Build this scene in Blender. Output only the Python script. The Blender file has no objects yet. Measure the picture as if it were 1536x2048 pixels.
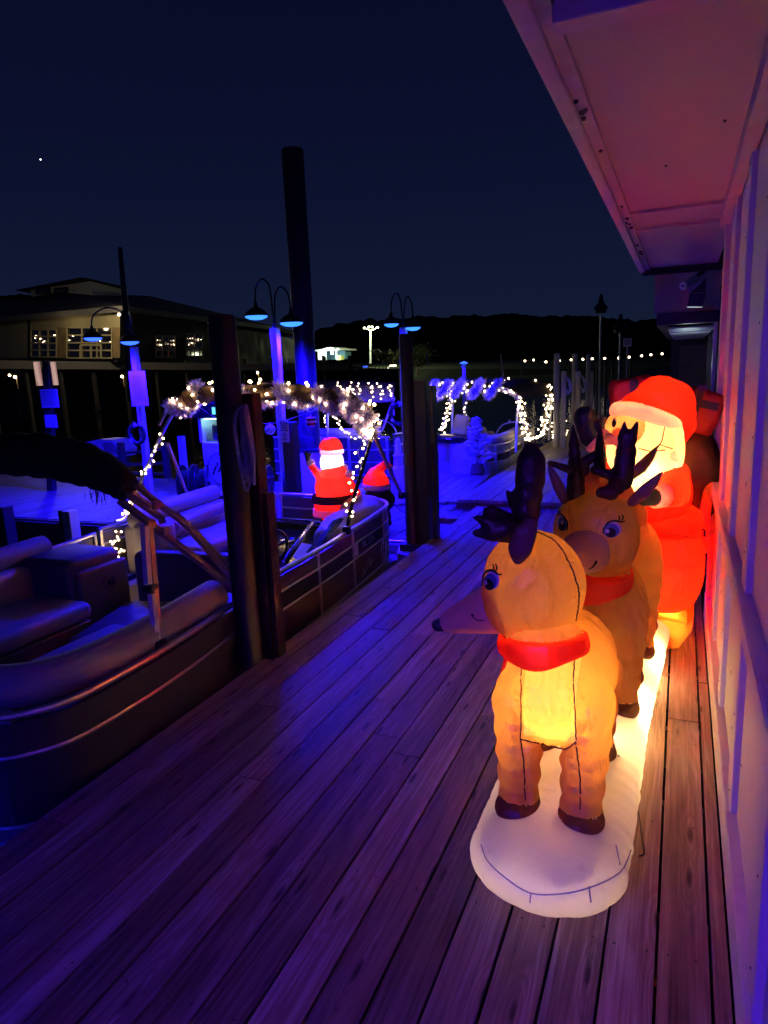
import bpy, bmesh, math, random
from mathutils import Vector, Matrix, noise
from mathutils.bvhtree import BVHTree
random.seed(7)
S = bpy.context.scene
COL = S.collection
V = Vector

# ------------------------------------------------------------------ camera
F, CX, CY, EYE = 1380.152, 768.0, 1024.0, 1.65
R = Matrix(((0.920086531, -0.041054412, 0.389557843),
            (0.389590188, 0.199355514, -0.899153415),
            (-0.040746289, 0.979066859, 0.199418720)))   # rows = world axes in camera space
RT = R                                                    # camera-to-world
cam_d = bpy.data.cameras.new('camera'); cam = bpy.data.objects.new('camera', cam_d); COL.objects.link(cam)
cam.matrix_world = Matrix.Translation((0, 0, EYE)) @ RT.to_4x4()
cam_d.sensor_fit = 'VERTICAL'; cam_d.sensor_height = 36; cam_d.lens = 36 * F / 2048
cam_d.clip_start = 0.05; cam_d.clip_end = 3000
S.camera = cam
S.render.resolution_x, S.render.resolution_y = 768, 1024

# ------------------------------------------------------------------ sky and exposure
w = bpy.data.worlds.new('World'); S.world = w; w.use_nodes = True
nt = w.node_tree; nt.nodes.clear()
out = nt.nodes.new('ShaderNodeOutputWorld'); bg = nt.nodes.new('ShaderNodeBackground')
tc = nt.nodes.new('ShaderNodeTexCoord'); sp = nt.nodes.new('ShaderNodeSeparateXYZ')
rp = nt.nodes.new('ShaderNodeValToRGB')
nt.links.new(tc.outputs['Generated'], sp.inputs[0]); nt.links.new(sp.outputs['Z'], rp.inputs[0])
rp.color_ramp.elements[0].position = 0.0; rp.color_ramp.elements[0].color = (.0075, .0125, .034, 1)
rp.color_ramp.elements[1].position = 0.62; rp.color_ramp.elements[1].color = (.0022, .0026, .016, 1)
e = rp.color_ramp.elements.new(0.12); e.color = (.0052, .0088, .031, 1)
e = rp.color_ramp.elements.new(0.30); e.color = (.0032, .0048, .024, 1)
nt.links.new(rp.outputs[0], bg.inputs[0]); bg.inputs[1].default_value = 1.0
nt.links.new(bg.outputs[0], out.inputs[0])
S.view_settings.view_transform = 'Standard'; S.view_settings.look = 'None'
S.view_settings.exposure = 0; S.view_settings.gamma = 1
S.cycles.use_denoising = True
S.cycles.sample_clamp_indirect = 40.0
S.cycles.max_bounces = 8; S.cycles.diffuse_bounces = 4; S.cycles.transmission_bounces = 6

# ------------------------------------------------------------------ point helpers (a sight line cut by a real plane)
def ray(px, py): return RT @ V((px - CX, -(py - CY), -F))
O = V((0, 0, EYE))
def G(px, py, z=0.0): r = ray(px, py); return O + r * ((z - EYE) / r.z)
def WY(px, py, y): r = ray(px, py); return O + r * (y / r.y)
def WX(px, py, x): r = ray(px, py); return O + r * (x / r.x)

# ------------------------------------------------------------------ materials
def newmat(name):
    m = bpy.data.materials.new(name); m.use_nodes = True; m.node_tree.nodes.clear()
    return m, m.node_tree.nodes, m.node_tree.links
def mat(name, col, rough=.6, metal=0, bump=0, bscale=30, vary=0, vscale=4, coat=0, stretch=(1, 1, 1), spec=.5):
    m, N, L = newmat(name)
    o = N.new('ShaderNodeOutputMaterial'); b = N.new('ShaderNodeBsdfPrincipled'); L.new(b.outputs[0], o.inputs[0])
    b.inputs['Base Color'].default_value = (*col, 1); b.inputs['Roughness'].default_value = rough
    b.inputs['Metallic'].default_value = metal; b.inputs['Coat Weight'].default_value = coat
    b.inputs['Specular IOR Level'].default_value = spec
    g = N.new('ShaderNodeTexCoord'); mp = N.new('ShaderNodeMapping'); mp.inputs['Scale'].default_value = stretch
    L.new(g.outputs['Object'], mp.inputs[0])
    if vary:
        n = N.new('ShaderNodeTexNoise'); n.inputs['Scale'].default_value = vscale; n.inputs['Detail'].default_value = 6
        n.inputs['Roughness'].default_value = .65
        L.new(mp.outputs[0], n.inputs[0])
        mr = N.new('ShaderNodeMapRange'); mr.inputs[1].default_value = .25; mr.inputs[2].default_value = .75
        mr.inputs[3].default_value = 1 - vary; mr.inputs[4].default_value = 1 + vary
        L.new(n.outputs[0], mr.inputs[0])
        mx = N.new('ShaderNodeVectorMath'); mx.operation = 'SCALE'; mx.inputs[0].default_value = col
        L.new(mr.outputs[0], mx.inputs['Scale']); L.new(mx.outputs[0], b.inputs['Base Color'])
        r2 = N.new('ShaderNodeMath'); r2.operation = 'MULTIPLY'; r2.inputs[1].default_value = rough; L.new(mr.outputs[0], r2.inputs[0])
        r3 = N.new('ShaderNodeMath'); r3.operation = 'MINIMUM'; r3.inputs[1].default_value = 1; L.new(r2.outputs[0], r3.inputs[0])
        L.new(r3.outputs[0], b.inputs['Roughness'])
    if bump:
        n2 = N.new('ShaderNodeTexNoise'); n2.inputs['Scale'].default_value = bscale; n2.inputs['Detail'].default_value = 5
        L.new(mp.outputs[0], n2.inputs[0])
        bp = N.new('ShaderNodeBump'); bp.inputs['Strength'].default_value = bump; bp.inputs['Distance'].default_value = .02
        L.new(n2.outputs[0], bp.inputs['Height']); L.new(bp.outputs[0], b.inputs['Normal'])
    return m
def emit(name, col, s):
    m, N, L = newmat(name)
    o = N.new('ShaderNodeOutputMaterial'); b = N.new('ShaderNodeEmission'); L.new(b.outputs[0], o.inputs[0])
    b.inputs[0].default_value = (*col, 1); b.inputs[1].default_value = s
    return m
def fabric(name, col, trans=.5, wr=.5, col2=None, mask=None, scale=9, cs=None):
    """thin inflated nylon: light inside shows through, wrinkles from stretched noise"""
    m, N, L = newmat(name)
    o = N.new('ShaderNodeOutputMaterial')
    d = N.new('ShaderNodeBsdfDiffuse'); t = N.new('ShaderNodeBsdfTranslucent'); gl = N.new('ShaderNodeBsdfGlossy')
    gl.inputs['Roughness'].default_value = .38
    mx = N.new('ShaderNodeMixShader'); mx.inputs[0].default_value = trans
    m2 = N.new('ShaderNodeMixShader'); m2.inputs[0].default_value = .045
    L.new(d.outputs[0], mx.inputs[1]); L.new(t.outputs[0], mx.inputs[2]); L.new(mx.outputs[0], m2.inputs[1]); L.new(gl.outputs[0], m2.inputs[2])
    L.new(m2.outputs[0], o.inputs[0])
    for s in (d, t): s.inputs[0].default_value = (*col, 1)
    if mask:                                # a panel of paler cloth sewn into the chest
        geo = N.new('ShaderNodeNewGeometry'); se = N.new('ShaderNodeSeparateXYZ'); L.new(geo.outputs['Position'], se.inputs[0])
        def cmp(sock, lo, hi):
            a = N.new('ShaderNodeMath'); a.operation = 'GREATER_THAN'; L.new(sock, a.inputs[0]); a.inputs[1].default_value = lo
            b = N.new('ShaderNodeMath'); b.operation = 'LESS_THAN'; L.new(sock, b.inputs[0]); b.inputs[1].default_value = hi
            c = N.new('ShaderNodeMath'); c.operation = 'MULTIPLY'; L.new(a.outputs[0], c.inputs[0]); L.new(b.outputs[0], c.inputs[1]); return c
        (x0, x1, y0, y1, z0, z1) = mask
        a = cmp(se.outputs[0], x0, x1); b = cmp(se.outputs[1], y0, y1); c = cmp(se.outputs[2], z0, z1)
        k = N.new('ShaderNodeMath'); k.operation = 'MULTIPLY'; L.new(a.outputs[0], k.inputs[0]); L.new(b.outputs[0], k.inputs[1])
        k2 = N.new('ShaderNodeMath'); k2.operation = 'MULTIPLY'; L.new(k.outputs[0], k2.inputs[0]); L.new(c.outputs[0], k2.inputs[1])
        mc = N.new('ShaderNodeMix'); mc.data_type = 'RGBA'; L.new(k2.outputs[0], mc.inputs['Factor'])
        mc.inputs['A'].default_value = (*col, 1); mc.inputs['B'].default_value = (*col2, 1)
        for s in (d, t): L.new(mc.outputs['Result'], s.inputs[0])
    tc = N.new('ShaderNodeTexCoord'); mp = N.new('ShaderNodeMapping'); mp.inputs['Scale'].default_value = (1, 1, .45)
    mp.inputs['Rotation'].default_value = (.35, .25, 0)
    L.new(tc.outputs['Object'], mp.inputs[0])
    n = N.new('ShaderNodeTexNoise'); n.inputs['Scale'].default_value = scale; n.inputs['Detail'].default_value = 5; n.inputs['Distortion'].default_value = 1.2
    n.noise_type = 'RIDGED_MULTIFRACTAL' if hasattr(n, 'noise_type') else n.noise_type
    L.new(mp.outputs[0], n.inputs[0])
    n3 = N.new('ShaderNodeTexNoise'); n3.inputs['Scale'].default_value = 55; n3.inputs['Detail'].default_value = 3; L.new(mp.outputs[0], n3.inputs[0])
    ad = N.new('ShaderNodeMath'); ad.operation = 'MULTIPLY_ADD'; ad.inputs[1].default_value = .25; L.new(n3.outputs[0], ad.inputs[0]); L.new(n.outputs[0], ad.inputs[2])
    src = t.inputs[0].links[0].from_socket if t.inputs[0].links else None
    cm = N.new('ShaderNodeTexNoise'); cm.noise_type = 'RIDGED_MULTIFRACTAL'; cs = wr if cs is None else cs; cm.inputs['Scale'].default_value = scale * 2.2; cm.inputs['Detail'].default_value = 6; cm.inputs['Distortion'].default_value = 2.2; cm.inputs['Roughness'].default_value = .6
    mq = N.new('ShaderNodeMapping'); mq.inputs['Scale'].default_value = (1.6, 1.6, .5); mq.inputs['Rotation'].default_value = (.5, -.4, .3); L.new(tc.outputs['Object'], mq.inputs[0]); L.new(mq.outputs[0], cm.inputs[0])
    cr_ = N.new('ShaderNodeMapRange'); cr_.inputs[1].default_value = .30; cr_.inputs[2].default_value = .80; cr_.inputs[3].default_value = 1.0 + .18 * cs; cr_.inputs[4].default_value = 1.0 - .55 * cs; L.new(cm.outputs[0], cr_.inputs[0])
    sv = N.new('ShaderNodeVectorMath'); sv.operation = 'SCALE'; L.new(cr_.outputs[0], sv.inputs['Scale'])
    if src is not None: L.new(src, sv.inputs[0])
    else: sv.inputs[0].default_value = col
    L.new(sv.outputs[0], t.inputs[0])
    bp = N.new('ShaderNodeBump'); bp.inputs['Strength'].default_value = min(1, wr * 1.3); bp.inputs['Distance'].default_value = .03
    L.new(ad.outputs[0], bp.inputs['Height'])
    for s in (d, t, gl): L.new(bp.outputs[0], s.inputs['Normal'])
    return m
def wood(name, c1, c2, c3, gx=95, gy=2.2, rough=.5, axis='Y'):
    """sawn boards: every board (mesh island) gets its own shift and tone; grain runs along the board, with knots"""
    m, N, L = newmat(name)
    o = N.new('ShaderNodeOutputMaterial'); b = N.new('ShaderNodeBsdfPrincipled'); L.new(b.outputs[0], o.inputs[0]); b.inputs['Specular IOR Level'].default_value = .3
    geo = N.new('ShaderNodeNewGeometry'); tc = N.new('ShaderNodeTexCoord')
    rnd = N.new('ShaderNodeMath'); rnd.operation = 'MULTIPLY'; rnd.inputs[1].default_value = 37; L.new(geo.outputs['Random Per Island'], rnd.inputs[0])
    cmb = N.new('ShaderNodeCombineXYZ'); L.new(rnd.outputs[0], cmb.inputs[1]); L.new(rnd.outputs[0], cmb.inputs[2])
    ad = N.new('ShaderNodeVectorMath'); ad.operation = 'ADD'; L.new(tc.outputs['Object'], ad.inputs[0]); L.new(cmb.outputs[0], ad.inputs[1])
    rot = N.new('ShaderNodeMapping'); L.new(ad.outputs[0], rot.inputs[0])
    if axis == 'X': rot.inputs['Rotation'].default_value = (0, 0, math.pi / 2)
    if axis == 'Z': rot.inputs['Rotation'].default_value = (math.pi / 2, 0, 0)
    # knots
    mk = N.new('ShaderNodeMapping'); mk.inputs['Scale'].default_value = (7.2, 1.5, 1); L.new(rot.outputs[0], mk.inputs[0])
    vo = N.new('ShaderNodeTexVoronoi'); vo.inputs['Scale'].default_value = 1; L.new(mk.outputs[0], vo.inputs[0]); vo.voronoi_dimensions = '2D'
    kn = N.new('ShaderNodeMapRange'); kn.inputs[1].default_value = 0; kn.inputs[2].default_value = .30; kn.inputs[3].default_value = 1; kn.inputs[4].default_value = 0
    kn.interpolation_type = 'SMOOTHSTEP'
    L.new(vo.outputs['Distance'], kn.inputs[0])
    # broad figure (cathedral)
    mf = N.new('ShaderNodeMapping'); mf.inputs['Scale'].default_value = (5, .55, 1); L.new(rot.outputs[0], mf.inputs[0])
    nf = N.new('ShaderNodeTexNoise'); nf.inputs['Scale'].default_value = 1; nf.inputs['Detail'].default_value = 2; L.new(mf.outputs[0], nf.inputs[0])
    s1 = N.new('ShaderNodeMath'); s1.operation = 'MULTIPLY_ADD'; s1.inputs[1].default_value = .16; L.new(kn.outputs[0], s1.inputs[0]); L.new(nf.outputs[0], s1.inputs[2])
    s2 = N.new('ShaderNodeMath'); s2.operation = 'MULTIPLY'; s2.inputs[1].default_value = 95; L.new(s1.outputs[0], s2.inputs[0])
    sn = N.new('ShaderNodeMath'); sn.operation = 'SINE'; L.new(s2.outputs[0], sn.inputs[0])
    # fine fibres
    mg = N.new('ShaderNodeMapping'); mg.inputs['Scale'].default_value = (gx, gy, 1); L.new(rot.outputs[0], mg.inputs[0])
    ng = N.new('ShaderNodeTexNoise'); ng.inputs['Scale'].default_value = 1; ng.inputs['Detail'].default_value = 6; ng.inputs['Roughness'].default_value = .7; L.new(mg.outputs[0], ng.inputs[0])
    # long streaks of wear
    mw = N.new('ShaderNodeMapping'); mw.inputs['Scale'].default_value = (9, .5, 1); L.new(rot.outputs[0], mw.inputs[0])
    nw = N.new('ShaderNodeTexNoise'); nw.inputs['Scale'].default_value = 1; nw.inputs['Detail'].default_value = 4; L.new(mw.outputs[0], nw.inputs[0])
    a1 = N.new('ShaderNodeMath'); a1.operation = 'MULTIPLY_ADD'; a1.inputs[1].default_value = .045; L.new(sn.outputs[0], a1.inputs[0]); L.new(ng.outputs[0], a1.inputs[2])
    a2 = N.new('ShaderNodeMath'); a2.operation = 'MULTIPLY_ADD'; a2.inputs[1].default_value = .8; L.new(nw.outputs[0], a2.inputs[0]); L.new(a1.outputs[0], a2.inputs[2])
    a3 = N.new('ShaderNodeMath'); a3.operation = 'MULTIPLY_ADD'; a3.inputs[1].default_value = .20; L.new(geo.outputs['Random Per Island'], a3.inputs[0]); L.new(a2.outputs[0], a3.inputs[2])
    mr = N.new('ShaderNodeMapRange'); mr.inputs[1].default_value = .66; mr.inputs[2].default_value = 1.46; L.new(a3.outputs[0], mr.inputs[0])
    cr = N.new('ShaderNodeValToRGB'); cr.color_ramp.elements[0].color = (*c1, 1); cr.color_ramp.elements[1].color = (*c3, 1)
    e = cr.color_ramp.elements.new(.5); e.color = (*c2, 1); L.new(mr.outputs[0], cr.inputs[0])
    # dark knot hearts
    kd = N.new('ShaderNodeMapRange'); kd.inputs[1].default_value = .03; kd.inputs[2].default_value = .085; kd.inputs[3].default_value = .25; kd.inputs[4].default_value = 1
    L.new(vo.outputs['Distance'], kd.inputs[0])
    sc = N.new('ShaderNodeVectorMath'); sc.operation = 'SCALE'; L.new(cr.outputs[0], sc.inputs[0]); L.new(kd.outputs[0], sc.inputs['Scale'])
    L.new(sc.outputs[0], b.inputs['Base Color'])
    rr = N.new('ShaderNodeMapRange'); rr.inputs[3].default_value = rough - .12; rr.inputs[4].default_value = rough + .2; L.new(nw.outputs[0], rr.inputs[0]); L.new(rr.outputs[0], b.inputs['Roughness'])
    bp = N.new('ShaderNodeBump'); bp.inputs['Strength'].default_value = .5; bp.inputs['Distance'].default_value = .004
    L.new(a1.outputs[0], bp.inputs['Height']); L.new(bp.outputs[0], b.inputs['Normal'])
    return m

M = {}
M['deck'] = wood('deck_boards', (.066, .034, .027), (.25, .15, .125), (.56, .41, .38), rough=.55)
M['deck_far'] = wood('fuel_dock_boards', (.10, .075, .07), (.22, .17, .16), (.42, .35, .33), rough=.5)
M['timber'] = wood('timber', (.05, .035, .03), (.11, .08, .065), (.2, .15, .12), gx=60, gy=1.5, axis='Z')
M['paint'] = mat('white_siding', (.60, .58, .56), .5, bump=.25, bscale=18, vary=.12, vscale=3, stretch=(1, 6, .5))
M['soffit'] = mat('soffit_paint', (.47, .43, .41), .6, bump=.08, bscale=25, vary=.07, vscale=1.3)
M['soffit_trim'] = mat('soffit_trim_paint', (.5, .45, .46), .55, bump=.2, bscale=40, vary=.2, vscale=8)
M['pile'] = mat('dark_steel_pile', (.028, .026, .04), .45, .3, bump=.15, bscale=12, vary=.3, vscale=3)
M['rust'] = mat('rusty_steel', (.045, .02, .018), .6, .2, bump=.3, bscale=30, vary=.4, vscale=6)
M['pvc'] = mat('pale_pile_sleeve', (.42, .40, .42), .45, vary=.12, vscale=2)
M['alu'] = mat('aluminium', (.62, .60, .60), .3, .85, bump=.04, bscale=60, vary=.08, vscale=9)
M['alu_tan'] = mat('tan_aluminium_tube', (.42, .29, .24), .38, .35, vary=.1, vscale=7)
M['panel'] = mat('boat_fence_panel', (.085, .075, .09), .42, .25, vary=.1, vscale=3)
M['panel_night'] = mat('boat_fence_navy_panel', (.035, .034, .05), .4, .2, vary=.1, vscale=3)
M['panel_dark'] = mat('boat_fence_dark_band', (.012, .012, .016), .35, .1)
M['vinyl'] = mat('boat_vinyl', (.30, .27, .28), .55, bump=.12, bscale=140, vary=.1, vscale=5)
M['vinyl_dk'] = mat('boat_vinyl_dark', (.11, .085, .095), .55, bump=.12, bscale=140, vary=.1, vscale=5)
M['carpet'] = mat('boat_floor', (.30, .24, .17), .85, bump=.3, bscale=200, vary=.15, vscale=14)
M['black'] = mat('black_plastic', (.012, .012, .015), .35)
M['gloss_black'] = mat('gloss_black_dash', (.012, .012, .02), .12, coat=.5)
M['chrome'] = mat('chrome', (.8, .78, .76), .12, 1)
M['canvas'] = mat('black_canvas', (.012, .012, .02), .85, bump=.7, bscale=9, vary=.3, vscale=5)
M['canvas_br'] = mat('brown_canvas', (.13, .08, .05), .8, bump=1.0, bscale=16, vary=.3, vscale=6)
M['rope'] = mat('blue_rope', (.32, .33, .60), .8, bump=.8, bscale=90)
M['rope_dk'] = mat('dark_rope', (.012, .012, .016), .6, bump=.6, bscale=90)
M['white'] = mat('white_sign_face', (.75, .75, .78), .45, vary=.04)
M['ink'] = mat('dark_sign_print', (.02, .015, .04), .5)
M['red_ink'] = mat('red_sign_print', (.35, .03, .03), .5)
M['white_metal'] = mat('white_painted_metal', (.62, .63, .68), .4, vary=.08, vscale=3)
M['lamp_metal'] = mat('lamp_shade_metal', (.02, .02, .05), .35, .4)
M['silver'] = mat('tinsel_foil', (.92, .90, .96), .34, .35)
M['wire'] = mat('string_wire', (.22, .17, .10), .6)
M['frost'] = mat('frosted_needles', (.55, .58, .66), .7, bump=.4, bscale=60, vary=.25, vscale=30)
M['green'] = mat('fir_needles', (.03, .07, .03), .7)
M['burlap'] = mat('burlap_sack', (.16, .11, .07), .9, bump=.6, bscale=120)
M['seam'] = mat('seam_stitching', (.06, .018, .012), .8)
M['hill'] = mat('wooded_hill', (.012, .014, .012), 1, vary=.5, vscale=.05, spec=0)
M['stucco'] = mat('building_stucco', (.36, .31, .2), .8, vary=.12, vscale=.8)
M['stone'] = mat('stone_pier', (.22, .15, .08), .85, bump=.9, bscale=5, vary=.6, vscale=3)
M['roof'] = mat('dark_roof', (.02, .018, .03), .7, bump=.3, bscale=5, vary=.3, vscale=2)
M['darkwall'] = mat('dark_wall', (.03, .028, .035), .8, vary=.3, vscale=1)
M['fascia'] = mat('grey_fascia', (.09, .085, .10), .7, vary=.15, vscale=1)
M['grass'] = mat('bank_grass', (.02, .024, .008), 1, bump=.6, bscale=3, vary=.5, vscale=.6)
M['foliage'] = mat('foliage', (.07, .085, .035), .8, vary=.4, vscale=5)
M['bark'] = mat('bark', (.2, .18, .13), .9, bump=.6, bscale=30, vary=.3, vscale=8)
M['glass_dk'] = mat('dark_glass', (.008, .008, .016), .06, coat=.3)
M['bulb'] = emit('warm_bulb', (1, .66, .30), 21)
M['bulb_far'] = emit('warm_bulb_far', (1, .74, .42), 11)
M['lens'] = emit('blue_lamp_lens', (.035, .20, 1.0), 2.4)
M['lens_far'] = emit('blue_lamp_lens_far', (.03, .10, 1.0), 3.0)
M['winlight'] = emit('room_glimmer', (1, .75, .4), 3)

# tinsel foil: thin strips that flash, and let some light through to the ones behind
m, N, L = newmat('tinsel_foil'); M['silver'] = m
o = N.new('ShaderNodeOutputMaterial'); g_ = N.new('ShaderNodeBsdfGlossy'); g_.inputs['Roughness'].default_value = .3; g_.inputs[0].default_value = (.9, .88, .95, 1)
d_ = N.new('ShaderNodeBsdfDiffuse'); d_.inputs[0].default_value = (.74, .68, .95, 1); t_ = N.new('ShaderNodeBsdfTranslucent'); t_.inputs[0].default_value = (.74, .66, .98, 1)
a_ = N.new('ShaderNodeMixShader'); a_.inputs[0].default_value = .55; L.new(d_.outputs[0], a_.inputs[1]); L.new(t_.outputs[0], a_.inputs[2]); b_ = N.new('ShaderNodeMixShader'); b_.inputs[0].default_value = .35
L.new(a_.outputs[0], b_.inputs[1]); L.new(g_.outputs[0], b_.inputs[2]); L.new(b_.outputs[0], o.inputs[0])
# water
m, N, L = newmat('night_water'); M['water'] = m
o = N.new('ShaderNodeOutputMaterial'); b = N.new('ShaderNodeBsdfPrincipled'); L.new(b.outputs[0], o.inputs[0])
b.inputs['Base Color'].default_value = (.002, .003, .005, 1); b.inputs['Roughness'].default_value = .09
tc = N.new('ShaderNodeTexCoord'); n = N.new('ShaderNodeTexNoise'); n.inputs['Scale'].default_value = 2.5; n.inputs['Detail'].default_value = 5
L.new(tc.outputs['Object'], n.inputs[0]); bp = N.new('ShaderNodeBump'); bp.inputs['Strength'].default_value = .35; bp.inputs['Distance'].default_value = .08
L.new(n.outputs[0], bp.inputs['Height']); L.new(bp.outputs[0], b.inputs['Normal'])

# ------------------------------------------------------------------ mesh builder
class MB:
    def __init__(s): s.v = []; s.f = []; s.mi = []; s.cur = 0
    def add(s, vs, fs):
        k = len(s.v); s.v += [V(p) for p in vs]; s.f += [tuple(i + k for i in f) for f in fs]; s.mi += [s.cur] * len(fs); return s
    def box(s, a, b, rot=None, c=None, bev=0):
        x0, y0, z0 = a; x1, y1, z1 = b
        if bev:
            t = min(bev, abs(x1 - x0) / 2.01, abs(y1 - y0) / 2.01, abs(z1 - z0) / 2.01)
            bm = bmesh.new(); bmesh.ops.create_cube(bm, size=1)
            for q in bm.verts: q.co = V(((x0 + x1) / 2 + q.co.x * (x1 - x0), (y0 + y1) / 2 + q.co.y * (y1 - y0), (z0 + z1) / 2 + q.co.z * (z1 - z0)))
            bmesh.ops.bevel(bm, geom=list(bm.edges), offset=t, segments=3 if bev > .02 else 1, affect='EDGES', profile=.5)
            vs = [q.co.copy() for q in bm.verts]; fs = [tuple(l.index for l in f.verts) for f in bm.faces]; bm.free()
        else:
            vs = [V((x, y, z)) for x in (x0, x1) for y in (y0, y1) for z in (z0, z1)]
            fs = [(0, 1, 3, 2), (4, 6, 7, 5), (0, 4, 5, 1), (2, 3, 7, 6), (0, 2, 6, 4), (1, 5, 7, 3)]
        if rot is not None:
            cc = V(c) if c is not None else V(((x0 + x1) / 2, (y0 + y1) / 2, (z0 + z1) / 2))
            vs = [cc + rot @ (p - cc) for p in vs]
        return s.add(vs, fs)
    def tube(s, pts, r, n=8, caps=True, flat=1.0):
        pts = [V(p) for p in pts]; m = len(pts)
        rs = r if isinstance(r, (list, tuple)) else [r] * m
        up = None; base = len(s.v); vs = []
        for i in range(m):
            t = (pts[min(i + 1, m - 1)] - pts[max(i - 1, 0)])
            t = t.normalized() if t.length > 1e-9 else V((0, 0, 1))
            if up is None:
                up = V((0, 0, 1)) if abs(t.z) < .9 else V((1, 0, 0))
            u = (up - t * up.dot(t))
            u = u.normalized() if u.length > 1e-6 else t.orthogonal().normalized()
            up = u; w_ = t.cross(u)
            for k in range(n):
                a = 2 * math.pi * k / n
                vs.append(pts[i] + (u * math.cos(a) + w_ * math.sin(a) * flat) * rs[i])
        fs = [(i * n + k, i * n + (k + 1) % n, (i + 1) * n + (k + 1) % n, (i + 1) * n + k) for i in range(m - 1) for k in range(n)]
        if caps: fs += [tuple(range(n))[::-1], tuple((m - 1) * n + k for k in range(n))]
        return s.add(vs, fs)
    def bar(s, a, b, w_, t, up=(0, 0, 1)):
        a = V(a); b = V(b); d = (b - a).normalized(); u = V(up); u = (u - d * u.dot(d)).normalized(); q = d.cross(u)
        vs = [p + u * (su * w_ / 2) + q * (sq * t / 2) for p in (a, b) for su, sq in ((-1, -1), (1, -1), (1, 1), (-1, 1))]
        return s.add(vs, [(0, 1, 2, 3), (7, 6, 5, 4), (0, 4, 5, 1), (1, 5, 6, 2), (2, 6, 7, 3), (3, 7, 4, 0)])
    def ball(s, c, r, nu=16, nv=10, rot=None, pw=1.0):
        r = r if isinstance(r, (tuple, list, Vector)) else (r, r, r); c = V(c); vs = []
        sg = lambda x: math.copysign(abs(x) ** pw, x)
        for j in range(1, nv):
            th = math.pi * j / nv
            for i in range(nu):
                ph = 2 * math.pi * i / nu
                p = V((sg(math.sin(th)) * sg(math.cos(ph)) * r[0], sg(math.sin(th)) * sg(math.sin(ph)) * r[1], sg(math.cos(th)) * r[2]))
                vs.append(c + (rot @ p if rot is not None else p))
        p = V((0, 0, r[2])); vs.append(c + (rot @ p if rot is not None else p)); vs.append(c - (rot @ p if rot is not None else p))
        fs = [(j * nu + i, (j + 1) * nu + i, (j + 1) * nu + (i + 1) % nu, j * nu + (i + 1) % nu) for j in range(nv - 2) for i in range(nu)]
        T = len(vs) - 2; B = T + 1
        fs += [(T, i, (i + 1) % nu) for i in range(nu)] + [(B, (nv - 2) * nu + (i + 1) % nu, (nv - 2) * nu + i) for i in range(nu)]
        return s.add(vs, fs)
    def lathe(s, c, prof, n=20, axis=None):
        c = V(c); vs = []
        for r, z in prof:
            for k in range(n):
                a = 2 * math.pi * k / n; p = V((r * math.cos(a), r * math.sin(a), z)); vs.append(c + (axis @ p if axis is not None else p))
        m = len(prof)
        fs = [(i * n + k, i * n + (k + 1) % n, (i + 1) * n + (k + 1) % n, (i + 1) * n + k) for i in range(m - 1) for k in range(n)]
        fs += [tuple(range(n))[::-1], tuple((m - 1) * n + k for k in range(n))]
        return s.add(vs, fs)
    def capsule(s, a, b, ra, rb, n=14, k=7):
        a = V(a); b = V(b); m = max(2, int((b - a).length / (min(ra, rb) + .012)) + 1)
        for i in range(m + 1):
            t = i / m; s.ball(a.lerp(b, t), ra + (rb - ra) * t, n, 8)
        return s
    def prism(s, poly, d):
        """planar outline swept along d"""
        n = len(poly); d = V(d); vs = [V(p) for p in poly] + [V(p) + d for p in poly]
        return s.add(vs, [tuple(range(n))[::-1], tuple(range(n, 2 * n))] + [(i, (i + 1) % n, n + (i + 1) % n, n + i) for i in range(n)])
    def ribbon(s, path, z0, z1, th=.012):
        """upright sheet following a plan path"""
        p = [V((q[0], q[1], 0)) for q in path]; n = len(p); vs = []
        for i in range(n):
            t = (p[min(i + 1, n - 1)] - p[max(i - 1, 0)]).normalized(); q = V((-t.y, t.x, 0)) * th / 2
            vs += [p[i] + q + V((0, 0, z0)), p[i] - q + V((0, 0, z0)), p[i] - q + V((0, 0, z1)), p[i] + q + V((0, 0, z1))]
        fs = [(i * 4 + k, i * 4 + (k + 1) % 4, (i + 1) * 4 + (k + 1) % 4, (i + 1) * 4 + k) for i in range(n - 1) for k in range(4)]
        return s.add(vs, fs + [(3, 2, 1, 0), tuple((n - 1) * 4 + k for k in range(4))])
    def xf(s, mtx): s.v = [mtx @ p for p in s.v]; return s
    def build(s, name, material, parent=None, smooth=True, recalc=True):
        base = ORG.get(parent.name, V((0, 0, 0))) if parent is not None else V((0, 0, 0))
        me = bpy.data.meshes.new(name); me.from_pydata([tuple(p - base) for p in s.v], [], s.f)
        for mm in (material if isinstance(material, (list, tuple)) else [material]): me.materials.append(mm)
        me.polygons.foreach_set('material_index', s.mi)
        if recalc:
            bm = bmesh.new(); bm.from_mesh(me); bmesh.ops.recalc_face_normals(bm, faces=bm.faces); bm.to_mesh(me); bm.free()
        if smooth:
            me.polygons.foreach_set('use_smooth', [True] * len(me.polygons))
            try: me.set_sharp_from_angle(angle=math.radians(38))
            except Exception: pass
        me.update()
        o = bpy.data.objects.new(name, me); COL.objects.link(o)
        if parent is not None: o.parent = parent; ORG[o.name] = base
        return o
ORG = {}
def tag(o, label=None, cat=None, group=None, kind=None):
    if label: o['label'] = label
    if cat: o['category'] = cat
    if group: o['group'] = group
    if kind: o['kind'] = kind
    return o
def thing(name, label, cat, loc, group=None):
    o = bpy.data.objects.new(name, None); COL.objects.link(o); o.location = loc; o.empty_display_size = .1
    ORG[o.name] = V(loc); return tag(o, label, cat, group)
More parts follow.
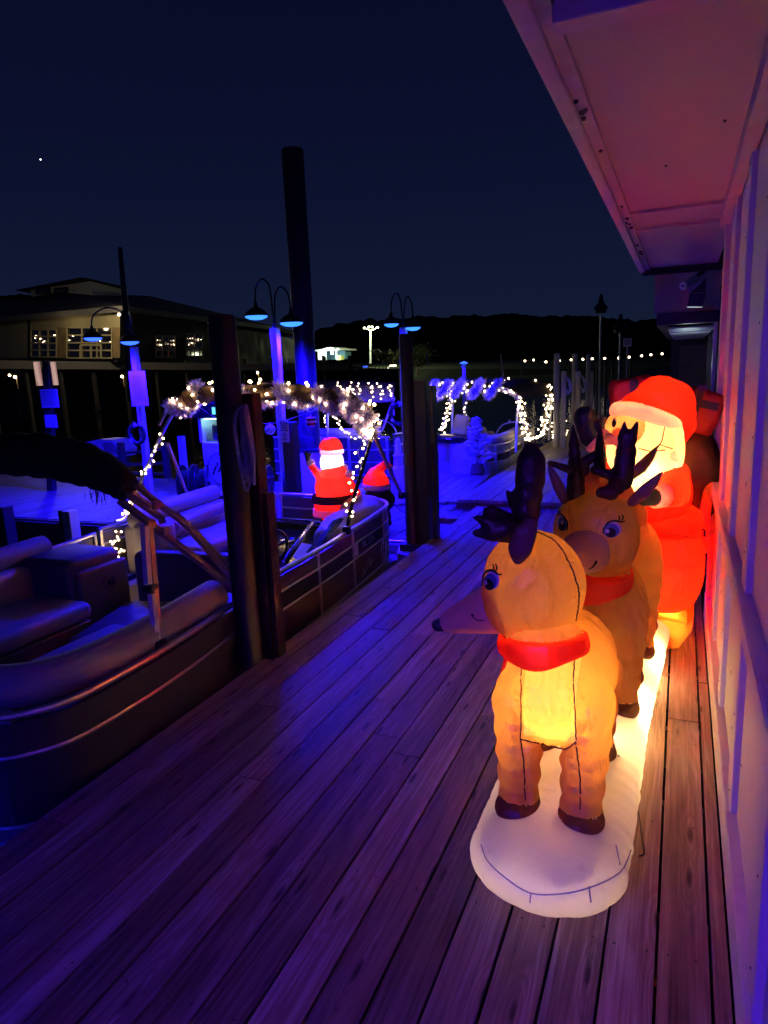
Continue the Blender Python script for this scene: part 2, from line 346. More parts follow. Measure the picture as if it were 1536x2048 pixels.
def union(mb, voxel, smooth=4, name='u'):
    """melt overlapping blobs into one skin and return it as a builder"""
    me = bpy.data.meshes.new('tmp'); me.from_pydata([tuple(p) for p in mb.v], [], mb.f)
    o = bpy.data.objects.new('tmp', me); COL.objects.link(o)
    r = o.modifiers.new('r', 'REMESH'); r.mode = 'VOXEL'; r.voxel_size = voxel
    if smooth: q = o.modifiers.new('s', 'SMOOTH'); q.iterations = smooth; q.factor = .5
    dg = bpy.context.evaluated_depsgraph_get(); ev = bpy.data.meshes.new_from_object(o.evaluated_get(dg))
    m2 = MB(); m2.add([v.co.copy() for v in ev.vertices], [tuple(p.vertices) for p in ev.polygons])
    bpy.data.objects.remove(o); bpy.data.meshes.remove(me); bpy.data.meshes.remove(ev)
    return m2
def melt(parts_):
    """several blown-up pieces sewn together: skin lying inside a neighbour is cut away so the light reaches every piece"""
    trees = [(BVHTree.FromPolygons(m_.v, m_.f), [min(q[i] for q in m_.v) for i in range(3)], [max(q[i] for q in m_.v) for i in range(3)]) for m_ in parts_]
    dr = V((.13, .21, .97)).normalized()
    def inside(k, p):
        t_, lo, hi = trees[k]
        if any(p[i] < lo[i] or p[i] > hi[i] for i in range(3)): return False
        n = 0; o_ = p.copy()
        while n < 40:
            h = t_.ray_cast(o_, dr)
            if h[0] is None: break
            n += 1; o_ = h[0] + dr * 1e-4
        return n % 2 == 1
    for a, m_ in enumerate(parts_):
        keep = []
        for f in m_.f:
            c = V()
            for i in f: c += m_.v[i]
            c /= len(f)
            if not any(b != a and inside(b, c) for b in range(len(parts_))): keep.append(f)
        m_.f = keep; m_.mi = [0] * len(keep)
def bvh(mb): return BVHTree.FromPolygons(mb.v, mb.f)
def hit(tree, px, py, off=.002):
    r = ray(px, py).normalized(); loc, nor, _, _ = tree.ray_cast(O, r)
    if loc is None: return None
    if nor.dot(r) > 0: nor = -nor
    return loc + nor * off
def crease(mb, lines_, depth=.008, wid=.016, pucker=.004, freq=150):
    """pull the skin in along sewn lines and gather it into little puckers beside them"""
    from mathutils.kdtree import KDTree
    P_ = []; T_ = []; S_ = []
    for ln in lines_:
        acc = 0
        for i in range(len(ln) - 1):
            d = ln[i + 1] - ln[i]
            if d.length < 1e-6: continue
            n = max(1, int(d.length / .004))
            for k in range(n): P_.append(ln[i] + d * (k / n)); S_.append(acc + d.length * k / n)
            acc += d.length
    if not P_: return
    kd = KDTree(len(P_))
    for i, p in enumerate(P_): kd.insert(p, i)
    kd.balance()
    nr = [V() for _ in mb.v]
    for f in mb.f:
        if len(f) < 3: continue
        n = (mb.v[f[1]] - mb.v[f[0]]).cross(mb.v[f[2]] - mb.v[f[0]])
        for i in f: nr[i] += n
    for i, q in enumerate(mb.v):
        p, k, d = kd.find(q)
        if d < wid * 5 and nr[i].length > 0:
            n = nr[i].normalized(); ph = S_[k] * freq + noise.noise(q * 30) * 2
            mb.v[i] = q - n * (depth * math.exp(-(d / wid) ** 2)) + n * (pucker * math.sin(ph) * math.exp(-((d - wid * 1.3) / (wid * 1.5)) ** 2))
def ruffle(mb, amp=.0025, sc=(16, 16, 7)):
    """slack cloth: shallow ridged folds"""
    nr = [V() for _ in mb.v]
    for f in mb.f:
        n = (mb.v[f[1]] - mb.v[f[0]]).cross(mb.v[f[2]] - mb.v[f[0]])
        for i in f: nr[i] += n
    for i, q in enumerate(mb.v):
        if nr[i].length > 0:
            w_ = V((q.x * sc[0], q.y * sc[1], q.z * sc[2])); r_ = 1 - abs(noise.noise(w_ + V((noise.noise(q * 6) * 1.5, 0, noise.noise(q * 5 + V((3, 1, 2))) * 2)))) * 2
            mb.v[i] = q + nr[i].normalized() * amp * (r_ - .6)
def seam(tree, pts, r=.0035, sub=8, jit=0):
    out = []
    pts = [(q.x, q.y) for q in smoothpath([(x, y, 0) for x, y in pts], 4)] if len(pts) > 2 else pts; sub = max(2, sub // 4)
    for i in range(len(pts) - 1):
        for k in range(sub + (i == len(pts) - 2)):
            t = k / sub; px = pts[i][0] + (pts[i + 1][0] - pts[i][0]) * t; py = pts[i][1] + (pts[i + 1][1] - pts[i][1]) * t
            h = hit(tree, px + random.uniform(-jit, jit), py + random.uniform(-jit, jit), .0)
            if h is not None: out.append(h)
    return out
def patch(tree, pts, off=.002, rings=5):
    """printed patch lying on a curved skin"""
    cx = sum(p[0] for p in pts) / len(pts); cy = sum(p[1] for p in pts) / len(pts)
    mb = MB(); vs = []; n = len(pts); c = hit(tree, cx, cy, off)
    if c is None: return mb
    for k in range(1, rings + 1):
        for p in pts:
            h = hit(tree, cx + (p[0] - cx) * k / rings, cy + (p[1] - cy) * k / rings, off)
            vs.append(h if h is not None else (vs[-1] if vs else c))
    vs.append(c); C0 = len(vs) - 1
    fs = [(C0, i, (i + 1) % n) for i in range(n)]
    fs += [(k * n + i, (k + 1) * n + i, (k + 1) * n + (i + 1) % n, k * n + (i + 1) % n) for k in range(rings - 1) for i in range(n)]
    return mb.add(vs, fs)
def oval(cx, cy, rx, ry, rot=0, n=28, p=1.0):
    o_ = []
    for i in range(n):
        a = 2 * math.pi * i / n; x = rx * math.copysign(abs(math.cos(a)) ** p, math.cos(a)); y = ry * math.copysign(abs(math.sin(a)) ** p, math.sin(a))
        o_.append((cx + x * math.cos(rot) - y * math.sin(rot), cy + x * math.sin(rot) + y * math.cos(rot)))
    return o_
def smoothpath(pts, n=6):
    P = [V(p) for p in pts]; out = []
    for i in range(len(P) - 1):
        a = P[max(i - 1, 0)]; b = P[i]; c = P[i + 1]; d = P[min(i + 2, len(P) - 1)]
        for k in range(n):
            t = k / n; out.append(.5 * ((2 * b) + (c - a) * t + (2 * a - 5 * b + 4 * c - d) * t * t + (3 * b - a - 3 * c + d) * t ** 3))
    return out + [P[-1]]
def text(s, size, origin, u, v, material, parent, name='lettering', depth=.0015, align='CENTER', bold=0):
    cu = bpy.data.curves.new('t', 'FONT'); cu.body = s; cu.size = size; cu.align_x = align; cu.align_y = 'CENTER'; cu.offset = bold
    o = bpy.data.objects.new('t', cu); COL.objects.link(o)
    dg = bpy.context.evaluated_depsgraph_get(); me = bpy.data.meshes.new_from_object(o.evaluated_get(dg))
    u = V(u).normalized(); v = V(v).normalized(); nrm = u.cross(v); mb = MB()
    mb.add([V(origin) + u * q.co.x + v * q.co.y + nrm * depth for q in me.vertices], [tuple(p.vertices) for p in me.polygons])
    bpy.data.objects.remove(o); bpy.data.curves.remove(cu); bpy.data.meshes.remove(me)
    return mb.build(name, material, parent, smooth=False, recalc=False)
def lamp_pt(loc, col, watt, r=.04, parent=None, name='bulb_light'):
    d = bpy.data.lights.new(name, 'POINT'); d.color = col; d.energy = watt; d.shadow_soft_size = r
    o = bpy.data.objects.new(name, d); COL.objects.link(o)
    if parent is not None: o.parent = parent; o.location = V(loc) - ORG[parent.name]
    else: o.location = loc
    return o
def lamp_spot(loc, target, col, watt, ang=150, r=.12, parent=None, name='lamp_light', blend=.6):
    d = bpy.data.lights.new(name, 'SPOT'); d.color = col; d.energy = watt; d.shadow_soft_size = r; d.spot_size = math.radians(ang); d.spot_blend = blend
    o = bpy.data.objects.new(name, d); COL.objects.link(o)
    o.rotation_euler = (V(target) - V(loc)).to_track_quat('-Z', 'Y').to_euler()
    if parent is not None: o.parent = parent; o.location = V(loc) - ORG[parent.name]
    else: o.location = loc
    return o

# ================================================================== SETTING
mb = MB(); mb.add([(-900, -60, -.62), (900, -60, -.62), (900, 1400, -.62), (-900, 1400, -.62)], [(0, 1, 2, 3)])
tag(mb.build('water', M['water'], smooth=False), kind='structure')
mb = MB(); mb.add([(-1000, -80, -3), (1000, -80, -3), (1000, 1600, -3), (-1000, 1600, -3)], [(0, 1, 2, 3)])
tag(mb.build('lake_bed', M['hill'], smooth=False), kind='structure')

def boards_y(mb, x0, x1, y0, y1, zt, pitch=.1397, gap=.009, th=.038, run=3.66, phase=0.0, rng=None, xoff=0.0):
    """deck boards running along Y with staggered butt joints"""
    rng = rng or random.Random(3); k0 = math.floor((x0 - xoff) / pitch)
    k = k0
    while xoff + k * pitch < x1 - .01:
        a = max(x0, xoff + k * pitch) + gap / 2; b = min(x1, xoff + (k + 1) * pitch) - gap / 2
        k += 1
        if b - a < .02: continue
        y = y0 - rng.uniform(0, run) + phase
        while y < y1:
            ya = max(y, y0) + .0025; yb = min(y + run, y1) - .0025
            if yb - ya > .05:
                dz = rng.uniform(-.002, .002); tl = rng.uniform(-.0015, .0015)
                mb.box((a, ya, zt - th + dz), (b, yb, zt + dz))
            y += run
    return mb
mb = MB(); boards_y(mb, -2.245, .19, -4, 8.05, 0.0, rng=random.Random(11))
deck = tag(mb.build('deck', M['deck'], smooth=False), kind='structure')
mb = MB()
mb.box((-2.235, -4, -.30), (-2.19, 8.0, -.042)); mb.box((-2.19, -4, -.30), (.2, -3.9, -.042))
for y in [i * .61 - 3.5 for i in range(19)]: mb.box((-2.19, y, -.24), (.18, y + .04, -.045))
for y in (-2.4, .6, 3.6, 6.6): mb.tube([(-2.0, y, -2.5), (-2.0, y, -.25)], .1, 10)
tag(mb.build('deck_underframe', M['timber'], smooth=False), kind='structure')
mb = MB(); rg = random.Random(77)
for k in range(-2, 14):
    y = k * .61 - .02
    if y > 7.8: continue
    for b_ in range(-16, 2):
        for o_ in (.032, .108):
            x = b_ * .1397 + o_
            if x < -2.22 or x > .16 or rg.random() < .12: continue
            xx, yy = x + rg.uniform(-.006, .006), y + rg.uniform(-.012, .012)
            mb.add([(xx + .0042 * math.cos(q), yy + .0042 * math.sin(q), .0028) for q in [i * math.pi / 3 for i in range(6)]], [tuple(range(6))])
tag(mb.build('deck_screws', M['black'], smooth=False), kind='structure')
# far half of the walk, one plate higher
mb = MB(); boards_y(mb, -2.5, .5, 8.0, 19, .075, rng=random.Random(5), xoff=.03)
tag(mb.build('walkway', M['deck_far'], smooth=False), kind='structure')
mb = MB(); mb.box((-2.5, 8.02, -.06), (.4, 8.06, .034)); mb.box((-2.5, 8.06, -.2), (-2.46, 18.9, .034))
for y in (9, 12, 15, 18): mb.tube([(-2.2, y, -2.5), (-2.2, y, 0)], .1, 10); mb.tube([(.2, y, -2.5), (.2, y, 0)], .1, 10)
tag(mb.build('walkway_underframe', M['timber'], smooth=False), kind='structure')
# fuel dock: floating, lower
mb = MB(); boards_y(mb, -17, -2.62, 6.55, 9.9, -.10, rng=random.Random(9), run=3.6)
boards_y(mb, -3.55, -2.62, 9.9, 11.2, -.10, rng=random.Random(10), run=3.6)
tag(mb.build('fuel_dock', M['deck_far'], smooth=False), kind='structure')
mb = MB(); mb.box((-17, 6.5, -.32), (-2.6, 6.545, -.11)); mb.box((-17, 9.9, -.32), (-3.55, 9.94, -.11))
mb.box((-17, 6.7, -.7), (-2.8, 9.7, -.145)); mb.box((-17, 6.455, -.2), (-2.6, 6.498, -.135))
tag(mb.build('fuel_dock_floats', M['timber'], smooth=False), kind='structure')
# stepped ramp plates between the fixed walk and the floating dock
def plate(name, poly, zt, th=.05, label=''):
    mb = MB(); mb.prism([(x, y, zt - th) for x, y in poly], (0, 0, th))
    o = mb.build(name, M['deck_far'], smooth=False); return o
mb = MB(); boards_y(mb, -2.62, -2.25, 6.35, 6.95, -.16, rng=random.Random(21)); boards_y(mb, -2.95, -2.25, 6.95, 7.5, -.115, rng=random.Random(22)); boards_y(mb, -2.62, -2.25, 7.5, 8.0, -.06, rng=random.Random(23))
mb.box((-2.95, 7.46, -.2), (-2.25, 7.5, -.1)); mb.box((-2.62, 7.96, -.2), (-2.25, 8.0, -.05))
tag(mb.build('ramp_steps', M['deck_far'], smooth=False), 'short stepped ramp of boards joining the walkway to the lower blue lit dock', 'ramp')
# tilted transition plate beside the little tree
mb = MB()
for k in range(9):
    x0 = -3.9 + k * .1397
    mb.add([(x0 + .003, 8.05 + .06 * k, -.06), (x0 + .1367, 8.05 + .06 * k, -.06), (x0 + .1367, 10.3, .03), (x0 + .003, 10.3, .03),
            (x0 + .003, 8.05 + .06 * k, -.095), (x0 + .1367, 8.05 + .06 * k, -.095), (x0 + .1367, 10.3, -.005), (x0 + .003, 10.3, -.005)],
           [(0, 1, 2, 3), (7, 6, 5, 4), (0, 4, 5, 1), (1, 5, 6, 2), (2, 6, 7, 3), (3, 7, 4, 0)])
tag(mb.build('ramp_plate', M['deck_far'], smooth=False), 'low sloping board plate in front of the frosted little tree', 'ramp')

# hills: two ridges of wooded ground, their skyline roughened by crowns
def ridge(name, prof, dist, depth, seed):
    rng = random.Random(seed); mb = MB(); pts = []
    for i in range(len(prof) - 1):
        a, b = prof[i], prof[i + 1]; n = max(2, int(abs(b[0] - a[0]) / 5))
        for k in range(n):
            t = k / n; px = a[0] + (b[0] - a[0]) * t; py = a[1] + (b[1] - a[1]) * t
            p = WY(px, py, dist); pts.append(V((p.x, p.y, p.z)))
    rows = 7; vs = []; n = len(pts)
    for j in range(rows):
        t = j / (rows - 1)
        for i, p in enumerate(pts):
            q = V((p.x * (1 - .25 * (1 - t)), p.y - depth * (1 - t), -1 + (p.z + 1) * (t ** .7)))
            q.z += (noise.noise(V((i * .31, j * .9, seed))) * 1.6 + noise.noise(V((i * 1.7, j, seed + 5))) * 1.0) * (p.y / 400) * (1 if j else 0)
            q.y += rng.uniform(-2, 2); vs.append(q)
    for i, p in enumerate(pts): vs.append(V((p.x, p.y + 120, -2)))
    mb.add(vs, [(j * n + i, j * n + i + 1, (j + 1) * n + i + 1, (j + 1) * n + i) for j in range(rows) for i in range(n - 1)])
    return tag(mb.build(name, M['hill'], smooth=False), kind='structure')
ridge('hills', [(380, 700), (540, 690), (620, 668), (660, 652), (720, 640), (830, 636), (900, 633), (960, 630), (1010, 629), (1080, 631), (1140, 630), (1210, 633), (1260, 639), (1400, 645), (1700, 650)], 400, 150, 2)
ridge('hills_beyond_building', [(-500, 585), (-200, 584), (0, 592), (40, 588), (90, 600), (250, 598), (330, 615), (400, 625), (470, 655), (600, 690)], 150, 60, 8)
# far bank with mown grass
mb = MB(); a = G(380, 742, -.5)
b0, b1, b2, b3 = WY(560, 722, 84), WY(1080, 745, 84), WY(1080, 740, 120), WY(500, 712, 120)
mb.add([(-100, 70, -1), (-8, 70, -1), (b1.x + 12, 84, b1.z), (b0.x - 30, 84, b0.z), (b1.x + 30, 135, b1.z + .6), (b0.x - 40, 135, b0.z + .8)], [(0, 1, 2, 3), (3, 2, 4, 5)])
tag(mb.build('grass_bank', M['grass'], smooth=False), kind='structure')

# ================================================================== SHOP BUILDING ON THE RIGHT
shop = thing('dock_shop_building', 'white sided dock shop with battens, chair rail and overhanging pink lit soffit', 'building', (.3, 3, 0))
XW = .225
mb = MB(); mb.box((XW, -4, .0), (XW + .12, 4.72, 2.5)); o = mb.build('siding', M['paint'], shop, smooth=False)
mb = MB()
for i, y in enumerate([-3.3, -2.5, -1.7, -.9, -.1, .7, 1.5, 2.3, 3.08, 3.86]):
    mb.box((XW - .021, y, .17), (XW + .01, y + .13, .867), bev=.004); mb.box((XW - .021, y, .931), (XW + .01, y + .13, 2.43), bev=.004)
mb.box((XW - .03, 4.62, .0), (XW + .01, 4.75, 2.43), bev=.004)
mb.build('battens', M['paint'], shop, smooth=False)
mb = MB(); mb.box((XW - .042, -4, .868), (XW + .01, 4.7, .930), bev=.006); mb.build('chair_rail', M['paint'], shop, smooth=False)
mb = MB(); mb.box((XW - .035, -4, .012), (XW + .01, 4.72, .17), bev=.005); mb.build('base_trim', M['paint'], shop, smooth=False)
mb = MB(); mb.box((-.345, -4, 2.46), (XW + .02, 6.95, 2.52)); mb.build('soffit', M['soffit'], shop, smooth=False)
mb = MB(); mb.box((-.395, -4, 2.43), (-.345, 6.98, 2.72), bev=.004); mb.box((-.345, -4, 2.445), (-.305, 6.95, 2.462)); mb.build('fascia', M['soffit_trim'], shop, smooth=False)
mb = MB()
for y in (1.78, 4.30, 4.85):
    mb.box((-.305, y, 2.408 if y < 3 else 2.445), (XW - .03, y + .07 if y < 3 else y + .045, 2.463), bev=.003)
mb.box((XW - .06, -4, 2.39), (XW - .004, 4.72, 2.461), bev=.004)
mb.build('soffit_batten', M['soffit_trim'], shop, smooth=False)
mb = MB(); rg = random.Random(4)
for k in range(16):
    p = V((-.33 + rg.uniform(-.01, .012), 2.1 + rg.random() * 4.5, 2.443)); mb.ball(p, rg.uniform(.006, .013), 6, 5)
for p in [(-.1, 3.4, 2.458), (-.12, 4.4, 2.458), (.1, 2.9, 2.458)]: mb.ball(p, .006, 6, 5)
mb.build('dirt_specks', M['black'], shop)['kind'] = 'stuff'
mb = MB(); mb.box((-.37, 6.95, 2.40), (.6, 6.98, 2.72)); mb.box((-.39, -4, 2.72), (2.5, 7.0, 2.78)); mb.box((XW + .12, 4.6, 0), (2.4, 4.72, 2.5)); mb.build('roof', M['darkwall'], shop, smooth=False)

mb = MB(); rg = random.Random(19)
for y in (1.56, 2.36, 3.14, 3.92):
    for z in (.24, .5, .78, 1.05, 1.4, 1.75, 2.1, 2.36):
        mb.ball((XW - .0215, y + rg.uniform(-.01, .02), z + rg.uniform(-.02, .02)), (.002, .004, .004), 6, 4)
for k in range(26): mb.ball((XW - .0005, rg.uniform(1.4, 4.5), rg.uniform(.2, 2.3)), (.0015, rg.uniform(.002, .006), rg.uniform(.003, .012)), 6, 4)
mb.build('nail_specks', M['rust'], shop)['kind'] = 'stuff'

# glazed porch further along the walk
porch = thing('glass_porch', 'glazed porch beyond the shop wall with a pale header board and black frames', 'building', (.3, 9, 0))
a = WY(1311, 541, 8.6); b = WY(1316, 627, 8.6); c_ = WY(1424, 540, 8.6)
mb = MB(); mb.box((a.x, 8.6, b.z), (.75, 8.68, a.z + .1)); mb.build('header_board', M['pvc'], porch, smooth=False)
mb = MB(); mb.box((a.x + .03, 8.58, b.z - .13), (.75, 8.66, b.z - .003)); mb.box((a.x + .03, 8.66, b.z - .13), (a.x + .10, 15.0, b.z - .02))
for x, y in ((.34, 8.6), (.43, 8.1), (.47, 7.2), (.50, 6.0)): mb.box((x, y, 0.08), (x + .06, y + .06, 2.42))
for y in (9.6, 10.6, 11.6, 12.6): mb.box((.36, y, .08), (.41, y + .05, 2.1))
mb.build('frame', M['black'], porch, smooth=False)
mb = MB()
for k in range(4): mb.box((a.x + .14, 9.0 + k * 1.35, b.z - .16), (.33, 10.15 + k * 1.35, b.z - .14))
mb.build('ceiling_sheet', M['pvc'], porch, smooth=False)
mb = MB(); mb.box((.37, 8.7, .08), (.40, 13.6, 2.05)); mb.build('glass', M['glass_dk'], porch, smooth=False)
mb = MB(); mb.box((.30, 8.62, .1), (.335, 8.72, 2.04)); mb.box((.385, 8.05, .1), (.41, 8.15, 2.06)); mb.build('door_jamb', M['white_metal'], porch, smooth=False)
mb = MB(); mb.box((a.x + .1, 14.6, .08), (.7, 14.7, 2.0)); mb.build('end_wall', M['darkwall'], porch, smooth=False)
mb = MB(); mb.box((a.x + .26, 14.5, .9), (a.x + .72, 14.56, 1.9)); mb.build('poster_board', M['timber'], porch, smooth=False)
lamp_pt((.05, 10.6, 1.6), (.75, .95, 1), 5, .1, porch, 'porch_light')
mb = MB(); mb.ball(WX(1418, 735, .46), (.02, .02, .025)); mb.ball(WX(1417, 752, .46), .016); mb.build('wall_lamp', M['bulb_far'], porch)
cam_s = thing('security_camera', 'small white security camera under the end of the soffit', 'camera', (.1, 7.0, 2.3))
p0 = WY(1393, 553, 7.2); mb = MB(); mb.tube([WY(1366, 572, 7.0), WY(1392, 558, 7.2)], .035, 12); mb.build('camera_body', M['white_metal'], cam_s)
mb = MB(); mb.tube([p0, WY(1403, 545, 7.2), WY(1404, 535, 7.2)], .018, 8); mb.ball(WY(1404, 540, 7.2), .04, 10, 8); mb.build('bracket', M['black'], cam_s)
mb = MB(); mb.lathe(WY(1366, 572, 7.0) + V((-.004, -.004, 0)), [(.0, -.01), (.02, 0), (0, .01)], 10); mb.build('camera_lens', M['black'], cam_s)
wl = thing('flood_light', 'black angular flood light on the wall below the security camera', 'light', (.2, 7.0, 2.1))
mb = MB(); pts = [WY(x, y, 7.3) for x, y in ((1412, 556), (1412, 585), (1379, 586), (1398, 570))]; mb.prism(pts, (0, .18, 0)); mb.build('hood', M['black'], wl, smooth=False)
mb = MB(); pts = [WY(x, y, 7.3) for x, y in ((1412, 586.5), (1405, 613), (1374, 613), (1379, 587))]; mb.prism(pts, (0, .16, 0)); mb.build('housing', M['lamp_metal'], wl, smooth=False)

# ================================================================== MOORING PILES
def pile(name, label, x, y, ztop, w_, guide=None, group=None, material='pile', base=-2.5, rnd=True):
    t = thing(name, label, 'pile', (x, y, -.1), group)
    mb = MB()
    if rnd: mb.tube([(x, y, base), (x, y, ztop - .02), (x, y, ztop)], [w_ / 2, w_ / 2, w_ / 2 - .01], 24)
    else: mb.box((x - w_ / 2, y - w_ / 2, base), (x + w_ / 2, y + w_ / 2, ztop), bev=.008)
    mb.build('post', M[material], t)
    if guide:
        gx, gy, gz, gw, gm = guide
        mb = MB(); mb.box((gx - gw / 2, gy - gw / 2, -.35), (gx + gw / 2, gy + gw / 2, gz), bev=.004); mb.build('guide_post', M[gm], t, smooth=False)
        mb = MB()
        for z in (.0,): mb.box((min(x, gx) - .1, min(y, gy) - .1, z - .12), (max(x, gx) + .1, max(y, gy) + .1, z - .05))
        mb.build('collar', M['black'], t, smooth=False)
    return t
P1 = pile('mooring_pile', 'dark mooring pile at the dock edge with a coil of blue lit rope', -2.29, 3.20, 1.98, .150, (-2.215, 3.30, 1.56, .09, 'rust'), 'mooring piles along the dock edge')
mb = MB(); mb.box((-2.158, 3.27, .01), (-2.135, 3.35, 1.0)); mb.build('channel', M['rust'], P1, smooth=False)
P2 = pile('mooring_pile', 'black mooring pile at the dock edge in front of the second blue lamp post', -2.43, 6.30, 1.99, .13, (-2.315, 6.36, 1.55, .13, 'pile'), 'mooring piles along the dock edge')
mb = MB(); mb.box((-2.21, 6.3, -.3), (-2.17, 6.4, 1.5)); mb.build('channel', M['pile'], P2, smooth=False)
TP = pile('tall_steel_pile', 'very tall steel pile rising beside the double blue lamp', -4.83, 8.62, 4.55, .29, None, None, 'pile')
# rows of paler piles beyond
for i, (px, pt, Y, w_, gpx) in enumerate([(1114, 706, 13.6, .115, 1128), (1150, 707, 15.2, .115, 1157), (1177, 709, 17.5, .10, 1184)]):
    p = WY(px, pt, Y)
    pile('mooring_pile', ['pale sleeved pile with a blue rope hook at the far end of the walk', 'pale sleeved pile, the second of the far row', 'dim pale pile, the third of the far row beside the thin mast'][i], p.x, Y, p.z, w_, (WY(gpx, 742, Y - .1).x, Y - .1, WY(gpx, 742, Y - .1).z, w_ * .75, 'pvc'), 'pale piles in the far row', 'pvc')
for i, px in enumerate((1196, 1212, 1226, 1241, 1262)):
    p = WY(px, 722, 22 + i * 2); pile('far_pile', ['thin dark pile nearest the unlit hooded lamp', 'second thin dark pile right of the hooded lamp', 'third thin dark pile under the festoon bulbs', 'thin dark pile just left of the small notice post', 'thin dark pile just right of the small notice post'][i], p.x, 22 + i * 2, p.z, .08, None, 'thin piles in the dark slips', 'pile')
# posts standing in the water left of the boat
for i, (px, py, pb) in enumerate([(12, 1014, 1110), (148, 1016, 1080)]):
    a = WY(px, py, 5.0 + i * .1); t = thing('dock_post', ['dark steel post in the water at the left edge of the picture', 'pale wooden post with a bolt, standing behind the near seat'][i], 'post', (a.x, 5.0, -.3), None)
    mb = MB(); mb.box((a.x - .065, 4.95, -2), (a.x + .005, 5.08, a.z), bev=.005); mb.build('steel_face', M['pile'], t, smooth=False)
    if i: 
        mb = MB(); mb.box((a.x + .008, 4.93, -2), (a.x + .11, 5.05, a.z), bev=.005); mb.build('timber_face', M['pvc'], t, smooth=False)
        mb = MB(); mb.tube([(a.x + .07, 4.925, a.z - .14), (a.x + .07, 4.93, a.z - .14)], .014, 10); mb.build('bolt', M['black'], t)

# ropes hung on the piles
def rope(name, label, strands, r, material):
    mb = MB()
    for s in strands: mb.tube(smoothpath(s, 6), r, 6)
    return tag(mb.build(name, M[material]), label, 'rope')
rg = random.Random(2); st = []
for k in range(16):
    dx = rg.uniform(-.05, .06); dy = -.02 - rg.random() * .05; L_ = rg.uniform(.30, .47); x = -2.21; y = 3.235
    zt_ = 1.50; st.append([(x + .01, y, zt_), (x + dx * .6, y + dy, zt_ - .03), (x + dx * 1.2 - .01, y + dy * 1.2, zt_ - .14), (x + dx * 1.25, y + dy, zt_ - L_ * .75), (x + dx * .8 + .02, y + dy, zt_ - L_), (x + dx * .4 + .04, y + dy * .8, zt_ - L_ * .85), (x + dx * .7 + .03, y + dy, zt_ - .2), (x + .02, y - .01, zt_ - .01)])
rope('hanging_rope', 'thick coil of blue lit rope hanging on the near mooring pile', st, .0075, 'rope')
st = [[(-2.20, 6.3, .95), (-2.17, 6.24, .8), (-2.15, 6.2, .55), (-2.18, 6.22, .42), (-2.22, 6.24, .55), (-2.21, 6.28, .9)], [(-2.20, 6.3, .95), (-2.16, 6.22, .7), (-2.13, 6.2, .5), (-2.19, 6.2, .46), (-2.2, 6.28, .92)]]
rope('hanging_rope', 'black rope loop hanging on the second mooring pile', st, .012, 'rope_dk')
for i, (px, Y) in enumerate([(1133, 13.5), (1164, 15.1)]):
    st = []
    for k in range(5):
        a = WY(px - 2, 750, Y - .12); st.append([a, a + V((.05 + k * .012, -.02, -.12)), a + V((.08 + k * .012, -.03, -.3)), a + V((.04, -.02, -.36 + k * .02)), a + V((0, 0, -.2))])
    rope('hanging_rope', ['blue rope loops on the first pale pile of the far row', 'dim blue rope loops on the second pale pile of the far row'][i], st, .01, 'rope')

# ================================================================== BLUE GOOSENECK LAMPS
BLUE = (.006, .0008, 1.0)
def gooseneck(label, x, y, base, ztop, heads, pw=.09, lens='lens', watt=200, target=None, arm=.17, post='white_metal', grp='double blue dock lamps', rise=.42, hd=.125, hy=0):
    t = thing('dock_lamp', label, 'lamp', (x, y, base), grp)
    mb = MB(); mb.box((x - pw / 2, y - pw / 2, base), (x + pw / 2, y + pw / 2, ztop), bev=.005); mb.build('post', M[post], t, smooth=False)
    for hx, hz in heads:
        s = 1 if hx > x else -1; d = hx - x; top = max(ztop, hz) + rise
        mb = MB(); y0, y = y, y + hy; Yf = lambda f: y0 + hy * f; pth = [(x + s * .012, y0, ztop - .12), (x + s * .012, y0, ztop + .1), (x + s * .03, Yf(.1), top - .12), (x + d * .35, Yf(.35), top - .015), (x + d * .62, Yf(.62), top), (x + d * .92, Yf(.92), top - .1), (hx, y, top - .26), (hx, y, hz + .1)]
        mb.tube(smoothpath(pth, 5), .011, 8); mb.build('arm', M['lamp_metal'], t)
        mb = MB(); mb.lathe((hx, y, hz), [(.0, .17), (.022, .168), (.024, .12), (.04, .10), (.075, .085), (hd * .8, .05), (hd, .012), (hd + .004, .0), (hd - .008, -.001), (hd - .01, .012), (0.06, .05), (0, .055)], 24)
        sh = mb.build('shade', M['lamp_metal'], t)
        mb = MB(); mb.lathe((hx, y, hz), [(hd - .014, .004), (hd * .85, -.018), (hd * .5, -.040), (.0, -.048)], 24); mb.build('lens', M[lens], sh)
        if watt: lamp_spot((hx, y, hz - .05), (hx, y, 0) if target is None else target, BLUE, watt, 160, .10, t)
        y = y0
    return t
L1 = gooseneck('double blue gooseneck lamp, nearest and brightest, beside the tall steel pile', -4.60, 7.5, -.1, 2.22, [(-4.85, 2.38), (-4.36, 2.27)], watt=2300, hd=.152)
L2 = gooseneck('double blue gooseneck lamp behind the second mooring pile', -3.79, 9.75, -.1, 2.27, [(-3.98, 2.33), (-3.64, 2.26)], watt=900, hd=.12)
L3 = gooseneck('double blue gooseneck lamp at the left in front of the stone building', -7.55, 8.3, -.1, 2.16, [(-7.93, 2.30), (-7.25, 2.21)], watt=1400, lens='lens_far', hd=.14, hy=-.4)
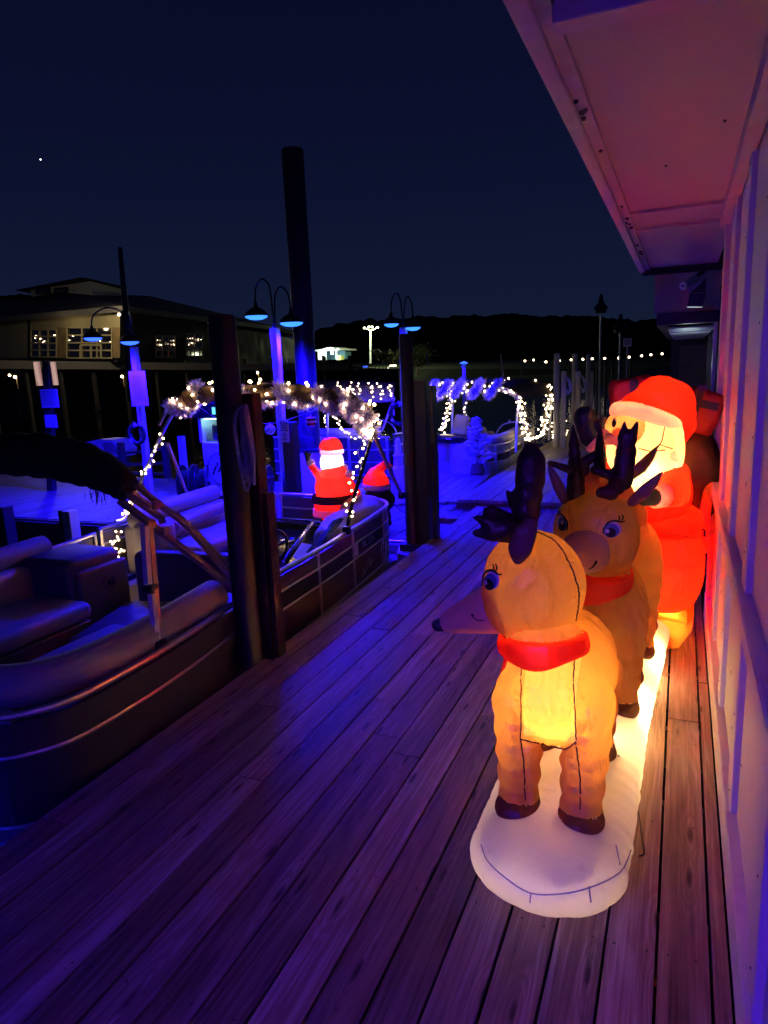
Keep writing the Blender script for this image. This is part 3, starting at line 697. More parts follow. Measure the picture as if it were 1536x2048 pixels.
# unlit or distant ones
for (px, pt, Y, h, lb) in ((1202, 600, 15.6, .0, 'dark hooded post lamp standing unlit against the sky'), (1241, 640, 22, .0, 'smaller dark hooded lamp farther off beside the small notice board')):
    a = WY(px, pt, Y); t = thing('hooded_lamp', lb, 'lamp', (a.x, Y, 0)); k = Y / 15.6
    mb = MB(); mb.tube([(a.x, Y, -.6), (a.x, Y, a.z)], .018 * k, 8); mb.build('post', M['alu'], t)
    mb = MB(); mb.lathe((a.x, Y, a.z - .25 * k), [(0, .38 * k), (.03 * k, .36 * k), (.06 * k, .2 * k), (.14 * k, .1 * k), (.15 * k, .06 * k), (.11 * k, .05 * k), (.12 * k, 0), (.1 * k, -.01)], 16); mb.build('shade', M['lamp_metal'], t)
for i, (px, py, Y) in enumerate(((928, 724, 17),)):
    a = WY(px, py, Y); t = thing('blue_lamp_post', 'small distant blue post lamp above the far canopy', 'lamp', (a.x, Y, -.1))
    mb = MB(); mb.box((a.x - .04, Y - .04, -.6), (a.x + .05, Y + .04, a.z - .05)); mb.build('post', M['white_metal'], t, smooth=False)
    mb = MB(); mb.lathe((a.x, Y - .02, a.z - .04), [(.09, 0), (.1, .02), (.0, .06)], 14); mb.build('cap', M['lens_far'], t)
    lamp_spot((a.x - .1, Y - .1, a.z), (a.x - .2, Y - .1, 0), BLUE, 150, 120, .08, t)
# the same lamp once more on the dock edge behind the viewer: it washes the near boards and the siding
L0 = gooseneck('double blue gooseneck lamp on the near dock behind the viewer', -3.3, -2.6, -.1, 2.25, [(-3.55, 2.3), (-3.05, 2.3)], watt=600, grp='double blue dock lamps')

# blue gooseneck light on the shop wall just behind the viewer
wlamp = thing('wall_gooseneck_lamp', 'blue gooseneck light fixed to the shop wall behind the viewer', 'lamp', (.2, -1.25, 2.1))
mb = MB(); mb.tube(smoothpath([(.2, -1.25, 2.2), (.05, -1.25, 2.28), (-.45, -1.25, 2.36), (-.76, -1.25, 2.32), (-.80, -1.25, 2.22)], 5), .011, 8); mb.lathe((.195, -1.25, 2.2), [(.0, 0), (.05, 0), (.05, .02), (0, .02)], 16, Matrix.Rotation(-math.pi / 2, 3, 'Y')); mb.build('arm', M['lamp_metal'], wlamp)
mb = MB(); mb.lathe((-.80, -1.25, 2.08), [(.0, .17), (.022, .168), (.024, .12), (.04, .10), (.075, .085), (.10, .05), (.125, .012), (.129, .0), (.117, -.001), (.115, .012), (0.06, .05), (0, .055)], 24); mb.build('shade', M['lamp_metal'], wlamp)
mb = MB(); mb.lathe((-.80, -1.25, 2.08), [(.111, .004), (.075, -.006), (.0, -.010)], 24); mb.build('lens', M['lens'], wlamp)
lamp_spot((-.80, -1.25, 2.05), (.25, 1.6, .3), (.12, .02, 1), 350, 90, .10, wlamp, blend=1.0)

# wreaths on two lamp posts
def wreath(label, c, R_, seed):
    rg = random.Random(seed); mb = MB(); pts = [(c[0] + R_ * math.cos(a), c[1], c[2] + R_ * math.sin(a)) for a in [2 * math.pi * k / 24 for k in range(25)]]
    mb.tube(pts, R_ * .2, 8, caps=False)
    for k in range(420):
        a = rg.uniform(0, 2 * math.pi); p = V((c[0] + R_ * math.cos(a), c[1], c[2] + R_ * math.sin(a))); d = V((rg.gauss(0, 1), rg.gauss(0, 1), rg.gauss(0, 1))).normalized(); q = p + d * R_ * rg.uniform(.3, .5)
        s = d.orthogonal().normalized() * .005; mb.add([p - s, p + s, q], [(0, 1, 2)])
    t = thing('wreath', label, 'wreath', c); mb.build('greenery', M['green'], t, smooth=False)
    mb = MB(); b = V(c) + V((R_ * .5, -.05, R_ * .95)); mb.prism([b, b + V((.08, 0, .07)), b + V((.09, 0, .0))], (0, .01, 0)); mb.prism([b, b + V((-.08, 0, .06)), b + V((-.07, 0, -.03))], (0, .01, 0)); b2 = V(c) + V((-R_ * .9, -.05, -.1)); mb.prism([b2, b2 + V((.06, 0, -.02)), b2 + V((.03, 0, .05))], (0, .01, 0)); mb.build('bow', M['white_metal'], t, smooth=False)
wreath('dark green wreath on the blue post of the second lamp', (-3.86, 9.66, 1.02), .15, 1)
wreath('dark green wreath on the post of the left blue lamp', (-7.60, 8.22, .87), .14, 2)

# ================================================================== SIGNS
def lines(t, origin, u, v, w_, h, n, th, material, rng, gap=.2):
    mb = MB(); u = V(u).normalized(); v = V(v).normalized(); nn = u.cross(v)
    for k in range(n):
        y = h / 2 - (k + .5) * h / n; x = -w_ / 2 + rng.uniform(0, .08) * w_; e_ = w_ / 2 - rng.uniform(0, .15) * w_
        while x < e_:
            l = rng.uniform(.06, .17) * w_; l = min(l, e_ - x); c = V(origin) + u * x + v * y + nn * .003
            mb.add([c, c + u * l, c + u * l + v * th, c + v * th], [(0, 1, 2, 3)]); x += l + .025 * w_
    return mb.build('lettering', M[material], t, smooth=False, recalc=False)
def board(t, c, w_, h, yaw, name='sign_face', material='white', th=.006, tilt=0):
    c = V(c); rm = Matrix.Rotation(yaw, 3, 'Z'); u = rm @ V((1, 0, 0)); v = V((0, 0, 1)); mb = MB()
    mb.box((c.x - w_ / 2, c.y, c.z - h / 2), (c.x + w_ / 2, c.y + th, c.z + h / 2), rot=rm, c=c, bev=.002)
    return mb.build(name, M[material], t, smooth=False), u, v
M['faint'] = mat('faint_print', (.38, .38, .44), .5)
M['skin_poster'], N, L = newmat('poster_reflection_glow')  # weak pink emission stands in for warm light reflected by the panels
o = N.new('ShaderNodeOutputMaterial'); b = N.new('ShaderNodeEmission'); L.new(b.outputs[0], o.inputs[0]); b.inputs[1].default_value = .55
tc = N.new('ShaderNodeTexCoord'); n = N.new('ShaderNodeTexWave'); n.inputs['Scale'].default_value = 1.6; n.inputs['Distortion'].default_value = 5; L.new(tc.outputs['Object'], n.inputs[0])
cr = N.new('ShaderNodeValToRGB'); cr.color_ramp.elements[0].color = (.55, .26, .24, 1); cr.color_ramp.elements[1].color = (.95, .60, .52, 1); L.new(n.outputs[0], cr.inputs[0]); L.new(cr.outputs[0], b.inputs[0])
Yb = 8.35; pc = WY(106, 800, Yb)
t = thing('sign_post', 'blue lit post at the far left carrying two posters with a painted in pink glow and two small notices', 'sign', (pc.x, Yb, -.1))
mb = MB(); mb.bar(WY(95, 722, Yb + .06), WY(104, 985, Yb + .06), .12, .10, up=(1, 0, 0)); mb.build('post', M['pile'], t, smooth=False)
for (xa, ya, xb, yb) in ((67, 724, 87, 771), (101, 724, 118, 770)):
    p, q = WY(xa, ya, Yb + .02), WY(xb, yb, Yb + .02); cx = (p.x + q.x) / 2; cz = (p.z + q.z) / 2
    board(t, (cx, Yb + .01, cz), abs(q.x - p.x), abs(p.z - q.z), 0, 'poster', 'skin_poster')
for (xa, ya, xb, yb, n) in ((79, 779, 119, 815, 7), (88, 830, 116, 855, 4)):
    p, q = WY(xa, ya, Yb - .01), WY(xb, yb, Yb - .01); cx = (p.x + q.x) / 2; cz = (p.z + q.z) / 2; W_, H_ = abs(q.x - p.x), abs(p.z - q.z)
    o, u, v = board(t, (cx, Yb - .012, cz), W_, H_, 0, 'notice')
    lines(t, (cx, Yb - .013, cz), u, v, W_ * .85, H_ * .85, n, H_ * .05, 'faint', random.Random(n))
p, q = WY(251, 743, 8.15), WY(293, 812, 8.15); cx = (p.x + q.x) / 2; cz = (p.z + q.z) / 2
t = thing('notice_board', 'large blue lit notice board fixed to the left lamp post above the wreath', 'sign', (cx, 8.2, cz))
board(t, (cx, 8.2, cz), abs(q.x - p.x) * .98, abs(p.z - q.z), 0); lines(t, (cx, 8.199, cz), (1, 0, 0), (0, 0, 1), .2, .36, 11, .008, 'faint', random.Random(5))
# NO LOADING notice on its dark post
Ys = 7.0; p, q = WY(554, 841, Ys), WY(584, 884, Ys); cx = (p.x + q.x) / 2; cz = (p.z + q.z) / 2; W_, H_ = .163, abs(p.z - q.z) * 1.02
t = thing('loading_sign', 'white notice about loading hours on a dark post between the hose reels', 'sign', (cx, Ys, -.1))
yw = -.42
mb = MB(); mb.box((cx - .075, Ys + .05, -.1), (cx + .075, Ys + .2, cz + .10), bev=.008); mb.build('post', M['pile'], t, smooth=False)
o, u, v = board(t, (cx, Ys, cz), W_, H_, yw); nn = u.cross(v)
for k, s_ in enumerate(['NO LOADING', 'ALLOWED', 'BETWEEN', 'THE HOURS', 'OF', '7:00 PM', 'THRU', '8:00 AM']):
    text(s_, H_ * .098, V((cx, Ys, cz)) + v * (H_ * (.36 - k * .104)) + nn * .002, u, v, M['ink'], t, bold=.0016)
mb = MB(); c0 = V((cx, Ys, cz)) + nn * .002; w2, h2 = W_ * .43, H_ * .455
for (ax, az, bx, bz) in ((-w2, -h2, w2, -h2 + .004), (-w2, h2 - .004, w2, h2), (-w2, -h2, -w2 + .004, h2), (w2 - .004, -h2, w2, h2)):
    mb.add([c0 + u * ax + v * az, c0 + u * bx + v * az, c0 + u * bx + v * bz, c0 + u * ax + v * bz], [(0, 1, 2, 3)])
mb.build('printed_border', M['ink'], t, smooth=False, recalc=False)
# far small notice
p = WY(1255, 685, 18); t = thing('small_notice', 'small pale notice on a thin post beyond the far piles', 'sign', (p.x, 18, 0)); board(t, p, .2, .2, 0)
mb = MB(); mb.tube([(p.x, 18.03, -.6), (p.x, 18.03, p.z)], .022, 8); mb.build('post', M['pvc'], t); lines(t, p + V((0, -.002, 0)), (1, 0, 0), (0, 0, 1), .15, .12, 3, .02, 'red_ink', random.Random(1))

# cord with ornaments strung above the fuel dock
a, b, c_, d_ = V((-5.95, 7.3, 1.05)), WY(526, 845, 7.25), WY(563, 838, 7.2), WY(628, 818, 7.1)
mb = MB(); mb.tube(smoothpath([WY(400, 815, 7.4), WY(440, 838, 7.35), WY(526, 847, 7.25), WY(563, 843, 7.2), WY(600, 831, 7.15), WY(665, 808, 7.05)], 5), .004, 5)
tag(mb.build('decoration_line', M['pvc']), 'thin pale cord strung across the fuel dock carrying two round ornaments', 'cord')
M['orn_w'] = mat('white_ornament', (.7, .65, .68), .4); M['orn_r'] = mat('red_ornament', (.45, .04, .03), .15, .5, coat=.5)
c = WY(540, 859, 7.25); t = thing('ball_ornament', 'round white ornament with black dots beside the loading notice', 'ornament', c)
mb = MB(); mb.ball(c, .064, 24, 16); mb.build('ball', M['orn_w'], t); mb = MB()
for k in range(26):
    z = 1 - 2 * (k + .5) / 26; r_ = math.sqrt(1 - z * z); f_ = k * 2.399; d = V((r_ * math.cos(f_), r_ * math.sin(f_), z)); uu = d.orthogonal().normalized(); vv = d.cross(uu)
    mb.add([c + d * .0655 + (uu * math.cos(q) + vv * math.sin(q)) * .011 for q in [i * .785 for i in range(8)]], [tuple(range(8))])
mb.build('dot_print', M['ink'], t, smooth=False); mb = MB(); mb.tube([c + V((0, 0, .06)), c + V((0, 0, .085))], .012, 8); mb.build('cap', M['alu'], t)
c = WY(622, 843, 7.15); t = thing('ball_ornament', 'red and white striped ornament hanging in front of the tall pile', 'ornament', c)
mb = MB(); mb.ball(c, .066, 24, 16); mb.build('ball', M['orn_r'], t)
for z0, z1 in ((-.012, .012), (.040, .052), (-.056, -.045)):
    mb = MB(); mb.lathe(c, [(math.sqrt(.0675 ** 2 - z * z), z) for z in (z0, (z0 + z1) / 2, z1)], 24); mb.build('stripe', M['orn_w'], t)
mb = MB(); mb.tube([c + V((0, 0, .06)), c + V((0, 0, .085))], .012, 8); mb.build('cap', M['alu'], t)

# ================================================================== FUEL DOCK EQUIPMENT
Yd = 8.1; a = WY(414, 998, Yd); b = WY(474, 885, Yd); tl = WY(402, 822, Yd); x0, x1 = a.x, a.x + .50
t = thing('fuel_dispenser', 'blue lit fuel dispenser with a round emblem and a glowing cyan pump bay', 'fuel pump', (x0 + .25, Yd, -.1))
mb = MB(); mb.box((x0, Yd, -.1), (x1, Yd + .4, b.z), bev=.01); mb.build('cabinet', M['white_metal'], t, smooth=False)
mb = MB(); mb.box((x0 - .03, Yd + .0, b.z + .003), (x0 + .02, Yd + .4, b.z + .34)); mb.box((x0 + .46, Yd, b.z + .003), (x1, Yd + .4, b.z + .34)); mb.box((x0 - .03, Yd + .36, b.z + .003), (x1, Yd + .4, b.z + .34)); mb.build('bay_side', M['white_metal'], t, smooth=False)
mb = MB(); mb.box((x0 - .06, Yd - .06, b.z + .345), (x1 + .02, Yd + .42, b.z + .56), bev=.01); mb.build('top_housing', M['black'], t, smooth=False)
mb = MB(); mb.box((x0 + .15, Yd + .05, b.z + .02), (x0 + .36, Yd + .2, b.z + .26), bev=.02); mb.build('nozzle_boot', M['panel'], t, smooth=False)
M['cyan_scr'] = emit('pump_screen', (.12, .6, 1.0), 1.6)
mb = MB(); mb.box((x0 + .28, Yd - .07, b.z + .40), (x0 + .42, Yd - .062, b.z + .50)); mb.build('screen', M['cyan_scr'], t, smooth=False)
mb = MB(); mb.box((x0 + .06, Yd + .02, b.z + .325), (x0 + .42, Yd + .06, b.z + .343)); mb.build('bay_tube', emit('bay_tube_light', (.5, 1.0, .95), 6), t, smooth=False)
lamp_pt((x0 + .24, Yd + .12, b.z + .30), (.35, .9, 1), 1.6, .04, t)
cc = V((x0 + .30, Yd - .004, b.z - .37)); mb = MB()
ring = lambda r: [cc + V((r * math.cos(q), 0, r * math.sin(q))) for q in [2 * math.pi * k / 40 for k in range(41)]]
mb.tube(ring(.225), .006, 6); mb.build('emblem_ring', M['ink'], t)
mb = MB()
for (ax, az, bx, bz, w_) in ((-.15, -.10, -.08, .03, .03), (-.07, .045, -.045, .08, .03), (-.05, -.06, .05, .11, .03), (.02, .02, .10, .13, .03)):
    mb.bar(cc + V((ax, -.001, az)), cc + V((bx, -.001, bz)), w_, .003, up=(1, 0, 0))
mb.tube(smoothpath([cc + V(p) for p in ((-.13, -.002, -.02), (-.05, -.002, .035), (.02, -.002, -.02), (.1, -.002, .01))]), .006, 5); mb.build('emblem_mark', M['ink'], t)
text('AL', .07, cc + V((.06, -.003, -.06)), (1, 0, 0), (0, 0, 1), M['ink'], t, 'emblem_lettering', bold=.001)

def reel(label, c, R_, w_, yaw, plate=False):
    t = thing('hose_reel', label, 'hose reel', (c[0], c[1], -.1), 'hose reels on the fuel dock'); rm = Matrix.Rotation(yaw, 3, 'Z'); c = V(c)
    ax = rm @ Matrix.Rotation(math.pi / 2, 3, 'Y')
    for s in (-1, 1):
        mb = MB(); mb.lathe(c + rm @ V((s * w_ / 2, 0, 0)), [(.0, -.01), (R_ * .97, -.01), (R_, 0), (R_ * .97, .01), (0, .01)], 36, ax); mb.build('flange', M['gloss_black'], t)
        mb = MB(); q = [c + rm @ V((s * w_ / 2, R_ * math.cos(a), R_ * math.sin(a))) for a in [2 * math.pi * k / 36 for k in range(37)]]; mb.tube(q, .009, 6, caps=False); mb.build('rim', M['lamp_metal'], t)
    mb = MB()
    for k in range(7): xx = -w_ / 2 + w_ * (k + .5) / 7; mb.tube([c + rm @ V((xx, R_ * .72 * math.cos(a), R_ * .72 * math.sin(a))) for a in [2 * math.pi * i / 24 for i in range(25)]], w_ / 15, 6, caps=False)
    mb.build('hose', M['rope_dk'], t)
    mb = MB(); mb.box((c.x - w_ * .7, c.y - .12, -.1), (c.x + w_ * .7, c.y + .12, c.z - R_ * .98), rot=rm, c=(c.x, c.y, 0)); 
    for s in (-1, 1): mb.bar(c + rm @ V((s * w_ * .62, 0, 0)), V((c.x, c.y, -.1)) + rm @ V((s * w_ * .62, 0, 0)), .06, .015, up=(0, 1, 0))
    mb.build('stand', M['black'], t, smooth=False)
    if plate:
        mb = MB(); cy = c + rm @ V((w_ * .72, 0, 0)); mb.lathe(cy, [(0, -.006), (R_ * 1.05, -.006), (R_ * 1.05, .006), (0, .006)], 30, ax); mb.box((cy.x - .006, cy.y - R_ * .95, -.1), (cy.x + .006, cy.y + R_ * .95, cy.z - .05), rot=rm, c=(cy.x, cy.y, 0)); mb.build('side_plate', M['white_metal'], t)
    return t
reel('large black hose reel standing left of the fuel dispenser', (WY(377, 960, 7.75).x, 7.75, .21), .27, .16, .35)
reel('hose reel close against the left side of the fuel dispenser', (WY(405, 962, 8.0).x, 8.0, .20), .25, .14, .5)
reel('hose reel seen behind the rope of the near pile', (WY(530, 955, 8.1).x, 8.1, .20), .24, .12, .3)
reel('hose reel with a pale round side plate behind the loading notice', (WY(583, 945, 7.62).x, 7.62, .22), .29, .17, .45, True)
t = thing('gear_locker', 'pale blue lit locker on the dock between the loading notice and the tall pile', 'locker', (WY(608, 980, 8.4).x, 8.4, -.1))
p = WY(590, 905, 8.4); q = WY(640, 905, 8.4); mb = MB(); mb.box((p.x, 8.4, -.1), (q.x, 8.8, p.z), bev=.01); mb.build('cabinet', M['white_metal'], t, smooth=False)
mb = MB(); mb.box((p.x - .02, 8.38, p.z + .002), (q.x + .02, 8.82, p.z + .05), bev=.01); mb.build('lid', M['lamp_metal'], t, smooth=False)
# dark creature shaped bundle on the locker: a heaped black hose and cover
t = thing('covered_hose_heap', 'dark covered heap of hose on the locker beside the loading notice', 'hose', WY(600, 890, 8.5))
mb = MB(); rg = random.Random(3)
for k in range(5): c = WY(590 + k * 7, 862 + k * 9 + rg.uniform(-4, 4), 8.5); mb.ball(c, (.13, .1, .10))
for k in range(3): mb.capsule(WY(596 + 14 * k, 880, 8.5), WY(586 + 20 * k, 905, 8.45), .05, .04, 8)
union(mb, .02).build('cover', M['canvas'], t)

# frosted little tree
c = G(942, 950, -.05); c = V((c.x, c.y, -.03)); c = V((-2.86, 10.3, 0.03))
t = thing('christmas_tree', 'little snow frosted tree standing in front of the curved boat bow', 'tree', c)
mb = MB(); mb.lathe(c, [(.10, 0), (.12, .03), (.10, .13), (.085, .16), (0, .16)], 14); mb.build('sack_base', M['burlap'], t)
mb = MB(); mb.tube([c + V((0, 0, .1)), c + V((0, 0, .86))], [.02, .008], 8); mb.build('trunk', M['bark'], t)
rg = random.Random(6); mf = MB(); mg = MB()
for k in range(74):
    h = .16 + .68 * (k / 73) ** .9; rr = .30 * (1 - (h - .12) / .80) + .03; a = k * 2.4 + rg.uniform(-.3, .3); L_ = rr * rg.uniform(.75, 1.1)
    st_ = c + V((0, 0, h)); d = V((math.cos(a), math.sin(a), rg.uniform(.15, .85))).normalized(); en = st_ + d * L_
    mf.tube([st_ + d * .03, st_.lerp(en, .6), en, en + d * .02], [.012, .024, .021, .005], 7)
    for s in (-1, 1):
        sd = (d + d.cross(V((0, 0, 1))) * s * .8).normalized(); m_ = st_.lerp(en, .5); mf.tube([m_, m_ + sd * L_ * .3, m_ + sd * L_ * .42], [.013, .020, .004], 6)
    for q in range(7):
        b = st_.lerp(en, rg.random()); n_ = V((rg.gauss(0, 1), rg.gauss(0, 1), rg.gauss(0, 1))).normalized() * .045; s = n_.orthogonal().normalized() * .003; mg.add([b - s, b + s, b + n_], [(0, 1, 2)])
mf.ball(c + V((0, 0, .88)), .018, 8, 6)
mf.build('frosted_branches', M['frost'], t); mg.build('needles', M['green'], t, smooth=False)
mb = MB()
for k in range(13): a = rg.uniform(3.4, 6.2); h = rg.uniform(.2, .55); rr = .30 * (1 - (h - .12) / .8); mb = MB(); mb.ball(c + V((rr * math.cos(a), rr * math.sin(a), h)), .026, 10, 8); mb.build('bauble', M['alu'], t)

# ================================================================== STANDING INFLATABLES ON THE FUEL DOCK
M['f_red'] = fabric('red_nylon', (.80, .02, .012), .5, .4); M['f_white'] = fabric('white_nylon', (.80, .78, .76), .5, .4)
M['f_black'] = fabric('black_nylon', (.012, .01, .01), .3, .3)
Yi = 5.95; KS = .82; sc = (WY(700, 950, Yi) - WY(699, 950, Yi)).length
def P(px, py, dy=0): return WY(px, py, Yi + dy)
class SB(MB):
    def ball(s, c, r, *a, **k): return MB.ball(s, c, tuple(q * KS for q in r) if isinstance(r, tuple) else r * KS, *a, **k)
    def lathe(s, c, prof, n=20, axis=None): return MB.lathe(s, c, [(r * KS, z * KS) for r, z in prof], n, axis)
    def tube(s, pts, r, *a, **k): return MB.tube(s, pts, [q * KS for q in r] if isinstance(r, list) else r, *a, **k)
t = thing('inflatable_santa', 'glowing inflatable santa standing in the bow with a raised black mitten and cool white head', 'decoration', V((P(665, 1060).x, Yi, -.2)))
mb = SB(); mb.ball(P(667, 975), (.235, .21, .20)); mb.ball(P(665, 1010), (.235, .20, .20)); mb.ball(P(668, 945), (.17, .16, .12)); mb.ball(P(666, 1030), (.15, .14, .13)); mb.capsule(P(690, 958), P(712, 985), .07, .06); mb.capsule(P(645, 960), P(617, 925), .065, .045); mb.capsule(P(710, 985), P(717, 1000), .055, .05)
body = union(mb, .014); tree = bvh(body); SM = [(body, 'coat', 'f_red')]
def band(name, z0, z1, rx, ry, c, mt, n=40, zz=0):
    mb = SB(); k = 6; rows = [(1 + .02 * math.sin(math.pi * i / k), z0 + (z1 - z0) * i / k) for i in range(k + 1)]; vs = []
    for f_, z in rows:
        for i in range(n):
            a = 2 * math.pi * i / n; vs.append(V((c.x + rx * f_ * math.cos(a), c.y + ry * f_ * math.sin(a), z)))
    mb.add(vs, [(i * n + q, i * n + (q + 1) % n, (i + 1) * n + (q + 1) % n, (i + 1) * n + q) for i in range(k) for q in range(n)]); return mb.build(name, mt, t)
c = P(664, 990); zb0, zb1 = P(664, 1004).z, P(664, 988).z; band('belt', zb0, zb1, .243 * KS, .215 * KS, c, M['f_black'])
z0, z1 = P(664, 1030).z, P(664, 1016).z; band('coat_hem', z0, z1, .246 * KS, .216 * KS, c, M['f_white'])
mb = SB(); mb.ball(P(664, 925), (.142, .138, .17), pw=.9); SM.append((union(mb, .010), 'hair', 'f_white'))
mb = SB(); c = P(664, 905); mb.lathe(c, [(.125, -.022), (.142, -.012), (.146, .012), (.138, .034), (.12, .038)], 30); SM.append((union(mb, .008, 2), 'hat_band', 'f_white'))
mb = SB(); mb.lathe(c + V((0, 0, .025)), [(.132, 0), (.130, .05), (.105, .10), (.07, .135), (.03, .15)], 28); mb.capsule(P(652, 884), P(643, 892), .05, .035); SM.append((union(mb, .010), 'hat', 'f_red')); melt([q[0] for q in SM]); [q[0].build(q[1], M[q[2]], t) for q in SM]; lamp_pt(P(664, 893), (1, .6, .6), 1.0, .03, t)
mb = SB(); mb.ball(P(642, 898), .035); mb.build('pompom', M['f_white'], t)
mb = SB(); mb.ball(P(699, 948), (.055, .06, .05)); mb.ball(P(690, 935, .03), .04); union(mb, .01).build('moustache', M['f_white'], t)
for nm, a, b, r0, r1 in (('cuff', P(624, 930), P(619, 922), .052, .05), ('cuff', P(714, 990), P(716, 999), .06, .058)):
    mb = SB(); mb.tube([a, b], [r0, r1], 16); mb.build(nm, M['f_white'], t)
mb = SB(); mb.capsule(P(617, 920), P(613, 908), .042, .036); mb.capsule(P(618, 916), P(623, 906), .02, .014); union(mb, .009).build('mitten', M['f_black'], t)
mb = SB(); mb.capsule(P(717, 1003), P(721, 1014), .05, .03); union(mb, .009).build('mitten', M['f_black'], t)
mb = SB()
for s in (-1, 1): mb.capsule(P(664, 1045) + V((s * .07, 0, 0)), V((P(664, 1060).x + s * .06, Yi - .03, -.17)), .07, .06)
union(mb, .012).build('boots', M['f_black'], t)
mb = SB()
for pts in ([(640, 950), (637, 975), (640, 990)], [(690, 948), (694, 965), (690, 990)]): mb.tube(seam(tree, pts), .0025, 5)
mb.build('seam', M['seam'], t)
lamp_pt(P(652, 940, .0), (.55, .85, 1), 6, .03, t); lamp_pt(P(662, 985), (1, .55, .5), 4, .05, t)
Yi = 7.25
# second figure, stooping beyond the boat rail
t = thing('inflatable_elf', 'stooping inflatable figure with a drooping red santa hat and dark body beside the santa', 'decoration', V((P(755, 1040).x, Yi - .2, -.1)))
def Q(px, py): return WY(px, py, Yi - .25)
mb = MB(); mb.ball(Q(758, 1000), (.19, .17, .15)); mb.ball(Q(757, 1035), (.15, .14, .15)); mb.ball(Q(757, 975), (.14, .14, .08)); union(mb, .014).build('body', M['f_black'], t)
c = Q(752, 972); band_t = t; mb = MB(); mb.lathe(c, [(.150, -.032), (.172, -.02), (.170, .015), (.155, .03)], 30, Matrix.Rotation(.05, 3, 'Y')); mb.build('hat_band', M['f_white'], t)
mb = MB(); mb.lathe(c + V((0, 0, .018)), [(.155, 0), (.14, .07), (.09, .14), (.05, .19)], 26); mb.capsule(Q(757, 940), Q(770, 928), .06, .045); mb.capsule(Q(770, 928), Q(779, 933), .045, .03); union(mb, .013).build('hat', M['f_red'], t)
mb = MB(); mb.ball(Q(782, 934), .024); mb.build('pompom', M['f_white'], t)
mb = MB(); mb.ball((Q(757, 1060).x, Yi - .25, -.03), (.16, .14, .07)); mb.build('foot_base', M['f_black'], t)
lamp_pt(Q(752, 952), (1, .45, .5), 2.2, .04, t)
mb = MB(); mb.tube(smoothpath([Q(715, 1000), Q(745, 985), Q(775, 995), WY(800, 1020, 6.9), G(830, 1035, -.09), G(850, 1045, -.09)], 6), .005, 5); tag(mb.build('power_cord', M['rope_dk']), 'thin dark power cord sagging from the inflatables past the boat corner', 'cord')

# ================================================================== THE NEAR PONTOON BOAT
boat = thing('pontoon_boat', 'near pontoon boat with tan loungers, steering wheel and two folded canopies', 'boat', (-3.6, 4, -.3))
rail = [(-4.3, 1.62), (-3.2, 1.60), (-2.75, 1.62), (-2.48, 1.68), (-2.36, 1.78), (-2.29, 1.92), (-2.272, 2.12), (-2.272, 2.41), (-2.30, 2.78), (-2.36, 3.26)]
rail2 = [(-2.385, 3.58), (-2.40, 4.0), (-2.42, 4.5), (-2.46, 5.0), (-2.50, 5.5), (-2.54, 5.85), (-2.60, 6.08), (-2.72, 6.24), (-2.88, 6.3)]
gate = [(-2.95, 6.31), (-4.0, 6.38)]; far = [(-4.05, 6.38), (-4.6, 6.36), (-4.78, 6.2), (-4.80, 5.9), (-4.74, 5.2), (-4.68, 4.45)]; far2 = [(-4.665, 4.40), (-4.58, 3.6), (-4.5, 1.9), (-4.3, 1.62)]
def P3(path, z): return [V((x, y, z)) for x, y in path]
def sm2(path, n=4): return [(p.x, p.y) for p in smoothpath([(x, y, 0) for x, y in path], n)]
TOP = .385
def fence(t, path, zb, zt, zr=.035, posts=(), darkband=True, pm='panel', rm='alu', rr=.014, mids=None, smooth=True):
    p = sm2(path) if smooth else path
    mb = MB(); mb.ribbon(p, zb, zt - .03, .014)
    mb.build('fence_panel', M[pm], t, smooth=False)
    if darkband:
        d0 = zb + (zt - zb) * .50; d1 = zb + (zt - zb) * .72
        mb = MB(); mb.ribbon(p, d0, d1, .019); mb.build('dark_band', M['panel_dark'], t, smooth=False)
    if pm == 'panel':
        mb = MB()
        for k in range(14):
            z = zb + .02 + (zt - zb) * .46 * k / 14; mb.tube(P3(p, z), .0085, 4)
        for k in range(4): mb.tube(P3(p, zb + (zt - zb) * (.76 + .045 * k)), .0085, 4)
        mb.build('panel_ribs', M[pm], t)
    mb = MB(); mb.tube(P3(p, zt), rr * 1.25, 8)
    for f_ in (mids or (.48, .73)): mb.tube(P3(p, zb + (zt - zb) * f_), rr * .9, 8)
    mb.tube(P3(p, zb), rr, 8)
    mb.build('rails', M[rm], t)
    for (x, y) in posts:
        mb = MB(); mb.box((x - .018, y - .018, zb), (x + .018, y + .018, zt), bev=.004); mb.build('rail_post', M[rm], t, smooth=False)
fence(boat, rail, -.12, TOP - .02, posts=[(-2.36, 3.25), (-2.42, 1.74)], darkband=False, pm='panel_night', mids=(.64,))
fence(boat, rail2, -.12, TOP, posts=[(-2.385, 3.6), (-2.415, 4.30), (-2.46, 4.98), (-2.53, 5.78)])
fence(boat, gate, .0, TOP, posts=[(-2.97, 6.31), (-3.98, 6.37)], darkband=False, mids=(.62, .30), smooth=False)
fence(boat, far, -.12, TOP, posts=[(-4.05, 6.38), (-4.67, 4.46)], darkband=False); fence(boat, far2, -.12, TOP - .02, posts=[(-4.66, 4.38), (-4.55, 3.3)], darkband=False)
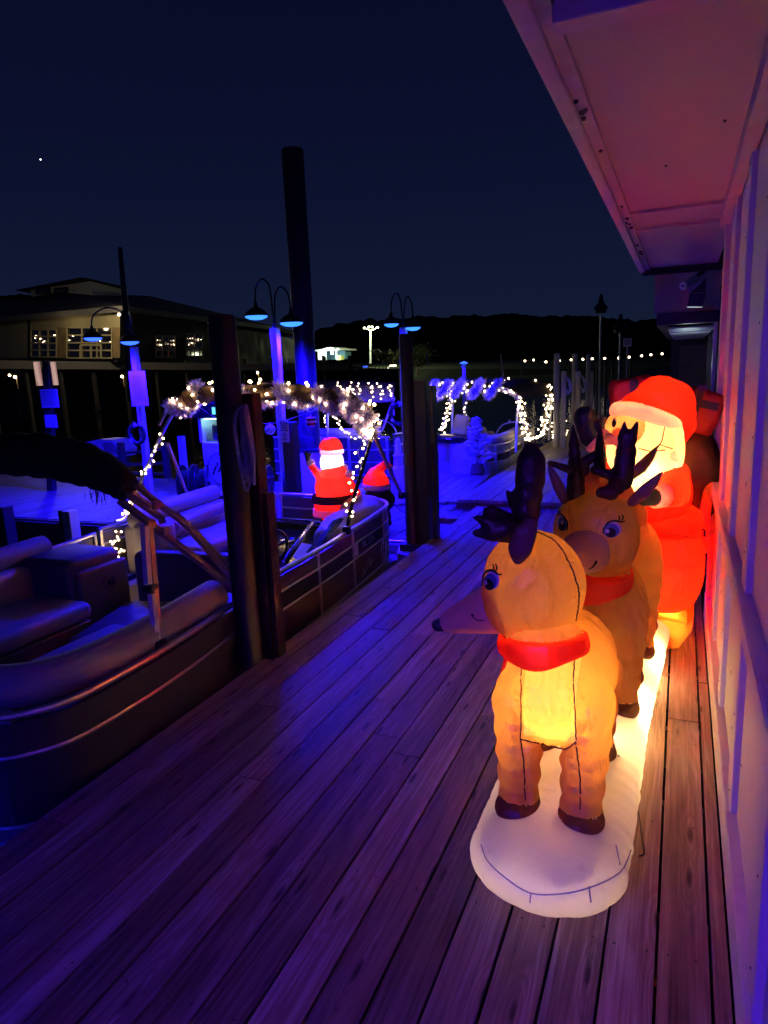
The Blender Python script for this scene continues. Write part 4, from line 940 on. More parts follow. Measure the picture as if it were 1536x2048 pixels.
# deck floor, bow platform, tubes
mb = MB(); outl = [(-2.32, 1.95), (-2.30, 2.6), (-2.40, 3.6), (-2.45, 5.0), (-2.58, 6.1), (-2.5, 6.42), (-4.75, 6.45), (-4.8, 5.5), (-4.6, 2), (-4.2, 1.66), (-2.7, 1.66)]
mb.prism([(x, y, -.26) for x, y in outl], (0, 0, .055)); mb.build('floor', M['carpet'], boat, smooth=False)
mb = MB(); mb.prism([(x, y, -.205) for x, y in [(-2.36, 6.05), (-2.31, 6.40), (-2.45, 6.5), (-4.6, 6.5), (-4.6, 6.42), (-2.62, 6.42), (-2.52, 6.1)]], (0, 0, .09)); mb.build('bow_platform', M['alu'], boat, smooth=False)
mb = MB(); mb.tube([(-2.36, 6.06, -.10), (-2.31, 6.40, -.10), (-2.45, 6.5, -.10), (-3.2, 6.51, -.10)], .012, 6); mb.build('platform_rail', M['alu'], boat)
mb = MB(); mb.box((-2.45, 6.34, -.11), (-2.38, 6.38, -.075)); mb.box((-2.47, 6.345, -.075), (-2.36, 6.375, -.06), bev=.006); mb.build('cleat', M['chrome'], boat)
for x in (-2.75, -4.35):
    mb = MB(); mb.tube([(x, 1.2, -.55), (x, 1.6, -.55), (x, 5.9, -.55), (x, 6.45, -.50), (x, 6.7, -.42)], [.22, .29, .29, .22, .06], 20); mb.build('pontoon_tube', M['alu'], boat)
mb = MB(); mb.box((-4.6, 1.75, -.33), (-2.35, 6.3, -.262)); mb.build('deck_beam', M['alu'], boat, smooth=False)
# registration letters, emblem, arrow mark on the near side panels
def side(px, py, x): return WX(px, py, x)
nx = -2.478
def fr(y): # x of the fence at y
    pts = sm2(rail2)
    for i in range(len(pts) - 1):
        if pts[i][1] <= y <= pts[i + 1][1]: k = (y - pts[i][1]) / (pts[i + 1][1] - pts[i][1]); return pts[i][0] + (pts[i + 1][0] - pts[i][0]) * k + .014
    return -2.46
ya, yb = 5.12, 5.55; ud = V((fr(yb) - fr(ya), yb - ya, 0)).normalized()
text('MC 5261', .085, (fr(5.33) + .004, 5.33, .205), ud, (0, 0, 1), M['alu'], boat, 'registration_lettering', bold=.001)
mb = MB(); mb.box((fr(5.03) + .003, 5.00, .15), (fr(5.03) + .007, 5.06, .25)); mb.build('registration_sticker', M['white'], boat, smooth=False)
mb = MB()
for (y0, z0, y1, z1, y2, z2) in ((5.15, -.02, 5.34, .055, 5.30, .02), (5.12, -.065, 5.40, .02, 5.34, -.03)):
    mb.tube([(fr(y0) + .006, y0, z0), (fr(y1) + .006, y1, z1)], .004, 4); mb.tube([(fr(y1) + .006, y1, z1), (fr(y2) + .006, y2, z2)], .005, 4)
mb.build('arrow_mark', M['alu'], boat)
yc, zc = 5.73, .02; xc = fr(yc) + .008; u2 = V((fr(5.83) - fr(5.62), .21, 0)).normalized(); c = V((xc, yc, zc)); vz = V((0, 0, 1)); nr = u2.cross(vz)
mb = MB(); mb.add([c + (u2 * math.cos(a) * .095 + vz * math.sin(a) * .115) for a in [2 * math.pi * k / 32 for k in range(32)]], [tuple(range(32))]); mb.build('emblem_disc', M['fascia'] if False else M['white_metal'], boat, smooth=False, recalc=False)
mb = MB()
for (ax, az, bx, bz) in ((-.09, -.07, -.03, .06), (-.02, -.09, .05, .09), (-.06, -.01, .08, -.03)): mb.bar(c + nr * .002 + u2 * ax + vz * az, c + nr * .002 + u2 * bx + vz * bz, .018, .002, up=(0, 1, 0))
mb.build('emblem_mark', M['ink'], boat, smooth=False)
# upholstery
def cushion(name, pts, r, material='vinyl', flat=1.0):
    mb = MB(); p = smoothpath(pts, 5); n = len(p); rr = [r * (1 if 0 < i < n - 1 else .55) for i in range(n)]; mb.tube([p[0] - (p[1] - p[0]).normalized() * r * .35] + p + [p[-1] + (p[-1] - p[-2]).normalized() * r * .35], [r * .5] + [r] * n + [r * .5], 16, flat=flat); return mb.build(name, M[material], boat)
def block(name, a, b, bev=.035, material='vinyl', rot=0, c=None):
    mb = MB(); mb.box(a, b, rot=Matrix.Rotation(rot, 3, 'Z') if rot else None, c=c, bev=bev); return mb.build(name, M[material], boat)
cushion('bolster', [(-4.2, 1.78, .40), (-3.3, 1.76, .40), (-2.8, 1.80, .40), (-2.52, 1.92, .40), (-2.42, 2.14, .40), (-2.41, 2.5, .40), (-2.45, 2.9, .40), (-2.48, 3.16, .40)], .095)
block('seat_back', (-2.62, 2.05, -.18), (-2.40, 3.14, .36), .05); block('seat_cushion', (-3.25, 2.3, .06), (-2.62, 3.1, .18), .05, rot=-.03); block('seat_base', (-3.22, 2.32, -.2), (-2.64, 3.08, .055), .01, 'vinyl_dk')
# near left lounge with arm block and cup holder
cushion('bolster', [(-4.42, 1.9, .42), (-4.46, 2.6, .42), (-4.50, 3.3, .42), (-4.53, 3.75, .42)], .09)
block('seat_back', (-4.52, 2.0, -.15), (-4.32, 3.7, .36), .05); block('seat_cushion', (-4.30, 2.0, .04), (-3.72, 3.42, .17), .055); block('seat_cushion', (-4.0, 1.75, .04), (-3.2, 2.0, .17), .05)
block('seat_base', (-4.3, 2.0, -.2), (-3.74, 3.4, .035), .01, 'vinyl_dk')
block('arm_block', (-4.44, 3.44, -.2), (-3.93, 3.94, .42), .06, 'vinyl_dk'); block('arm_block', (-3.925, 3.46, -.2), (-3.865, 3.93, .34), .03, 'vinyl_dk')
hm = Matrix.Rotation(math.pi / 2, 3, 'Y'); mb = MB(); mb.lathe((-3.860, 3.72, .20), [(.062, 0), (.064, .012), (.045, .016), (.04, .004), (.0, .004)], 24, hm); mb.build('cup_holder', M['vinyl_dk'], boat)
mb = MB(); mb.lathe((-3.855, 3.72, .20), [(.022, .0), (.022, .016), (0, .016)], 16, hm); mb.build('cup_well', M['black'], boat)
# far side lounge, seen through the struts
cushion('bolster', [(-4.50, 4.72, .42), (-4.56, 5.0, .43), (-4.62, 5.6, .43), (-4.66, 6.1, .43)], .085)
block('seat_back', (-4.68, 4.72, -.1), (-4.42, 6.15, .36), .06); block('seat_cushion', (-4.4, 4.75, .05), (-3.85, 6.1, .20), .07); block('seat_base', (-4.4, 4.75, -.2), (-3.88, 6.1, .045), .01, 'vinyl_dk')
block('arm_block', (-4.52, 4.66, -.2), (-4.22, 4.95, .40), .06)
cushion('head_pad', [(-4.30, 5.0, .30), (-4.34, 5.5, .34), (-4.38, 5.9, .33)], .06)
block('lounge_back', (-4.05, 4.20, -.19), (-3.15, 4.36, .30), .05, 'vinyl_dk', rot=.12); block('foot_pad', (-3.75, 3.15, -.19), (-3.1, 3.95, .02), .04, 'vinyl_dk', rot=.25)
# helm
block('console', (-3.20, 4.80, -.2), (-2.58, 5.1, .20), .04, 'vinyl')
mb = MB(); pts = [(-3.22, 4.72, .16), (-2.56, 4.60, .14), (-2.70, 5.08, .36), (-3.28, 5.16, .38)]; mb.prism(pts, (0, .03, -.06)); mb.build('dash', M['gloss_black'], boat, smooth=False)
mb = MB(); mb.tube([(-3.22, 4.71, .17), (-3.29, 5.16, .395), (-2.95, 5.14, .395), (-2.70, 5.10, .375), (-2.55, 4.60, .155)], .014, 8); mb.tube([(-2.93, 4.66, .165), (-2.90, 5.12, .39)], .016, 8); mb.build('dash_frame', M['chrome'], boat)
mb = MB()
for x, y in ((-3.17, 4.92), (-3.08, 4.93), (-3.0, 4.91)): mb.lathe((x, y, .285), [(.03, -.02), (.034, 0), (.022, .002), (0, .002)], 16, Matrix.Rotation(-.39, 3, 'X').transposed())
mb.build('gauge', M['chrome'], boat)
mb = MB(); mb.prism([(-2.86, 4.69, .192), (-2.64, 4.65, .180), (-2.66, 4.82, .262), (-2.86, 4.85, .275)], (0, 0, .006)); mb.build('instruction_plate', M['white_metal'], boat, smooth=False)
mb = MB(); p = [(-2.66, 4.62, .26), (-2.52, 4.50, .24), (-2.48, 4.62, .40), (-2.52, 4.98, .47), (-2.62, 5.02, .43)]; mb.prism(p, (-.03, 0, .012)); mb.build('wind_screen', M['chrome'], boat, smooth=False)
hb = V((-2.99, 4.55, .30)); nn = V((0, -.75, .6)).normalized(); uu = V((1, 0, 0)); vv = nn.cross(uu)
mb = MB(); mb.tube([hb + (uu * math.cos(a) + vv * math.sin(a)) * .165 for a in [2 * math.pi * k / 32 for k in range(33)]], .013, 8, caps=False)
for a in (.5, 2.6, 4.7): mb.tube([hb - nn * .03, hb + (uu * math.cos(a) + vv * math.sin(a)) * .16], .012, 6)
mb.lathe(hb - nn * .03, [(.04, 0), (.03, .015), (0, .018)], 12, Matrix((uu, vv, nn)).transposed()); mb.tube([hb - nn * .03, hb - nn * .2], .02, 8); mb.build('steering_wheel', M['black'], boat)
block('helm_seat', (-3.15, 3.55, -.2), (-2.6, 4.0, .12), .05, 'vinyl_dk')
# bow lounge by the rail
mb = MB(); mb.ball((-2.66, 5.05, .28), (.14, .22, .14), pw=.75); mb.ball((-2.70, 5.5, .31), (.15, .55, .15), pw=.7); mb.ball((-2.84, 6.0, .33), (.21, .22, .14), pw=.75); union(mb, .02, 6).build('bow_bolster', M['vinyl'], boat)
block('seat_cushion', (-3.2, 5.15, .02), (-2.8, 6.1, .14), .05); block('seat_base', (-3.18, 5.17, -.2), (-2.64, 6.1, .015), .01, 'vinyl_dk')
# gate stickers
def plaque(a, b, n, print_m):
    mb = MB(); mb.box(a, b); o = mb.build('sticker', M['pvc'], boat, smooth=False)
plaque((-3.34, 6.318, .235), (-3.14, 6.325, .335), 3, 'faint'); plaque((-3.45, 6.312, .04), (-3.03, 6.32, .215), 3, 'faint')
lines(boat, (-3.24, 6.316, .285), (1, 0, 0), (0, 0, 1), .17, .08, 4, .006, 'ink', random.Random(3)); lines(boat, (-3.24, 6.310, .065), (1, 0, 0), (0, 0, 1), .36, .02, 1, .009, 'ink', random.Random(4))
mb = MB(); mb.tube([(-3.24 + .036 * math.cos(a), 6.309, .14 + .036 * math.sin(a)) for a in [2 * math.pi * k / 24 for k in range(25)]], .009, 6, caps=False); mb.build('warning_ring', M['red_ink'], boat)
# --- folded black canopy in the foreground
Yc = 2.62
pth = [WY(-420, 930, Yc), WY(-120, 905, Yc), WY(0, 908, Yc), WY(90, 912, Yc), WY(170, 930, Yc), WY(225, 955, Yc), WY(256, 980, Yc)]
mb = MB(); p = smoothpath(pth, 6); n = len(p); rg = random.Random(1)
mb.tube(p, [(.115 - .05 * max(0, (i / n - .62)) / .38) * (1 + .05 * math.sin(i * 1.9) + rg.uniform(-.03, .03)) for i in range(n)], 22); mb.build('canopy_boot', M['canvas'], boat)
mb = MB()
for k in range(26):
    a = WY(170 + rg.uniform(0, 45), 978 + rg.uniform(-3, 10), Yc - .03); mb.tube([a, a + V((rg.uniform(-.02, .02), 0, -rg.uniform(.03, .07)))], .0018, 4)
mb.build('fringe', M['canvas'], boat)
def strut(pts, w_=.03, th=.02, m_='alu_tan', nm='canopy_strut'):
    mb = MB()
    for a, b in zip(pts[:-1], pts[1:]): mb.bar(a, b, w_, th, up=(1, 0, .3))
    return mb.build(nm, M[m_], boat, smooth=False)
e1 = WX(470, 1178, -2.40); e2 = WX(468, 1160, -2.40)
strut([WY(238, 1000, Yc), WX(330, 1070, -2.46), e1], .034, .026)
strut([WY(248, 985, Yc), WX(322, 1035, -2.47), WX(326, 1047, -2.46)], .03, .022); strut([WY(262, 985, Yc), WX(300, 1012, -2.48)], .03, .02)
strut([WY(272, 968, Yc), WX(302, 995, -2.47), WX(372, 1050, -2.45), e2], .03, .022)
strut([WX(352, 1030, -2.47), WX(365, 1040, -2.45), WX(450, 1125, -2.42), e2 + V((0, 0, .02))], .032, .02)
strut([WX(297, 1046, -2.44), WX(303, 1100, -2.42), WX(318, 1290, -2.33)], .026, .03)
strut([WX(289, 1052, -2.42), WX(296, 1168, -2.39)], .03, .03, 'white_metal'); strut([WX(303, 1188, -2.38), WX(313, 1278, -2.33)], .028, .028, 'white_metal')
mb = MB(); mb.box(tuple(WX(302, 1176, -2.40) - V((.03, .03, .022))), tuple(WX(302, 1176, -2.40) + V((.03, .03, .022))), bev=.006); mb.build('strut_joint', M['black'], boat); mb = MB(); q = WX(318, 1288, -2.32); mb.box(tuple(q - V((.03, .03, .035))), tuple(q + V((.03, .03, .02))), bev=.006); mb.build('strut_joint', M['black'], boat); mb = MB(); q = WX(452, 1122, -2.42); mb.ball(q, .018, 8, 6); mb.build('strut_joint', M['black'], boat)
for (x, y) in ((303, 1048), (330, 1062), (312, 1010), (299, 1048)):
    q = WX(x, y, -2.45); mb = MB(); mb.box(tuple(q - V((.014, .022, .022))), tuple(q + V((.014, .022, .022))), bev=.004); mb.build('strut_clip', M['alu_tan'], boat, smooth=False)
# line and leg below the rail
mb = MB(); mb.tube([WX(322, 1310, -2.30), WX(333, 1360, -2.29), WX(337, 1400, -2.29)], .008, 6); mb.build('canopy_strap', M['black'], boat)
# --- lit canopy bundle over the middle of the boat
Yl = 5.3
B = [WY(255, 1020, Yl), WY(285, 955, Yl), WY(322, 872, Yl), WY(350, 822, Yl), WY(378, 798, Yl), WY(420, 788, Yl), WY(500, 784, Yl), WY(580, 786, Yl), WY(650, 794, Yl), WY(705, 808, Yl), WY(733, 832, Yl), WY(745, 865, Yl)]
mb = MB(); p = smoothpath(B[3:11], 6); mb.tube(p, [.072 + .014 * math.sin(i * 1.3) + .008 * math.sin(i * 3.1 + 1) for i in range(len(p))], 18); mb.build('canopy_boot', M['canvas_br'], boat)
mb = MB(); mb.tube(smoothpath([B[4], B[3], B[2], B[1], B[0] + V((.0, 0, -.05)), V((-4.72, 4.7, .40))], 4), .017, 8); mb.build('canopy_frame', M['alu'], boat)
mb = MB(); mb.tube(smoothpath([B[9], B[10], B[11], V((-2.44, 5.0, .62)), V((-2.44, 4.86, .39))], 4), .016, 8); mb.build('canopy_frame', M['gloss_black'], boat)
mb = MB(); mb.bar(B[11], WX(803, 990, -2.50), .036, .02); mb.bar(B[11] + V((0, .03, 0)), WX(795, 975, -2.5), .015, .02); mb.build('canopy_strut', M['alu_tan'], boat, smooth=False)
mb = MB(); mb.bar(WY(336, 888, Yl), WY(380, 1002, Yl + .5), .032, .02); mb.bar(WY(318, 850, Yl), WY(345, 800, Yl), .02, .02); mb.build('canopy_strut', M['alu_tan'], boat, smooth=False)
for q in (V((-2.44, 4.86, .41)), WX(803, 990, -2.50)):
    mb = MB(); mb.box(tuple(q - V((.03, .03, .035))), tuple(q + V((.03, .03, .03))), bev=.008); mb.build('rail_clamp', M['black'], boat)

# ================================================================== FARTHER BOATS
def gpath(pts, z): return [(G(x, y, z).x, G(x, y, z).y) for x, y in pts]
bC = thing('pontoon_boat', 'pontoon boat with a curved pale bow and string lit canopy beyond the little tree', 'boat', (-3.2, 12, -.3))
bow = [(-3.12, 10.75), (-2.95, 10.62), (-2.75, 10.6), (-2.62, 10.75), (-2.56, 11.1), (-2.58, 11.7), (-2.62, 12.6), (-2.66, 13.8)]
M['panelC'] = mat('pale_boat_panel', (.46, .50, .52), .3, .3, vary=.06)
fence(bC, [(x - .0, y) for x, y in bow], -.05, .44, posts=[(-2.66, 10.66), (-2.56, 11.2), (-2.6, 12.4)], pm='panelC')
mb = MB(); mb.tube(smoothpath([(-3.05, 10.85, .50), (-2.8, 10.76, .50), (-2.68, 11.0, .5), (-2.66, 11.6, .5), (-2.7, 12.6, .5)], 5), .09, 12); mb.build('bolster', M['vinyl'], bC)
mb = MB(); mb.box((-4.5, 10.75, -.3), (-2.62, 15, -.1)); mb.build('floor', M['carpet'], bC, smooth=False)
for k, (a, b) in enumerate([((-3.55, 11.6, -.1), (-3.15, 12.1, .62)), ((-4.1, 12.2, -.1), (-3.2, 13.2, .3))]):
    mb = MB(); mb.box(a, b, bev=.08); mb.build('seat', M['vinyl'], bC)
ch = WY(925, 860, 11.6); mb = MB(); mb.box((ch.x - .18, 11.5, .3), (ch.x + .1, 11.65, .86), rot=Matrix.Rotation(.25, 3, 'Y'), bev=.06); mb.build('seat', M['vinyl'], bC)
ch = WY(957, 880, 12.6); mb = MB(); mb.box((ch.x - .3, 12.5, .2), (ch.x + .3, 12.7, WY(957, 862, 12.6).z), bev=.07); mb.build('seat', M['vinyl'], bC)
a = WY(858, 880, 10.7); b = WY(930, 880, 10.7); c = V(((a.x + b.x) / 2, 10.95, 0))
mb = MB(); mb.lathe((b.x - .12, 10.95, -.1), [(.0, 0), (.20, 0), (.22, .1), (.22, .55), (0, .55)], 28); mb.box((a.x, 10.9, -.1), (b.x - .12, 11.1, a.z - .03), bev=.02); mb.build('console', M['white_metal'], bC)
mb = MB(); mb.ball((c.x - .02, 10.95, a.z), (.40, .28, .09), pw=.9); mb.build('console_cover', M['gloss_black'], bC)
for (xa, ya, xb, yb) in ((846, 890, 860, 948), (862, 905, 876, 945)):
    p, q = WY(xa, ya, 10.6), WY(xb, yb, 10.6); mb = MB(); mb.tube([V((p.x, 10.6, q.z)), V((p.x, 10.6, p.z)), V((q.x, 10.6, p.z)), V((q.x, 10.6, q.z)), V((p.x, 10.6, q.z))], .02, 6); mb.build('gate_frame', M['alu'], bC)
    mb = MB(); mb.box((p.x, 10.61, q.z), (q.x, 10.63, p.z)); mb.build('gate_panel', M['panelC'], bC, smooth=False)
mb = MB(); mb.tube(smoothpath([WY(985, 892, 12), WY(990, 872, 12), WY(1003, 852, 12), WY(1020, 845, 12), WY(1042, 845, 12), WY(1062, 852, 12)], 5), .014, 6); mb.tube([WY(1019, 845, 12), WY(1019, 840, 12)], .02, 6); mb.build('ladder_hoop', M['alu'], bC)
Zc = 1.42
cp = lambda px, py, Y: WY(px, py, Y)
cf = [cp(838, 772, 11), cp(880, 768, 11), cp(940, 765, 11), cp(1000, 768, 11), cp(1030, 784, 11.2), cp(1040, 800, 11.4)]; cb = [cp(838, 762, 13.5), cp(900, 757, 13.5), cp(980, 757, 13.5), cp(1050, 757, 13.8), cp(1095, 766, 14), cp(1104, 788, 14)]
mb = MB(); n = 6; A_ = smoothpath(cf, 4); B_ = smoothpath(cb, 4); k = len(A_); vs = []
for f_ in (0, .25, .5, .75, 1): vs += [a.lerp(b, f_) + V((0, 0, .04 * math.sin(math.pi * f_))) for a, b in zip(A_, B_)]
for f_ in (0, .25, .5, .75, 1): vs += [a.lerp(b, f_) + V((0, 0, .04 * math.sin(math.pi * f_) - .02)) for a, b in zip(A_, B_)]
mb.add(vs, [(r * k + i, r * k + i + 1, (r + 1) * k + i + 1, (r + 1) * k + i) for r in (0, 1, 2, 3, 5, 6, 7, 8) for i in range(k - 1)]); mb.build('canopy', M['canvas_br'], bC)
for pts in ([cp(1040, 800, 11.4), cp(1034, 830, 11.4), cp(1032, 905, 10.9)], [cp(895, 800, 11.6), cp(905, 800, 11.6), cp(904, 868, 11.6)], [cp(1104, 788, 14), cp(1102, 820, 14), cp(1098, 880, 14)]):
    mb = MB(); mb.tube(pts, .020, 8); mb.build('canopy_post', M['white_metal'], bC)
for pts in ([cp(1036, 800, 11.4), cp(1050, 850, 11.6), cp(1068, 884, 12.2)], [cp(903, 800, 11.6), cp(893, 830, 11.2), cp(883, 862, 11)], [cp(1103, 792, 14), cp(1092, 830, 13.6), cp(1084, 862, 13.2)]):
    mb = MB(); mb.bar(pts[0], pts[1], .03, .02); mb.bar(pts[1], pts[2], .03, .02); mb.build('canopy_strut', M['alu'], bC, smooth=False)
# boat D behind the santa
bD = thing('pontoon_boat', 'pontoon boat with tan fence rails behind the standing santa, light string draped from its canopy', 'boat', (-4.8, 10.6, -.3))
fence(bD, [(-6.4, 10.15), (-5.6, 10.12), (-4.9, 10.12), (-4.25, 10.15)], .0, .62, posts=[(-5.9, 10.1), (-5.45, 10.1), (-4.95, 10.1), (-4.28, 10.12)], darkband=False, smooth=False, mids=(.35, .68))
fence(bD, [(-4.2, 10.2), (-4.12, 10.6), (-4.12, 11.2)], .0, .66, posts=[(-4.12, 11.0)], darkband=False, smooth=False)
mb = MB(); mb.box((-6.4, 10.2, -.3), (-4.15, 13, -.05)); mb.build('floor', M['carpet'], bD, smooth=False)
mb = MB(); mb.tube([(-6.3, 10.3, .66), (-5.6, 10.28, .67), (-4.9, 10.28, .67), (-4.5, 10.35, .67)], .09, 12); mb.build('bolster', M['vinyl'], bD)
mb = MB(); mb.tube([cp(655, 795, 10.2), cp(655, 878, 10.2)], .022, 8); mb.build('canopy_post', M['white_metal'], bD)
mb = MB(); mb.bar(cp(786, 800, 10.6), cp(764, 862, 10.3), .035, .02); mb.bar(cp(790, 795, 10.6), cp(769, 850, 10.4), .02, .02); mb.bar(cp(784, 790, 10.6), cp(788, 832, 10.5), .03, .02); mb.build('canopy_strut', M['alu_tan'], bD, smooth=False)
A_ = [cp(610, 800, 10.3), cp(680, 800, 10.3), cp(740, 803, 10.3), cp(786, 800, 10.5)]; B_ = [cp(610, 762, 11.8), cp(690, 761, 11.8), cp(745, 762, 11.8), cp(790, 766, 11.8)]
mb = MB(); k = 4; mb.add(A_ + B_ + [q - V((0, 0, .03)) for q in A_ + B_], [(i, i + 1, k + i + 1, k + i) for i in range(3)] + [(8 + i, 9 + i, 8 + k + i + 1, 8 + k + i) for i in range(3)] + [(i, i + 1, i + 9, i + 8) for i in range(3)]); mb.build('canopy', M['canvas_br'], bD, smooth=False)
mb = MB(); mb.ball(cp(790, 905, 10.9), (.35, .3, .24)); mb.build('covered_engine', M['black'], bD)
mb = MB(); mb.tube([cp(760, 870, 10.6) + V((.3 * math.cos(a), 0, .25 * math.sin(a))) for a in [math.pi * i / 12 for i in range(13)]], .012, 6); mb.build('ladder_hoop', M['alu'], bD)
t = thing('dock_bollard', 'small stacked blue white dock power post beside the second blue lamp', 'power post', (WY(797, 950, 9.5).x, 9.5, -.1))
a = WY(797, 925, 9.5); mb = MB(); mb.lathe((a.x, 9.5, -.1), [(.09, 0), (.08, .3), (.095, .31), (.095, .34), (.075, .36), (.07, .5), (.085, .51), (.05, .55), (.035, .75), (0, .78)], 16); mb.build('body', M['white_metal'], t)
# boat and dock furniture at left behind the fuel dock
t = thing('covered_motor', 'blue lit outboard motor with a pale cowling standing behind the fuel dock', 'outboard motor', (WY(205, 900, 10.6).x, 10.6, -.3))
a = WY(163, 905, 10.5); b = WY(242, 878, 10.5); mb = MB(); mb.prism([WY(x, y, 10.4) for x, y in ((160, 886), (196, 879), (222, 880), (242, 900), (239, 915), (165, 900))], (0, .45, 0)); mb.build('cowling', M['white_metal'], t, smooth=False)
mb = MB(); mb.prism([WY(x, y, 10.45) for x, y in ((205, 912), (239, 915), (238, 950), (212, 950))], (0, .3, 0)); mb.build('leg', M['panel'], t, smooth=False)
mb = MB(); mb.prism([WY(x, y, 10.39) for x, y in ((205, 885), (222, 884), (236, 899), (234, 908), (208, 905))], (0, .01, 0)); mb.build('side_band', M['vinyl'], t, smooth=False)
t = thing('dock_railing', 'low dim blue railing behind the left blue lamp', 'railing', (WY(270, 910, 10.3).x, 10.3, -.3))
mb = MB()
for (xa, ya, xb, yb) in ((236, 908, 330, 898), (240, 930, 330, 926), (236, 945, 330, 948)): mb.bar(WY(xa, ya, 10.3), WY(xb, yb, 10.3), .05, .04)
mb.build('rail', M['panel'], t, smooth=False)
for px in (241, 292, 329, 362):
    a = WY(px, 885 if px != 362 else 872, 10.25); mb = MB(); mb.box((a.x - .05, 10.2, -.6), (a.x + .05, 10.3, a.z)); mb.build('post', M['white_metal'] if px > 350 else M['panel'], t, smooth=False)

# ================================================================== TINSEL AND LIGHT STRINGS
def tinsel(label, pts, R_, n, seed, grp='silver tinsel garlands'):
    rg = random.Random(seed); p = smoothpath(pts, 6); mb = MB(); m = len(p) - 1
    mb.tube(p, .006, 5)
    for k in range(n):
        t_ = rg.random() * m; i = min(int(t_), m - 1); c = p[i].lerp(p[i + 1], t_ - i); d = V((rg.gauss(0, 1), rg.gauss(0, 1), rg.gauss(0, 1))).normalized()
        L_ = R_ * rg.uniform(.6, 1.1); s = d.cross(V((rg.gauss(0, 1), rg.gauss(0, 1), rg.gauss(0, 1)))).normalized() * rg.uniform(.0024, .0048); q = c + d * L_
        mid = c.lerp(q, .55) + V((rg.gauss(0, 1), rg.gauss(0, 1), rg.gauss(0, 1))) * R_ * .10
        mb.add([c - s, c + s, mid + s, mid - s, q], [(0, 1, 2, 3), (3, 2, 4)])
    return tag(mb.build('tinsel_garland', M['silver'], smooth=False, recalc=False), label, 'tinsel', grp)
def helix(base, R_, t0, t1, turns, ph=0, n=26):
    p = smoothpath(base, 6); m = len(p) - 1; out = []
    for k in range(n + 1):
        f_ = k / n; tt = (t0 + (t1 - t0) * f_) * m; i = min(int(tt), m - 1); c = p[i].lerp(p[i + 1], tt - i); d = (p[i + 1] - p[i]).normalized(); u = V((0, -1, 0)); u = (u - d * u.dot(d)).normalized(); w_ = d.cross(u)
        a = ph + turns * 2 * math.pi * f_; out.append(c + (u * math.cos(a) + w_ * math.sin(a)) * R_)
    return out
main = B[2:12]
names = ['first tinsel clump on the lit canopy, above the fuel dispenser', 'tinsel clump right of the near pile on the lit canopy', 'tinsel clump above the loading notice', 'tinsel clump in front of the tall pile', 'tinsel clump right of the tall pile above the santa', 'last dense tinsel clump before the canopy bends down', 'tinsel clump on the bent down right end of the lit canopy']
spans = [(.13, .30), (.42, .50), (.54, .62), (.66, .73), (.76, .82), (.83, .885), (.90, .985)]
for i, (lb, (a, b)) in enumerate(zip(names, spans)): tinsel(lb, helix(main, .075, a - .008, b + .008, .55 if i else 1.0, -.6, 14), .095, 2300 if i else 3200, 40 + i)
bulb_mb = {}
def bulb_mesh(r, mt):
    k = (r, mt)
    if k not in bulb_mb:
        mb = MB(); mb.ball((0, 0, 0), (r, r, r * 1.25), 8, 6); o = mb.build('bulb', M[mt]); bulb_mb[k] = o.data; bpy.data.objects.remove(o)
    return bulb_mb[k]
def lights(label, pts, step, r=.011, mt='bulb', jit=.02, seed=0, grp='warm string lights', wire=.0028):
    rg = random.Random(seed); p = [V(q) for q in pts]; t = thing('light_string', label, 'string lights', p[0], grp)
    mb = MB(); mb.tube(p, wire, 5); mb.build('wire', M['wire'], t); me = bulb_mesh(r, mt); acc = 0; nxt = step * .5; c0 = 0
    for i in range(len(p) - 1):
        L_ = (p[i + 1] - p[i]).length
        while nxt <= acc + L_ and c0 < 98:
            q = p[i].lerp(p[i + 1], (nxt - acc) / max(L_, 1e-6)) + V([rg.uniform(-jit, jit) for _ in range(3)])
            o = bpy.data.objects.new('bulb', me); COL.objects.link(o); o.parent = t; o.location = q - p[0]; o.rotation_euler = (rg.random() * 3, rg.random() * 3, 0); nxt += step * rg.uniform(.75, 1.25); c0 += 1
        acc += L_
    return t
lights('warm light string wound round the brown canopy bundle above the santa', helix(main, .095, .10, .985, 9, 1.2, 110), .085, seed=1, jit=.018)
lights('second warm light string wound round the brown canopy bundle', helix(main, .10, .30, .97, 5, 3.0, 80), .15, seed=2, jit=.02, r=.012)
lights('warm light string spiralling down the far left leg of the lit canopy', helix([B[2] + V((.04, 0, .03)), B[1], B[0], V((-4.80, 4.95, .45))], .028, 0, 1, 7, 0, 60), .05, seed=3, jit=.02, r=.009)
lights('bright clump of warm lights bunched against the inside of the far boat fence', smoothpath([V((-4.60, 4.60, .36)), V((-4.54, 4.55, .30)), V((-4.60, 4.50, .24)), V((-4.52, 4.56, .18)), V((-4.57, 4.50, .12)), V((-4.53, 4.56, .06)), V((-4.59, 4.48, .20))], 5), .032, seed=4, jit=.02, r=.008)
lights('warm light string running down the near black canopy leg to the rail', helix([B[10], B[11], V((-2.46, 5.2, .95)), V((-2.45, 5.0, .65)), V((-2.44, 4.92, .5))], .035, 0, 1, 5, 0, 50), .055, seed=5, jit=.02, r=.009)
lights('pair of bright warm bulbs at the bend of the lit canopy', [B[11] + V((-.04, -.06, .03)), B[11] + V((.0, -.07, -.03)), B[11] + V((.03, -.07, .02))], .03, seed=9, r=.016, jit=.004)
